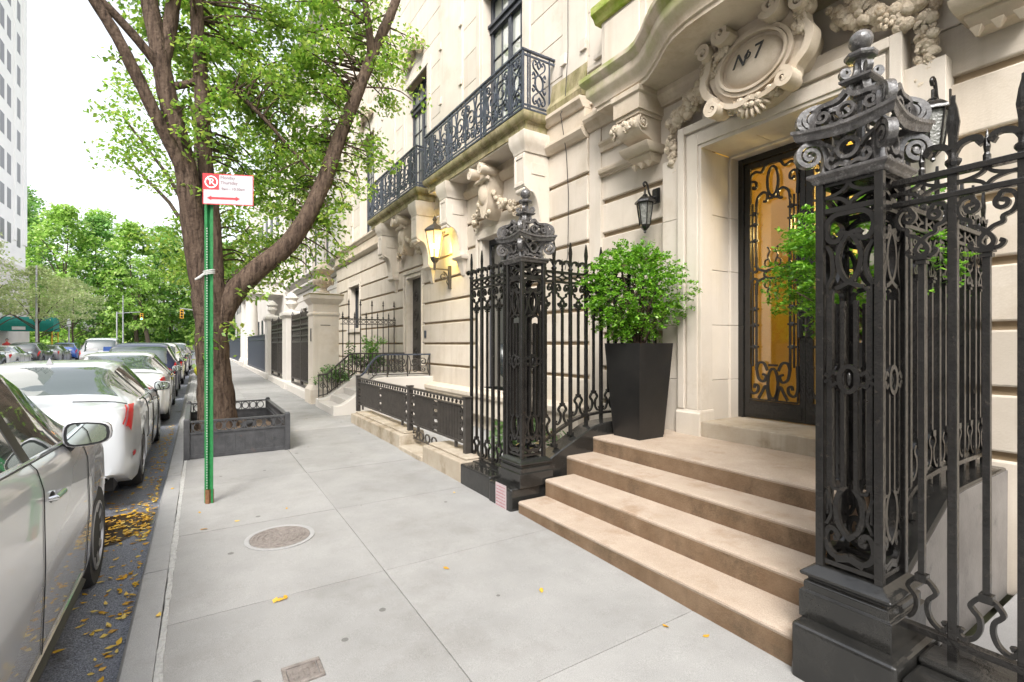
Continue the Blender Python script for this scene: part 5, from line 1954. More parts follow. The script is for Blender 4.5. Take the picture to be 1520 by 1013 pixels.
for (x, y, z, r, n) in CL:
    leaves(b, (x, y, z), (r*1.25, r*1.25, r*.75), n, .085, rnd, droop=.35)
    c = Vector((x, y, z))
    q = min(limbpts, key=lambda v: (v-c).length+.15*max(0, v.z-c.z))
    if (q-c).length < 2.6:
        mid = q.lerp(c, .55)+Vector((rnd.uniform(-.1, .1), rnd.uniform(-.1, .1), rnd.uniform(.02, .2)))
        L = (q-c).length
        tw.tube(cr([tuple(q), tuple(mid), tuple(c)], 4), [.008+.010*L*(1-i/8) for i in range(9)], 5)
b.build('crown', M['leaf'], tree)
tw.build('twigs', M['bark'], tree, True)
# second street tree further along
tree2 = thing('street_tree', 'second street tree further along the kerb, its crown behind the first one', 'tree', (.35, 19.5, .17))
b = MB()
b.tube([(.35, 19.5, 0), (.36, 19.5, 1.4), (.3, 19.5, 3.0), (.2, 19.6, 5), (0, 19.6, 8), (0, 19.6, 11)], [.26, .2, .18, .15, .1, .05], 10)
for a in range(7):
    w = a*.9
    b.tube([(.28, 19.5, 3+a*.5), (.3+1.2*math.cos(w), 19.5+1.2*math.sin(w), 4.6+a*.6), (.3+2.4*math.cos(w), 19.5+2.4*math.sin(w), 5.6+a*.7)], [.09, .06, .03], 6)
b.build('trunk', M['bark_far'], tree2, True)
b = MB()
for q in range(150):
    w, d = rnd.uniform(0, 6.3), rnd.uniform(.2, 1)**.6
    z = rnd.uniform(3.6, 12.5)
    R_2 = 3.4*math.sin(PI*min(1, max(.12, (z-2.8)/10.5)))
    leaves(b, (.5+R_2*d*math.cos(w), 19.6+R_2*d*math.sin(w), z), (.6, .6, .4), 60, .15, rnd)
b.build('crown', M['leaf'], tree2)

# tree pit guard
t = thing('tree_guard', 'low black iron guard with ringed top rail around the tree pit', 'tree guard', (.5, 9.0, .12))
gx0, gx1, gy0, gy1 = -.115, 1.115, 7.83, 10.2
zb_ = .108
for (x, y) in ((gx0, gy0), (gx1, gy0), (gx0, gy1), (gx1, gy1)):
    b = MB()
    b.box(x-.035, x+.035, y-.035, y+.035, zb_-.05, zb_+.53)
    b.frustum((x-.035, x+.035, y-.035, y+.035, zb_+.53), (x-.02, x+.02, y-.02, y+.02, zb_+.55))
    b.build('post', M['guard'], t, bevel=.005)


def guard_side(P, D, L):
    b = MB()
    O, U, V = Vector(P), Vector(D), Vector((0, 0, 1))
    b.rib([(0.03, .17), (L-.03, .17)], .33, .022, O, U, V)
    b.rib([(0.03, .50), (L-.03, .50)], .022, .05, O, U, V)
    b.rib([(0.03, .345), (L-.03, .345)], .022, .05, O, U, V)
    b.rib([(0.03, .03), (L-.03, .03)], .05, .034, O, U, V)
    n = int(L/.135)
    for i in range(n):
        s = .06+(L-.12)*(i+.5)/n
        b.rib(ell(s, .422, .05, .062, 14), .014, .018, O, U, V, True)
        s2 = .06+(L-.12)*i/n
        b.rib([(s2, .36), (s2, .49)], .014, .018, O, U, V)
        b.rib([(s2, .06), (s2, .33)], .018, .034, O, U, V)
    b.build('side_panel', M['guard'], t)


guard_side((gx0, gy0, zb_), (1, 0, 0), gx1-gx0)
guard_side((gx0, gy1, zb_), (1, 0, 0), gx1-gx0)
guard_side((gx0, gy0, zb_), (0, 1, 0), gy1-gy0)
guard_side((gx1, gy0, zb_), (0, 1, 0), gy1-gy0)
b = MB()
n = 18
b.grid([[(gx0+.03+(gx1-gx0-.06)*i/n, gy0+.03+(gy1-gy0-.06)*j/n, .26+.10*math.exp(-(((gx0+1.23*i/n)-.36)**2+((gy0+2.37*j/n)-9.1)**2)/.25)+rnd.uniform(-.02, .03)) for i in range(n+1)] for j in range(n+1)])
tag(b.build('pit_soil', M['soil'], smooth=True), kind='stuff')
b = MB()
for i in range(16):
    x, y = rnd.uniform(.3, 1.0), rnd.uniform(7.95, 8.5)
    b.ball((x, y, .30), (rnd.uniform(.03, .09), rnd.uniform(.03, .08), rnd.uniform(.02, .05)), 7, 5)
tag(b.build('pit_litter', M['carve'], smooth=True), kind='stuff')
t = thing('up_light', 'small dark spot lamp standing on the soil beside the tree trunk', 'spot lamp', (.62, 8.3, .3))
b = MB()
b.tube([(.60, 8.25, .28), (.60, 8.25, .42)], .015)
b.build('stem', M['trim'], t)
b = MB()
b.tube([(.56, 8.27, .43), (.72, 8.2, .50)], [.05, .06], 12)
b.build('head', M['trim'], t)

# ------------------------------------------------------------------ parking sign on its green post
px, py = .10, 5.67
t = thing('parking_sign', 'green perforated steel post with a red and white parking sign', 'parking sign', (px, py, g(py)))
# facing: the U-channel is turned a little towards the kerb
ca, sa = math.cos(rad(-33)), math.sin(rad(-33))
U = Vector((ca, sa, 0))
Nf = Vector((sa, -ca, 0))      # towards the camera side
b = MB()
O = Vector((px, py, 0))
outl = [(-.042, .0), (-.042, .006), (-.016, .006), (-.012, -.026), (.012, -.026), (.016, .006), (.042, .006), (.042, .0), (.020, .0), (.016, -.032), (-.016, -.032), (-.020, .0)]
z0, z1 = g(py)-.05, 3.10
vs = [O+U*u-Nf*(-v)+Vector((0, 0, z0)) for u, v in outl]+[O+U*u-Nf*(-v)+Vector((0, 0, z1)) for u, v in outl]
n = len(outl)
b.add(vs, [(i, (i+1) % n, n+(i+1) % n, n+i) for i in range(n)])
post = b.build('post', M['green'], t)
b = MB()
z = z0+.08
while z < z1-.3:
    for q in range(1):
        p = O+Nf*(.0325)+Vector((0, 0, z))
        b.add([p+U*(.006*math.cos(w))+Vector((0, 0, .006*math.sin(w))) for w in [k*PI/4 for k in range(8)]], [tuple(range(8))])
    z += .0254
b.build('holes', M['tape'], post)
b = MB()
b.add([v+Nf*.001*0 for v in [O+U*u*1.03+Nf*(v*-1.0+.0)+Vector((0, 0, zz)) for zz in (z0, z0+.19) for u, v in outl]], [(i, (i+1) % n, n+(i+1) % n, n+i) for i in range(n)])
b.v = [((x-px)*1.03+px, (y-py)*1.03+py, z) for x, y, z in b.v]
b.build('rusty_foot', M['rust'], post)
# plate
pc = O+Nf*.045
sx0, sx1, sz0, sz1 = -.03, .432, 3.015, 3.315
U2 = Vector((math.cos(rad(-24)), math.sin(rad(-24)), 0))
N2 = Vector((U2.y, -U2.x, 0))
Z = Vector((0, 0, 1))


def plate(mb, poly, d, th=.003):
    mb.ext(poly, pc+N2*d, U2, Z, N2*th)


b = MB()
plate(b, [(sx0, sz0), (sx1, sz0), (sx1, sz1), (sx0, sz1)], 0)
pl_ = b.build('sign_plate', M['white'], t, bevel=.001)
b = MB()
bw = .007
for (a, c, d, e) in ((sx0, sx1, sz0, sz0+bw), (sx0, sx1, sz1-bw, sz1), (sx0, sx0+bw, sz0+bw, sz1-bw), (sx1-bw, sx1, sz0+bw, sz1-bw)):
    plate(b, [(a, d), (c, d), (c, e), (a, e)], .0032, .001)
plate(b, [(sx0+.007, sz1-.155), (sx0+.148, sz1-.155), (sx0+.148, sz1-.007), (sx0+.007, sz1-.007)], .0034, .001)
# double arrow
ay = sz0+.062
plate(b, [(.045, ay-.010), (.27, ay-.010), (.27, ay+.010), (.045, ay+.010)], .0034, .001)
plate(b, [(.01, ay), (.048, ay-.022), (.048, ay+.022)], .0036, .001)
plate(b, [(.308, ay), (.27, ay+.022), (.27, ay-.022)], .0036, .001)
b.build('sign_marks', M['red'], pl_)
b = MB()
cx_, cz_ = sx0+.078, sz1-.081
b.rib(ell(cx_, cz_, .054, .054, 28), .012, .001, pc+N2*.0055, U2, Z, True)
b.rib([(cx_-.038, cz_+.038), (cx_+.038, cz_-.038)], .011, .001, pc+N2*.0052, U2, Z)
b.build('no_parking_ring', M['whiteletter'], pl_)
text('P', .085, 'lettering', M['whiteletter'], pl_, frame_mat(pc+N2*.0048+U2*(cx_-.022)+Z*(cz_-.0), U2, Z), .0004)
for i, (s_, zz, sz) in enumerate((('Monday', sz1-.036, .042), ('Thursday', sz1-.085, .042), ('9am - 10:30am', sz1-.145, .036))):
    text(s_, sz, 'lettering', M['faded'], pl_, frame_mat(pc+N2*.0038+U2*(sx0+.16+(.0 if i < 2 else .01))+Z*zz, U2, Z), .0004)
b = MB()
for k in range(3):
    b.tube([O+Vector((.046*math.cos(w)*1.0, .044*math.sin(w), 2.34+k*.016+.012*math.cos(w))) for w in [q*PI/8 for q in range(16)]], .007, 6, True)
b.tube([O+Vector((-.045, -.01, 2.335)), O+Vector((-.08, -.02, 2.30)), O+Vector((-.115, -.02, 2.275))], [.010, .012, .008], 6)
b.build('tape_wrap', M['tape'], t, True)

# ------------------------------------------------------------------ planters with clipped shrubs


def shrub(cx, cy, label, seed):
    rnd = random.Random(seed)
    t = thing('potted_shrub', label, 'potted shrub', (cx, cy, .652), 'shrubs in black planters beside the door')
    b = MB()
    z0, z1 = .652, 1.66
    rb, rt = .195, .272
    rows = []
    for (r, z) in ((rb, z0), (rb, z0+.02), (rb+.006, z0+.03), (rt, z1), (rt-.03, z1), (rt-.05, z1-.08)):
        ring = []
        for (sx, sy) in ((-1, -1), (1, -1), (1, 1), (-1, 1)):
            for q in range(3):
                a = math.atan2(sy, sx)+(q-1)*.22
                k = r/max(abs(math.cos(a)), abs(math.sin(a)))
                ring.append((cx+.94*k*math.cos(a), cy+.94*k*math.sin(a), z))
        ring.sort(key=lambda p: math.atan2(p[1]-cy, p[0]-cx))
        rows.append(ring+[ring[0]])
    b.grid(rows)
    b.add(rows[-1][:-1], [tuple(range(12))])
    b.build('planter', M['pot'], t, True, ang=30)
    b = MB()
    tips = []
    for i in range(26):
        a = i*2.4
        el = rnd.uniform(.1, 1.4)
        L = rnd.uniform(.35, .62)
        e = Vector((cx+.9*L*math.cos(a)*math.cos(el), cy+.06+.9*L*math.sin(a)*math.cos(el), 1.85+L*1.1*math.sin(el)))
        b.tube([(cx, cy, 1.5), (cx+.4*(e.x-cx), cy+.4*(e.y-cy), 1.6+.5*(e.z-1.6)), tuple(e)], [.014, .009, .004], 5)
        tips.append(e)
    b.build('branches', M['bark'], t, True)
    b = MB()
    for i in range(980):
        u, v = rnd.uniform(-1, 1), rnd.uniform(0, 2*PI)
        if math.sin(v*4+u*5+seed)+.6*math.sin(u*9-v*2) > 1.3:
            continue
        q = math.sqrt(1-u*u)
        k = rnd.uniform(.42, 1.0)**.7
        lump = 1+.16*math.sin(v*3+seed)+.13*math.sin(v*5+u*4)
        x, y, z = cx+.52*k*lump*q*math.cos(v), cy+.10+.52*k*lump*q*math.sin(v), 2.22+.54*k*u*(1.0 if u > 0 else .98)
        # a spray: short leaves along a drooping twig pointing outwards
        d = Vector((x-cx, y-cy, (z-2.2)*.7+.05)).normalized()
        L = rnd.uniform(.06, .13)
        for j in range(24):
            s_ = rnd.random()
            leaves(b, (x+d.x*L*s_, y+d.y*L*s_, z+d.z*L*s_-.03*s_*s_), (.025, .025, .014), 1, .032, rnd, droop=-.1)
    # longer shoots breaking the outline
    for i in range(16):
        a, el = rnd.uniform(0, 6.3), rnd.uniform(-.35, 1.45)
        L0, L1 = .42, rnd.uniform(.56, .74)
        d = Vector((math.cos(a)*math.cos(el), math.sin(a)*math.cos(el), math.sin(el)*.95))
        for j in range(30):
            s_ = L0+(L1-L0)*j/30
            leaves(b, (cx+d.x*s_, cy+.10+d.y*s_, 2.22+d.z*s_-.05*(j/30)**2), (.032, .032, .02), 1, .036, rnd, droop=-.2)
    b.build('foliage', M['leaf_shrub'], t)


shrub(4.03, 3.73, 'bright green shrub in a tapered black planter left of the doorway', 4)
shrub(4.03, 1.47, 'bright green shrub mostly hidden behind the close iron pier', 9)

# ------------------------------------------------------------------ lanterns


def coach_lamp(y, label):
    X = 4.50
    t = thing('wall_lantern', label, 'wall lantern', (4.70, y, 3.2), 'black lanterns flanking the doorway')
    b = MB()
    b.box(4.685, 4.71, y-.05, y+.05, 3.36, 3.54)
    b.box(4.665, 4.69, y-.035, y+.035, 3.38, 3.52)
    b.tube(cr([(4.68, y, 3.44), (4.62, y, 3.42), (4.57, y, 3.47), (4.54, y, 3.56), (4.50, y, 3.585), (4.475, y, 3.56), (4.49, y, 3.535), (4.505, y, 3.545)], 5), .013, 8)
    b.tube([(4.50, y, 3.50), (4.50, y, 3.40)], .011, 8)
    b.build('bracket', M['iron'], t, True)
    b = MB()
    b.lathe([(.02, 3.44), (.035, 3.425), (.03, 3.415), (.06, 3.405), (.085, 3.385), (.115, 3.36), (.125, 3.345), (.125, 3.33), (.10, 3.325)], (X, y, 0), 6)
    b.lathe([(.062, 3.075), (.062, 3.062), (.05, 3.04), (.03, 3.02), (.014, 3.0), (.018, 2.985), (.001, 2.97)], (X, y, 0), 6)
    for k in range(6):
        w = k*PI/3
        b.tube([(X+.096*math.cos(w), y+.096*math.sin(w), 3.33), (X+.06*math.cos(w), y+.06*math.sin(w), 3.07)], .007, 5)
    b.build('frame', M['iron'], t, True)
    b = MB()
    b.lathe([(.056, 3.072), (.09, 3.328)], (X, y, 0), 6)
    b.build('glass', M['seeded'], t)


coach_lamp(4.06, 'black hexagonal lantern on the wall above the planter left of the doorway')
coach_lamp(1.34, 'black hexagonal lantern on the wall behind the crown of the close iron pier')
y = 9.75
t = thing('wall_lantern', 'lit lantern with warm glass on a scrolled bracket between the two balconies', 'wall lantern', (4.66, y, 3.3))
X = 4.30
b = MB()
b.box(4.62, 4.68, y-.03, y+.03, 2.86, 3.36)
b.rib([(X-.02, 3.27), (4.65, 3.27)], .03, .03, (0, y, 0), (1, 0, 0), (0, 0, 1))
b.rib(vol(4.50, 3.12, .10, .02, 90, -1.6), .02, .02, (0, y, 0), (1, 0, 0), (0, 0, 1))
b.rib(cr([(4.64, 2.92), (4.58, 3.0), (4.60, 3.12), (4.50, 3.22)], 4), .02, .02, (0, y, 0), (1, 0, 0), (0, 0, 1))
b.tube([(X, y, 3.24), (X, y, 3.44)], [.03, .04], 8)
b.build('bracket', M['iron_soft'], t, True)
b = MB()
b.lathe([(.05, 3.40), (.09, 3.45), (.11, 3.50), (.10, 3.52)], (X, y, 0), 6)
for k in range(6):
    w = k*PI/3
    b.tube([(X+.10*math.cos(w), y+.10*math.sin(w), 3.51), (X+.21*math.cos(w), y+.21*math.sin(w), 4.06)], .011, 5)
b.lathe([(.22, 4.05), (.235, 4.06), (.235, 4.09), (.17, 4.15), (.10, 4.20), (.05, 4.23), (.03, 4.28), (.055, 4.32), (.03, 4.37), (.001, 4.42)], (X, y, 0), 6)
b.build('frame', M['iron_soft'], t, True)
b = MB()
b.lathe([(.095, 3.515), (.202, 4.05)], (X, y, 0), 6)
b.build('glass', M['lampwarm'], t)
b = MB()
b.ball((X, y, 3.76), .045, 8, 6)
b.build('bulb', M['bulb'], t, True)
ld = bpy.data.lights.new('lantern_light', 'POINT')
ld.energy = 16
ld.color = (1, .74, .16)
ld.shadow_soft_size = .08
lo = bpy.data.objects.new('lantern_light', ld)
COL.objects.link(lo)
lo.location = (4.47, y-.22, 3.72)
lo.parent = t
lo.matrix_parent_inverse = Matrix.Translation(-t.location)
# cable on the facade
b = MB()
b.tube([(4.66, 5.70, 9), (4.66, 5.70, 6), (4.60, 5.70, 5.2), (4.52, 5.70, 5.05), (4.63, 5.70, 4.5), (4.66, 5.69, 3.9), (4.60, 5.62, 3.3), (4.45, 5.45, 2.9), (4.2, 5.2, 2.66)], .006, 5)
tag(b.build('cable', M['cable'], smooth=True), 'thin dark cable hanging down the wall beside the near balcony', 'cable')
# planting by the stoop and in the areaway
for (x, y, z, s, label, k) in ((2.95, 12.75, .75, .42, 'leafy green and white plant beside the stone pier', 1), (3.7, 13.0, 1.05, .45, 'variegated shrub behind the sloping black railing', 2), (3.3, 4.9, .35, .42, 'low green plant in the areaway behind the far iron pier', 3)):
    t = thing('garden_plant', label, 'plant', (x, y, .2))
    b = MB()
    r_ = random.Random(k)
    for i in range(24):
        leaves(b, (x+r_.gauss(0, s*.5), y+r_.gauss(0, s*.4), z+abs(r_.gauss(0, s*.55))), (.14, .14, .11), 34, .08, r_, droop=0)
    b.build('foliage', M['leaf_small'], t)
    b = MB()
    for i in range(9):
        b.tube([(x, y, .1), (x+r_.gauss(0, s*.4), y+r_.gauss(0, s*.3), z+s*.5)], [.012, .005], 5)
    b.build('stems', M['bark'], t)
x, y = 3.95, 13.05
t = thing('conifer', 'small dark upright evergreen inside the spear fence', 'conifer', (x, y, .6))
b = MB()
for i in range(60):
    z = .7+1.1*i/60
    leaves(b, (x+rnd.gauss(0, .10), y+rnd.gauss(0, .08), z), (.10, .10, .10), 22, .07, rnd, droop=-.6)
b.build('foliage', M['leaf_park2'], t)
b = MB()
b.tube([(x, y, .5), (x, y, 1.7)], [.03, .01], 6)
b.build('stem', M['bark'], t)
# ------------------------------------------------------------------ cars


def lerp_tab(tab, y):
    if y <= tab[0][0]:
        return tab[0][1]
    for (a, u), (b_, v) in zip(tab, tab[1:]):
        if y <= b_:
            t = (y-a)/(b_-a) if b_ > a else 1
            return u+(v-u)*t
    return tab[-1][1]


def smooth_tab(tab, n=6):
    p = cr(tab, n)
    out = [p[0]]
    for q in p[1:]:
        out.append((max(q[0], out[-1][0]+1e-5), q[1]))
    return out


def car(label, X, Yr, sp, paint, group='cars parked along the kerb', fine=.07, name='parked_car', hatch=False, heading=1, zroad=None, cat='car', detail=True):
    """sp: shape tables along the length measured from the tail; the car stands with its tail at Yr, heading +Y"""
    L, W = sp['L'], sp['W']
    top, belt, plan, rw = (smooth_tab(sp[k]) for k in ('top', 'belt', 'plan', 'roof'))
    wheels, Rw = sp['wheels'], sp['R']
    sill = sp.get('sill', .20)
    zr = (g(Yr+L/2)-.13) if zroad is None else zroad
    t = thing(name, label, cat, (X, Yr, zr), group)

    def put(y, x, z):
        return (X+x, Yr+(y if heading > 0 else L-y), zr+z)

    def section(y):
        zt, zb, w = lerp_tab(top, y), lerp_tab(belt, y), W/2*lerp_tab(plan, y)
        r = W/2*lerp_tab(rw, y)
        zt = max(zt, sill+.15)
        zb = min(zb, zt-.03)
        a = max(0, min(1, (zt-zb-.05)/.28))
        a = a*a*(3-2*a)
        zs = sill
        for yw in wheels:
            d = abs(y-yw)
            if d < Rw+.045:
                zs = max(zs, Rw+math.sqrt((Rw+.045)**2-d*d)-.02)
        zend = lerp_tab(sp['low'], y) if 'low' in sp else sill
        zs = max(zs, min(zend, zb-.15))
        zm = sill+.50*(zb-sill)
        p = [(w*.80, zs+.0), (w*.965, zs+.005), (w*.985, max(zs+.03, sill+.10)), (w*1.0, max(zs+.05, zm)), (w*.992, max(zs+.06, zb-.13)), (w*.965, zb-.03), (w*.94, zb)]
        g6 = (w*.925, zb+.018)
        g7 = (r, zt-.085)
        g8 = (r-.035, zt-.045)
        g9 = (r*.72, zt-.008)
        g10 = (0, zt)
        h6 = (w*.90, zb+.35*(zt-zb))
        h7 = (w*.80, zb+.70*(zt-zb))
        h8 = (w*.68, zb+.88*(zt-zb))
        h9 = (w*.42, zb+.98*(zt-zb))
        mix = (lambda u, v: (u[0]+(v[0]-u[0])*a, u[1]+(v[1]-u[1])*a))
        p += [mix(h6, g6), mix(h7, g7), mix(h8, g8), mix(h9, g9), g10]
        return p

    def surf(y, s, off=0., side=1):
        q = section(y)
        k = min(int(s), len(q)-2)
        u = s-k
        x = q[k][0]+(q[k+1][0]-q[k][0])*u
        z = q[k][1]+(q[k+1][1]-q[k][1])*u
        nx, nz = q[k+1][1]-q[k][1], -(q[k+1][0]-q[k][0])
        ll = math.hypot(nx, nz) or 1
        return put(y, side*(x+off*nx/ll), z+off*nz/ll)
    ys = sorted(set([round(L*i/max(8, int(L/fine)), 4) for i in range(int(max(8, int(L/fine)))+1)]+sp.get('cuts', [])+[yw+d for yw in wheels for d in (-Rw-.046, -Rw-.03, -Rw+.02, Rw-.02, Rw+.03, Rw+.046)]+[.01, .03, .06, L-.01, L-.03, L-.06]))
    ys = [y for y in ys if 0 <= y <= L]
    secs = [section(y) for y in ys]
    m = len(secs[0])
    sideg = sp['side']
    scr = sp['screens']
    body, gls = MB(), MB()
    ring = []
    for y, q in zip(ys, secs):
        ring.append([put(y, -x, z) for x, z in q]+[put(y, x, z) for x, z in q[-2::-1]])
    n = len(ring[0])
    body.v = [p for r in ring for p in r]
    gls.v = list(body.v)
    for i in range(len(ys)-1):
        ym = (ys[i]+ys[i+1])/2
        for k in range(n-1):
            row = k if k < m-1 else n-2-k
            isg = False
            if row == 7 and any(a <= ym <= c for a, c in sideg):
                isg = True
            if row >= 8 and any(a <= ym <= c for a, c in scr):
                isg = row >= 9 or True
            f = (i*n+k, i*n+k+1, (i+1)*n+k+1, (i+1)*n+k)
            if heading < 0:
                f = f[::-1]
            (gls if isg else body).f.append(f)
    body.f.append(tuple(range(n)))
    body.f.append(tuple(range((len(ys)-1)*n, len(ys)*n))[::-1])
    bo = body.build('body', M[paint], t, True, ang=50)
    if gls.f:
        used = sorted({i for f in gls.f for i in f})
        mp = {v: i for i, v in enumerate(used)}
        gls.v = [gls.v[i] for i in used]
        gls.f = [tuple(mp[i] for i in f) for f in gls.f]
        gls.build('windows', M['carglass'], t, True, ang=40)
    # dark underside and wheel housings
    b = MB()
    b.v, b.f = [], []
    y0, y1 = .12, L-.12
    c0, c1 = put(y0, -W*.40, sill), put(y1, W*.40, sill+.34)
    b.box(min(c0[0], c1[0]), max(c0[0], c1[0]), min(c0[1], c1[1]), max(c0[1], c1[1]), zr+sill-.02, zr+sill+.36)
    b.build('underbody', M['trim'], t)
    for yw in wheels:
        for sx in (1, -1):
            c = put(yw, sx*(W/2-.135), Rw)
            b = MB()
            Mx = Matrix.Rotation(PI/2, 3, 'Y')
            nn = 28 if fine < .06 else 16
            b.lathe([(Rw*.66, -.10), (Rw*.95, -.11), (Rw, -.07), (Rw, .07), (Rw*.95, .11), (Rw*.66, .10)], c, nn, 0, Mx)
            wh = b.build('wheel', M['rubber'], t, True)
            if detail:
                b = MB()
                s_ = sx
                b.lathe([(Rw*.68, s_*.095), (Rw*.68, s_*.112), (Rw*.62, s_*.115), (Rw*.60, s_*.08), (Rw*.25, s_*.05), (Rw*.02, s_*.05)], c, nn, 0, Mx)
                for q in range(10):
                    w = q*PI/5
                    d = Vector((0, math.cos(w), math.sin(w)))
                    e = Vector((0, -math.sin(w), math.cos(w)))
                    p = Vector(c)
                    xo = Vector((s_*.108, 0, 0))
                    b.add([p+xo*.8+d*Rw*.12+e*.02, p+xo*.8+d*Rw*.12-e*.02, p+xo+d*Rw*.63-e*.03, p+xo+d*Rw*.63+e*.03, p+d*Rw*.12+e*.02, p+d*Rw*.12-e*.02, p+xo*.5+d*Rw*.63-e*.03, p+xo*.5+d*Rw*.63+e*.03],
                          [(0, 1, 2, 3), (0, 3, 7, 4), (1, 5, 6, 2)])
                b.build('rim', M['alloy'], wh, True, ang=30)

    def patch(pts4, matn, name, off=.006, nn=(6, 6), sides=(1, -1), par=None):
        """curved panel lying on the body: corners (y,s) in order"""
        b = MB()
        for sd_ in sides:
            rows = []
            for i in range(nn[0]+1):
                u = i/nn[0]
                row = []
                for j in range(nn[1]+1):
                    v = j/nn[1]
                    y = (1-u)*((1-v)*pts4[0][0]+v*pts4[1][0])+u*((1-v)*pts4[3][0]+v*pts4[2][0])
                    s = (1-u)*((1-v)*pts4[0][1]+v*pts4[1][1])+u*((1-v)*pts4[3][1]+v*pts4[2][1])
                    row.append(surf(y, s, off, sd_))
                rows.append(row)
            b.grid(rows)
        return b.build(name, M[matn], par or t, True)

    def line(pts, w, matn, name, off=.003, sides=(1, -1), r=None):
        b = MB()
        fine_pts = []
        for (ya, sa), (yb, sb) in zip(pts, pts[1:]):
            k = 1+int(abs(sb-sa)*10)
            fine_pts += [(ya+(yb-ya)*i/k, sa+(sb-sa)*i/k) for i in range(k)]
        fine_pts.append(pts[-1])
        for sd_ in sides:
            b.tube([surf(y, s, off, sd_) for y, s in fine_pts], w, 5)
        return b.build(name, M[matn], t, True)
    for k, (tp, kw) in enumerate(sp.get('patches', [])):
        patch(tp, **kw)
    for pts, w, mt_, nm in sp.get('lines', []):
        line(pts, w, mt_, nm)
    if detail:
        ym = sp['mirror']
        for sd_ in (1, -1):
            q = section(ym)
            bx = q[6][0]
            zb = q[6][1]
            b = MB()
            c = put(ym+.06, sd_*(bx+.112), zb+.058)
            rows = []
            for (dy, sc) in ((-.06, .93), (-.05, 1.0), (-.01, 1.0), (.05, .86), (.09, .55), (.105, .15)):
                ringp = []
                for q2 in range(16):
                    w = 2*PI*q2/16
                    cx_, cz_ = math.copysign(abs(math.cos(w))**.55, math.cos(w)), math.copysign(abs(math.sin(w))**.6, math.sin(w))
                    ringp.append((c[0]+.108*sc*cx_, c[1]+dy*heading, c[2]+(.070-.010*sd_*cx_)*sc*cz_))
                rows.append(ringp+[ringp[0]])
            b.grid(rows)
            b.add(rows[-1][:-1], [tuple(range(16))])
            mi = b.build('wing_mirror', M[paint], t, True)
            b = MB()
            b.add([(c[0]+(p[0]-c[0])*1.0, p[1]+.004*heading, c[2]+(p[2]-c[2])) for p in rows[0][:-1]], [tuple(range(16))])
            b.build('bezel', M['trim'], mi)
            b = MB()
            b.add([(c[0]+(p[0]-c[0])*.86, p[1]-.001*heading, c[2]+(p[2]-c[2])*.86) for p in rows[0][:-1]], [tuple(range(16))])
            b.build('mirror_glass', M['mirror'], mi)
            b = MB()
            p0 = put(ym+.10, sd_*(bx-.02), zb-.06)
            b.tube([p0, (c[0]-sd_*.07, c[1]+.02*heading, c[2]-.05)], [.035, .028], 8)
            b.build('mirror_foot', M['trim'], mi, True)
        for yh in sp.get('handles', []):
            for sd_ in (1, -1):
                b = MB()
                s_ = sp.get('hs', 4.35)
                b.tube([surf(yh-.09, s_, .005, sd_), surf(yh-.08, s_, .030, sd_), surf(yh+.08, s_, .030, sd_), surf(yh+.09, s_, .005, sd_)], [.010, .014, .014, .010], 8)
                b.build('handle', M[sp.get('hm', 'chrome')], t, True)
                b = MB()
                b.ball(surf(yh, s_-.02, -.004, sd_), (.012, .055, .028), 10, 6)
                b.build('handle_cup', M['seam'], t, True)
    return t, surf, patch, put


SUV = dict(L=4.55, W=1.86, R=.355, wheels=[.92, 3.66], sill=.24,
           top=[(0, .55), (.03, .98), (.10, 1.10), (.30, 1.44), (.50, 1.56), (.9, 1.615), (1.6, 1.64), (2.3, 1.63), (2.75, 1.57), (3.15, 1.37), (3.45, 1.16), (3.58, 1.10), (4.0, 1.055), (4.35, .96), (4.50, .80), (4.55, .55)],
           belt=[(0, .80), (.3, 1.05), (1.0, 1.06), (2.2, 1.03), (3.3, 1.00), (3.9, .96), (4.4, .84), (4.55, .6)],
           plan=[(0, .86), (.08, .93), (.4, .985), (1.0, 1.0), (3.4, 1.0), (4.0, .97), (4.35, .88), (4.5, .76), (4.55, .64)],
           roof=[(0, .70), (.5, .70), (1.5, .71), (2.5, .70), (3.2, .74), (3.6, .80)], low=[(0, .38), (.35, .24), (4.2, .24), (4.55, .36)],
           side=[(.42, 1.02), (1.10, 2.02), (2.10, 3.18)], screens=[(.13, .42), (2.62, 3.50)], mirror=3.02, handles=[1.22, 2.30], cuts=[.42, 1.02, 1.10, 2.02, 2.10, 3.18, 2.62, 3.50],
           lines=[([(2.06, 1.5), (2.04, 3), (2.06, 4.5), (2.06, 6.0)], .006, 'seam', 'door_gap'), ([(3.14, 1.6), (3.17, 3), (3.15, 4.5), (3.14, 5.8)], .006, 'seam', 'door_gap'), ([(1.02, 2.2), (1.08, 4.5), (1.02, 6.0)], .006, 'seam', 'door_gap'),
                  ([(.6+.1*i, 6.15) for i in range(28)], .010, 'chrome', 'belt_strip'), ([(1.3+.1*i, 1.7) for i in range(20)], .010, 'trim', 'sill_strip'), ([(.6+.1*i, 3.85) for i in range(28)], .004, 'seam', 'body_crease')],
           patches=[([(.015, 4.1), (.015, 6.3), (.34, 6.2), (.34, 4.6)], dict(matn='tail', name='tail_lamp')), ([(4.46, 3.7), (4.40, 5.8), (4.05, 5.9), (4.1, 4.8)], dict(matn='frost', name='headlight')),
                    ([(1.035, 6.7), (1.035, 8.0), (1.09, 8.0), (1.09, 6.7)], dict(matn='trim', name='pillar', off=.003)), ([(2.025, 6.7), (2.025, 8.0), (2.095, 8.0), (2.095, 6.7)], dict(matn='trim', name='pillar', off=.003))])
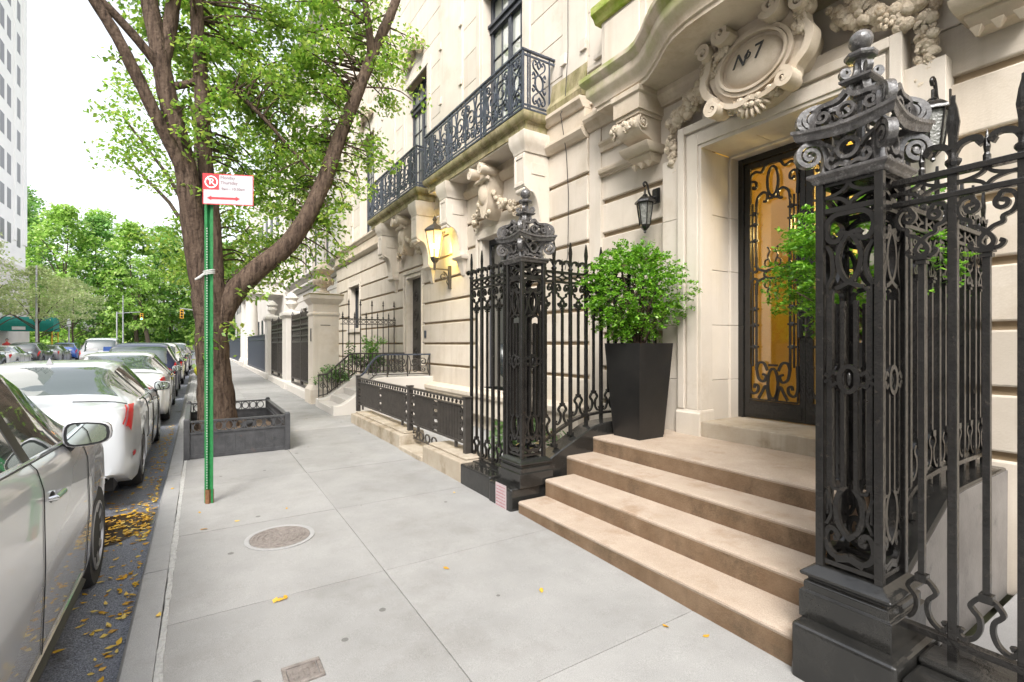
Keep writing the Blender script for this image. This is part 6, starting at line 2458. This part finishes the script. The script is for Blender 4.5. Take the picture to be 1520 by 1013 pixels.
SEDAN = dict(L=5.05, W=1.90, R=.345, wheels=[1.10, 4.12], sill=.20,
             top=[(0, .60), (.012, .90), (.03, 1.0), (.07, 1.035), (.55, 1.065), (.78, 1.11), (1.15, 1.27), (1.55, 1.40), (2.1, 1.45), (2.6, 1.445), (3.0, 1.38), (3.5, 1.15), (3.75, 1.04), (4.3, .96), (4.8, .82), (5.0, .66), (5.05, .50)],
             belt=[(0, .74), (.05, .95), (.6, .99), (1.5, .99), (3.0, .96), (4.0, .90), (4.8, .74), (5.05, .52)],
             plan=[(0, .80), (.02, .87), (.10, .92), (.45, .965), (1.1, 1.0), (3.6, 1.0), (4.3, .96), (4.8, .84), (5.05, .60)],
             roof=[(0, .62), (1.0, .63), (2.0, .64), (3.0, .66), (3.7, .8)], low=[(0, .36), (.4, .20), (4.7, .20), (5.05, .34)],
             side=[(1.15, 1.58), (1.66, 2.30), (2.38, 3.40)], screens=[(.80, 1.52), (2.86, 3.62)], mirror=3.25, handles=[1.82, 2.62], cuts=[1.15, 1.58, 1.66, 2.30, 2.38, 3.40, .80, 1.52, 2.86, 3.62],
             lines=[([(2.34, 1.5), (2.32, 3), (2.34, 6.0)], .006, 'seam', 'door_gap'), ([(3.4, 1.6), (3.42, 3), (3.38, 5.8)], .006, 'seam', 'door_gap'), ([(1.46, 2.0), (1.55, 4.5), (1.5, 6.0)], .006, 'seam', 'door_gap'), ([(1.05+.1*i, 6.3) for i in range(25)], .009, 'chrome', 'belt_strip'),
                    ([(.5, 6.9), (.5, 8.5), (.50, 10)], .005, 'seam', 'boot_gap')],
             patches=[([(4.92, 3.8), (4.85, 5.6), (4.4, 5.8), (4.5, 4.6)], dict(matn='frost', name='headlight')),
                      ([(1.585, 6.8), (1.585, 8.0), (1.655, 8.0), (1.655, 6.8)], dict(matn='trim', name='pillar', off=.003)), ([(2.305, 6.8), (2.305, 8.0), (2.375, 8.0), (2.375, 6.8)], dict(matn='trim', name='pillar', off=.003))])
TAIL = ([(.03, 3.6), (.03, 5.6), (.30, 5.8), (.30, 4.4)], dict(matn='tail', name='tail_lamp'))
SED2 = dict(SEDAN, L=4.9, patches=SEDAN['patches']+[TAIL])

# the close silver car
NEAR = dict(SUV, top=[(0, .60), (.03, 1.05), (.10, 1.20), (.30, 1.50), (.50, 1.63), (.9, 1.69), (1.6, 1.71), (2.2, 1.69), (2.6, 1.62), (2.95, 1.46), (3.2, 1.30), (3.36, 1.20), (3.9, 1.14), (4.30, 1.04), (4.48, .84), (4.55, .6)],
            belt=[(0, .9), (.3, 1.18), (.8, 1.23), (1.4, 1.225), (2.2, 1.19), (3.1, 1.15), (3.9, 1.07), (4.4, .92), (4.55, .65)], screens=[(.13, .42), (2.5, 3.30)], side=[(.42, 1.02), (1.10, 2.00), (2.12, 3.04)], mirror=2.66, handles=[1.12, 2.20], hs=3.86, sill=.25,
            roof=[(0, .72), (.5, .73), (1.5, .74), (2.4, .74), (3.0, .78), (3.4, .84)], cuts=[.42, 1.02, 1.10, 2.00, 2.12, 3.04, 2.5, 3.30],
            lines=[([(2.06, 1.5), (2.04, 3), (2.06, 4.5), (2.06, 6.0)], .0022, 'seam', 'door_gap'), ([(3.10, 1.6), (3.13, 3), (3.10, 4.5), (3.06, 5.8)], .0022, 'seam', 'door_gap'), ([(1.02, 2.2), (1.08, 4.5), (1.02, 6.0)], .0022, 'seam', 'door_gap'),
                   ([(.6+.1*i, 6.35) for i in range(25)], .009, 'chrome', 'belt_strip'), ([(.6+.1*i, 6.12) for i in range(25)], .006, 'trim', 'window_seal'), ([(1.3+.1*i, 1.75) for i in range(18)], .008, 'chrome', 'sill_strip'), ([(1.3+.1*i, 1.25) for i in range(18)], .03, 'trim', 'sill_cladding')]
            + [([(w+(.40)*math.cos(a), 1.0+.001*k) for k, a in enumerate([0])] * 2, .001, 'trim', 'mark') for w in ()],
            patches=SUV['patches'][:2]+[([(1.03, 6.7), (1.03, 8.0), (1.09, 8.0), (1.09, 6.7)], dict(matn='trim', name='pillar', off=.003)), ([(2.005, 6.7), (2.005, 8.0), (2.115, 8.0), (2.115, 6.7)], dict(matn='trim', name='pillar', off=.003))])
near, surf, patch, put = car('silver crossover car closest to the camera, its near wing mirror showing', -1.51, .96, NEAR, 'silver', fine=.035)
# the white saloon in front of it: tall red lamps draped over the tail corner
JAG = dict(SEDAN, patches=SEDAN['patches']+[
    ([(.16, 3.7), (.045, 4.1), (.42, 6.6), (.60, 6.2)], dict(matn='tail', name='tail_lamp', off=.020, nn=(12, 44))),
    ([(.035, 4.35), (.03, 4.5), (.33, 6.95), (.38, 6.8)], dict(matn='tail', name='tail_lamp', off=.018, nn=(6, 44))),
    ([(.30, 2.62), (.30, 2.78), (.42, 2.78), (.42, 2.62)], dict(matn='tail', name='side_reflector', off=.005))])
jag, surf, patch, put = car('white saloon with tall red tail lamps, parked in front of the silver car', -1.47, 6.22, JAG, 'whitepaint', fine=.05)
b = MB()
for sx in (1, -1):
    c = put(-.01, sx*.66, .33)
    b.rib(ell(0, 0, .075, .032, 20), .012, .10, c, (1, 0, 0), (0, 0, 1), True)
b.build('exhaust_tip', M['chrome'], jag, True)
b = MB()
b.box(jag.location.x-.62, jag.location.x+.62, 6.20, 6.60, jag.location.z+.25, jag.location.z+.44)
b.build('rear_valance', M['trim'], jag, bevel=.03)
b = MB()
c = put(1.62, 0, 1.425)
b.add([(c[0]-.035, c[1], c[2]-.01), (c[0]+.035, c[1], c[2]-.01), (c[0]+.018, c[1]+.12, c[2]-.005), (c[0]-.018, c[1]+.12, c[2]-.005), (c[0], c[1]+.01, c[2]+.075), (c[0], c[1]+.06, c[2]+.05)], [(0, 1, 4), (1, 2, 5, 4), (2, 3, 5), (3, 0, 4, 5), (0, 3, 2, 1)])
b.build('roof_aerial', M['greypaint'], jag)
car('plain white saloon parked third along the kerb', -1.42, 11.75, SED2, 'whitepaint2', fine=.09)
WAG = dict(SUV, L=4.8, W=1.9, wheels=[1.0, 3.9])
wag = dict(WAG)
car('dark blue estate car with a big pale reflection in its rear window', -1.40, 17.3, SUV, 'darkpaint', fine=.09)
car('warm white tall car beyond the dark blue estate car', -1.35, 22.6, SUV, 'whitepaint2', fine=.12)
car('grey car fifth in the row beyond the warm white tall car', -1.30, 28.4, SED2, 'greypaint', fine=.16)
car('grey tall car farthest along the near kerb', -1.2, 34.4, SUV, 'greypaint', fine=.16)
OPP = 'cars parked along the opposite kerb'
car('dark green tall car at the left edge, on the opposite side of the street', -9.6, 33.2, SUV, 'greencar', OPP, fine=.16)
car('white saloon with red tail lamps across the street in front of the green awning', -9.75, 38.6, SED2, 'whitepaint2', OPP, fine=.16)
car('black tall car across the street between the white saloon and the blue one', -9.75, 44.6, SUV, 'blackpaint', OPP, fine=.16)
car('grey saloon across the street beyond the black tall car', -9.8, 50.4, SED2, 'greypaint', OPP, fine=.16)
car('bright blue car across the street near the lamp post', -9.7, 56.4, SUV, 'bluepaint', OPP, fine=.16)
car('white tall car at the far corner of the street', -8.6, 63, SUV, 'whitepaint', OPP, fine=.16)
BIG = dict(SUV, top=[(y, z*1.17 if z > 1.0 else z) for y, z in SUV['top']], belt=[(y, z*1.12) for y, z in SUV['belt']], W=1.95, screens=[(.06, .40), (2.62, 3.50)])
van, surf, patch, put = car('tall light car standing in the street, its wide dark rear window showing bags', -4.7, 36.5, BIG, 'whitepaint', OPP, fine=.12)
c = van.location
b = MB()
b.box(c.x+.15, c.x+.6, 36.53, 36.58, c.z+1.14, c.z+1.38)
b.build('blue_bag', M['bluepaint'], van)
b = MB()
b.box(c.x-.6, c.x-.1, 36.53, 36.58, c.z+1.14, c.z+1.30)
b.build('white_bag', M['whitepaint2'], van)
# ------------------------------------------------------------------ the far side of the street
t = thing('apartment_tower', 'tall pale apartment tower with rows of narrow windows at the left edge', 'tower', (-18, 66, 0))
b = MB()
X = -15.3
b.box(-34, X, 55.5, 71.6, 0, 62)
b.box(X, X+.12, 70.6, 71.7, 12, 62)
b.box(X, X+.12, 67.6, 68.2, 12, 62)
b.build('wall', M['tower'], t)
b = MB()
b.box(-34.2, X+.25, 55.3, 71.9, -.5, 9.0)
b.box(-34.2, X+.4, 55.3, 72.0, 9.0, 9.5)
b.build('stone_base', M['tower_low'], t)
b = MB()
b.box(-34, -16.2, -40, 55.2, -.5, 20)  # unseen block opposite, added to cut sky light on the facades and bounce some
for k in range(26):
    for z in (2, 5.6, 9.2, 12.8, 16.4):
        b.box(-16.25, -16.12, -38+k*3.6, -36.4+k*3.6, z-.12, z)
b.build('unseen_opposite_block', M['lime_white'], t)
for i, yw in enumerate((56.6, 58.6, 60.6, 62.4, 64.2, 66.2, 69.2)):
    for k in range(15):
        z = 11.5+k*3.3
        if z > 54 or (yw < 61 and k > 9):
            continue
        b = MB()
        b.box(X-.2, X+.01, yw-.60, yw+.60, z, z+1.95)
        f = b.build('window', M['galv'], t)
        b = MB()
        b.box(X+.01, X+.02, yw-.55, yw+.55, z+.05, z+1.90)
        b.build('pane', M['winmatte'], f)
t = thing('awning', 'long green canvas entrance awning reaching to the opposite kerb', 'awning', (-13.4, 63.5, 0))
b = MB()
za = g(63)
outl = [(-1.25, 2.55)]+[(1.25*math.cos(rad(180-a)), 3.05+.85*math.sin(rad(a))) for a in range(0, 181, 15)]+[(1.25, 2.55)]
b.ext(outl, (-15.3, 63.5, za), (0, 1, 0), (0, 0, 1), (3.9, 0, 0))
cnv = b.build('canvas', M['teal'], t)
b = MB()
for y in (62.3, 64.7):
    b.tube([(-11.5, y, za), (-11.5, y, za+2.6)], .05, 8)
b.build('pole', M['yellow'], t, True)
b = MB()
b.box(-14.2, -13.3, 62.235, 62.245, za+2.65, za+2.95)
b.build('lettering_panel', M['whiteletter'], cnv)


def park_tree(x, y, h, r, label, seed, m, n=110, lean=0., size=.55, z0=3.0, trunk=.35):
    rnd = random.Random(seed)
    t = thing('park_tree', label, 'tree', (x, y, 0), 'trees in the park at the end of the street')
    b = MB()
    b.tube([(x, y, -.3), (x+lean*.3, y, h*.25), (x+lean, y, h*.5), (x+lean*1.3, y, h*.85)], [trunk, trunk*.8, trunk*.4, .03], 8)
    for i in range(6):
        w = rnd.uniform(0, 6.3)
        z = h*rnd.uniform(.25, .55)
        b.tube([(x+lean*z/h, y, z), (x+lean+r*.35*math.cos(w), y+r*.35*math.sin(w), z+h*.12), (x+lean+r*.7*math.cos(w), y+r*.7*math.sin(w), z+h*.2)], [trunk*.4, trunk*.25, .05], 6)
    b.build('trunk', M['bark_far'], t, True)
    b = MB()
    for i in range(n):
        w = rnd.uniform(0, 6.3)
        u = rnd.uniform(0, 1)
        z = z0+(h-z0)*u
        prof = math.sin(PI*min(1, .16+u*.84))**.7*(1-.25*u)
        d = rnd.uniform(.25, 1)**.55*r*prof
        rr = rnd.uniform(.7, 1.35)*r/5
        leaves(b, (x+lean*u+d*math.cos(w), y+d*math.sin(w), z), (rr*1.3, rr*1.3, rr*.6), 44, size, rnd, droop=.25)
    b.build('crown', M[m], t)


PT = [(-30, 118, 30, 8, 0), (-24.5, 108, 27, 7, 1), (-19, 104, 23.5, 6.5, 0), (-13.5, 108, 23, 6, 1), (-8.5, 104, 22, 5.5, 0), (-4, 108, 21, 5.5, 1), (1, 106, 22, 6, 0), (6, 110, 21, 5.5, 1),
      (-27, 126, 31, 8, 1), (-16, 128, 28, 8, 0), (-6, 126, 26, 7, 1), (4, 128, 24, 7, 0), (12, 122, 24, 7, 0), (-36, 112, 30, 8, 1)]
for i, (x, y, h, r, k) in enumerate(PT):
    side = 'left' if x < -13 else ('middle' if x < -1 else 'right')
    park_tree(x, y, h, r, '%s park tree %s' % (['bright green', 'dark green'][k], ['rising just right of the pale tower', 'second from the pale tower, leaning over the park wall', 'third from the tower, above the green awning', 'over the lamp post at the far corner', 'over the tall light car in the street', 'with the traffic light in front of it', 'seen between the street tree and the parked cars', 'seen between the street tree trunk and the white column', 'tallest of the rear row beside the tower', 'of the rear row above the awning', 'of the rear row behind the traffic light', 'of the rear row behind the street tree', 'behind the white columned house', 'mostly hidden by the pale tower'][i]), 200+i, ['leaf_park', 'leaf_park2'][k], n=170, lean=random.Random(i).uniform(-1.5, 1.5), z0=1.6, size=.6)
# leaning trunk in front of the wood
t = thing('park_tree', 'young park tree with a bare leaning trunk right of the green signal', 'tree', (-7.0, 101.5, 0), 'trees in the park at the end of the street')
b = MB()
b.tube([(-6.6, 101.5, 0), (-7.0, 101.5, 3), (-7.8, 101.5, 7.5), (-8.2, 101.5, 11)], [.34, .30, .26, .15], 8)
b.build('trunk', M['bark_far'], t, True)
b = MB()
rnd = random.Random(77)
for i in range(40):
    leaves(b, (-8+rnd.gauss(0, 2), 101.5+rnd.gauss(0, 1.5), 10+rnd.gauss(0, 1.6)), (1, 1, .5), 40, .45, rnd)
b.build('crown', M['leaf_park'], t)
b = MB()
rnd = random.Random(78)
for i in range(260):
    leaves(b, (rnd.uniform(-45, 18), rnd.uniform(105, 114), rnd.uniform(.5, 4.2)), (1.3, 1.2, .9), 34, .42, rnd)
tag(b.build('undergrowth', M['leaf_park2']), kind='stuff')
b = MB()
b.box(-120, 60, 103.2, 103.7, 0, 1.35)
b.box(-120, 60, 103.1, 103.8, 1.35, 1.5)
tag(b.build('park_wall', M['parkstone']), 'low brown stone wall along the park at the end of the street', 'wall')


def locust(x, y, h, r, label, seed, n=60):
    rnd = random.Random(seed)
    t = thing('young_street_tree', label, 'tree', (x, y, g(y)), 'young trees on the opposite pavement')
    b = MB()
    b.tube([(x, y, g(y)), (x+.05, y, 1.6), (x, y, 2.8), (x+.1, y, h*.8)], [.11, .09, .08, .03], 8)
    for i in range(7):
        w = i*.9
        b.tube([(x, y, 2.2+.2*i), (x+.5*r*math.cos(w), y+.5*r*math.sin(w), 3.3+.25*i), (x+.9*r*math.cos(w), y+.9*r*math.sin(w), 3.8+.3*i)], [.05, .035, .012], 5)
    b.build('trunk', M['bark_far'], t, True)
    b = MB()
    for i in range(n):
        w, d = rnd.uniform(0, 6.3), rnd.random()**.5
        z = rnd.uniform(3.9, h)
        k = math.sin(PI*min(1, .2+.8*(z-3.9)/(h-3.9)))
        leaves(b, (x+r*d*k*math.cos(w), y+r*d*k*math.sin(w), z), (.7, .7, .28), 46, .22, rnd)
    b.build('crown', M['leaf_pale'], t)


locust(-11.6, 58, 8.2, 3.6, 'pale feathery young tree in front of the green awning', 1, 120)
locust(-12.2, 47, 9.5, 2.6, 'pale feathery young tree at the left edge by the tower base', 2, 95)
locust(-11.6, 72, 9.0, 3.4, 'pale feathery young tree just beyond the end of the awning', 3, 100)


def lamp_post(x, y, h, label, arm=0., box=True, name='street_lamp', cat='street lamp'):
    t = thing(name, label, cat, (x, y, 0))
    b = MB()
    b.lathe([(.16, 0), (.16, .5), (.09, .7), (.06, h)], (x, y, g(y)-.05), 10)
    b.build('pole', M['galv'], t, True)
    b = MB()
    if box:
        b.box(x-.16, x+.16, y-.16, y+.16, h-.1, h+.55)
        b.frustum((x-.2, x+.2, y-.2, y+.2, h+.55), (x-.05, x+.05, y-.05, y+.05, h+.75))
        b.build('lamp_head', M['whitepaint2'], t, bevel=.03)
    return t


lamp_post(-11.4, 69, 3.6, 'slim lamp post with a square pale head beyond the green awning')
lamp_post(-11.3, 56, 8.0, 'tall pale pole rising behind the green awning', box=False, name='utility_pole', cat='pole')
t = lamp_post(-9.2, 92, 8.5, 'grey pole standing over the tall light car in the street', box=False, name='utility_pole', cat='pole')


def signal(x, y, z, arm_to, label, lit):
    t = thing('traffic_signal', label, 'traffic signal', (arm_to, y, 0), 'traffic signals at the far crossing')
    b = MB()
    b.tube([(arm_to, y, 0), (arm_to, y, z+.7)], .09, 8)
    b.tube([(arm_to, y, z+.45), (x-.2, y, z+.75)], .06, 6)
    b.build('pole', M['galv'], t, True)
    b = MB()
    b.box(x-.20, x+.20, y-.18, y+.18, z-.55, z+.55)
    hd = b.build('signal_head', M['yellow'], t, bevel=.03)
    for k, (zz, mt_) in enumerate(((.34, 'seam'), (0, 'seam'), (-.34, 'greenlit' if lit else 'seam'))):
        b = MB()
        b.tube([(x, y-.19, z+zz), (x, y-.21, z+zz)], .13, 12)
        b.build('signal_lens', M[mt_], hd, True)
        b = MB()
        b.tube([(x, y-.18, z+zz+.03), (x, y-.32, z+zz+.02)], .15, 10)
        b.v = [v for v in b.v]
    return t


signal(-1.6, 74, 5.4, .35, 'yellow traffic signal hanging from a mast arm left of the street tree', False)
signal(-7.4, 97.5, 6.0, -10.5, 'traffic signal with its green lamp lit in front of the park trees', True)
b = MB()
b.box(.20, .50, 70, 70.05, 2.6, 3.1)
b.tube([(.35, 70, 0), (.35, 70, 3.2)], .03, 6)
tag(b.build('street_sign', M['white']), 'small white sign plate on a pole far along the pavement', 'sign')
# a bundle standing at the kerb
t = thing('rubbish_bag', 'yellow green bag with an orange top standing by the far kerb', 'bag', (.12, 26, g(26)))
b = MB()
b.ball((.12, 26, g(26)+.28), (.24, .24, .30), 10, 8)
b.build('bag', M['hivis'], t, True)
b = MB()
b.ball((.16, 25.95, g(26)+.66), (.16, .16, .18), 10, 8)
b.build('knot', M['orange'], t, True)
# person at the awning


def person(x, y, label, top, legs):
    z = g(y)
    t = thing('person', label, 'person', (x, y, z))
    b = MB()
    for s in (-1, 1):
        b.tube([(x+s*.10, y+s*.08, z), (x+s*.095, y+s*.05, z+.45), (x+s*.09, y, z+.90)], [.055, .065, .09], 8)
        b.ball((x+s*.10, y+s*.08-.06, z+.04), (.05, .13, .045), 8, 5)
    b.build('trousers', M[legs], t, True)
    b = MB()
    b.lathe([(.16, .84), (.17, .95), (.16, 1.1), (.20, 1.32), (.19, 1.42), (.07, 1.50), (.055, 1.55)], (x, y, z), 12)
    for s in (-1, 1):
        b.tube([(x+s*.19, y, z+1.40), (x+s*.26, y+.02, z+1.12), (x+s*.25, y-.10, z+.86)], [.06, .05, .035], 8)
        b.ball((x+s*.25, y-.12, z+.82), (.03, .045, .06), 7, 5)
    b.build('jacket', M[top], t, True)
    b = MB()
    b.ball((x, y, z+1.66), (.085, .10, .125), 12, 9)
    b.ball((x, y-.10, z+1.65), (.018, .03, .03), 6, 5)
    for s in (-1, 1):
        b.ball((x+s*.088, y, z+1.66), (.015, .03, .035), 6, 5)
    b.build('head', M['skin'], t, True)
    b = MB()
    b.ball((x, y+.02, z+1.71), (.093, .10, .105), 12, 8)
    b.build('hair', M['seam'], t, True)


person(-12.6, 54, 'person in a red jacket standing near the green awning', 'cloth_red', 'blackpaint')
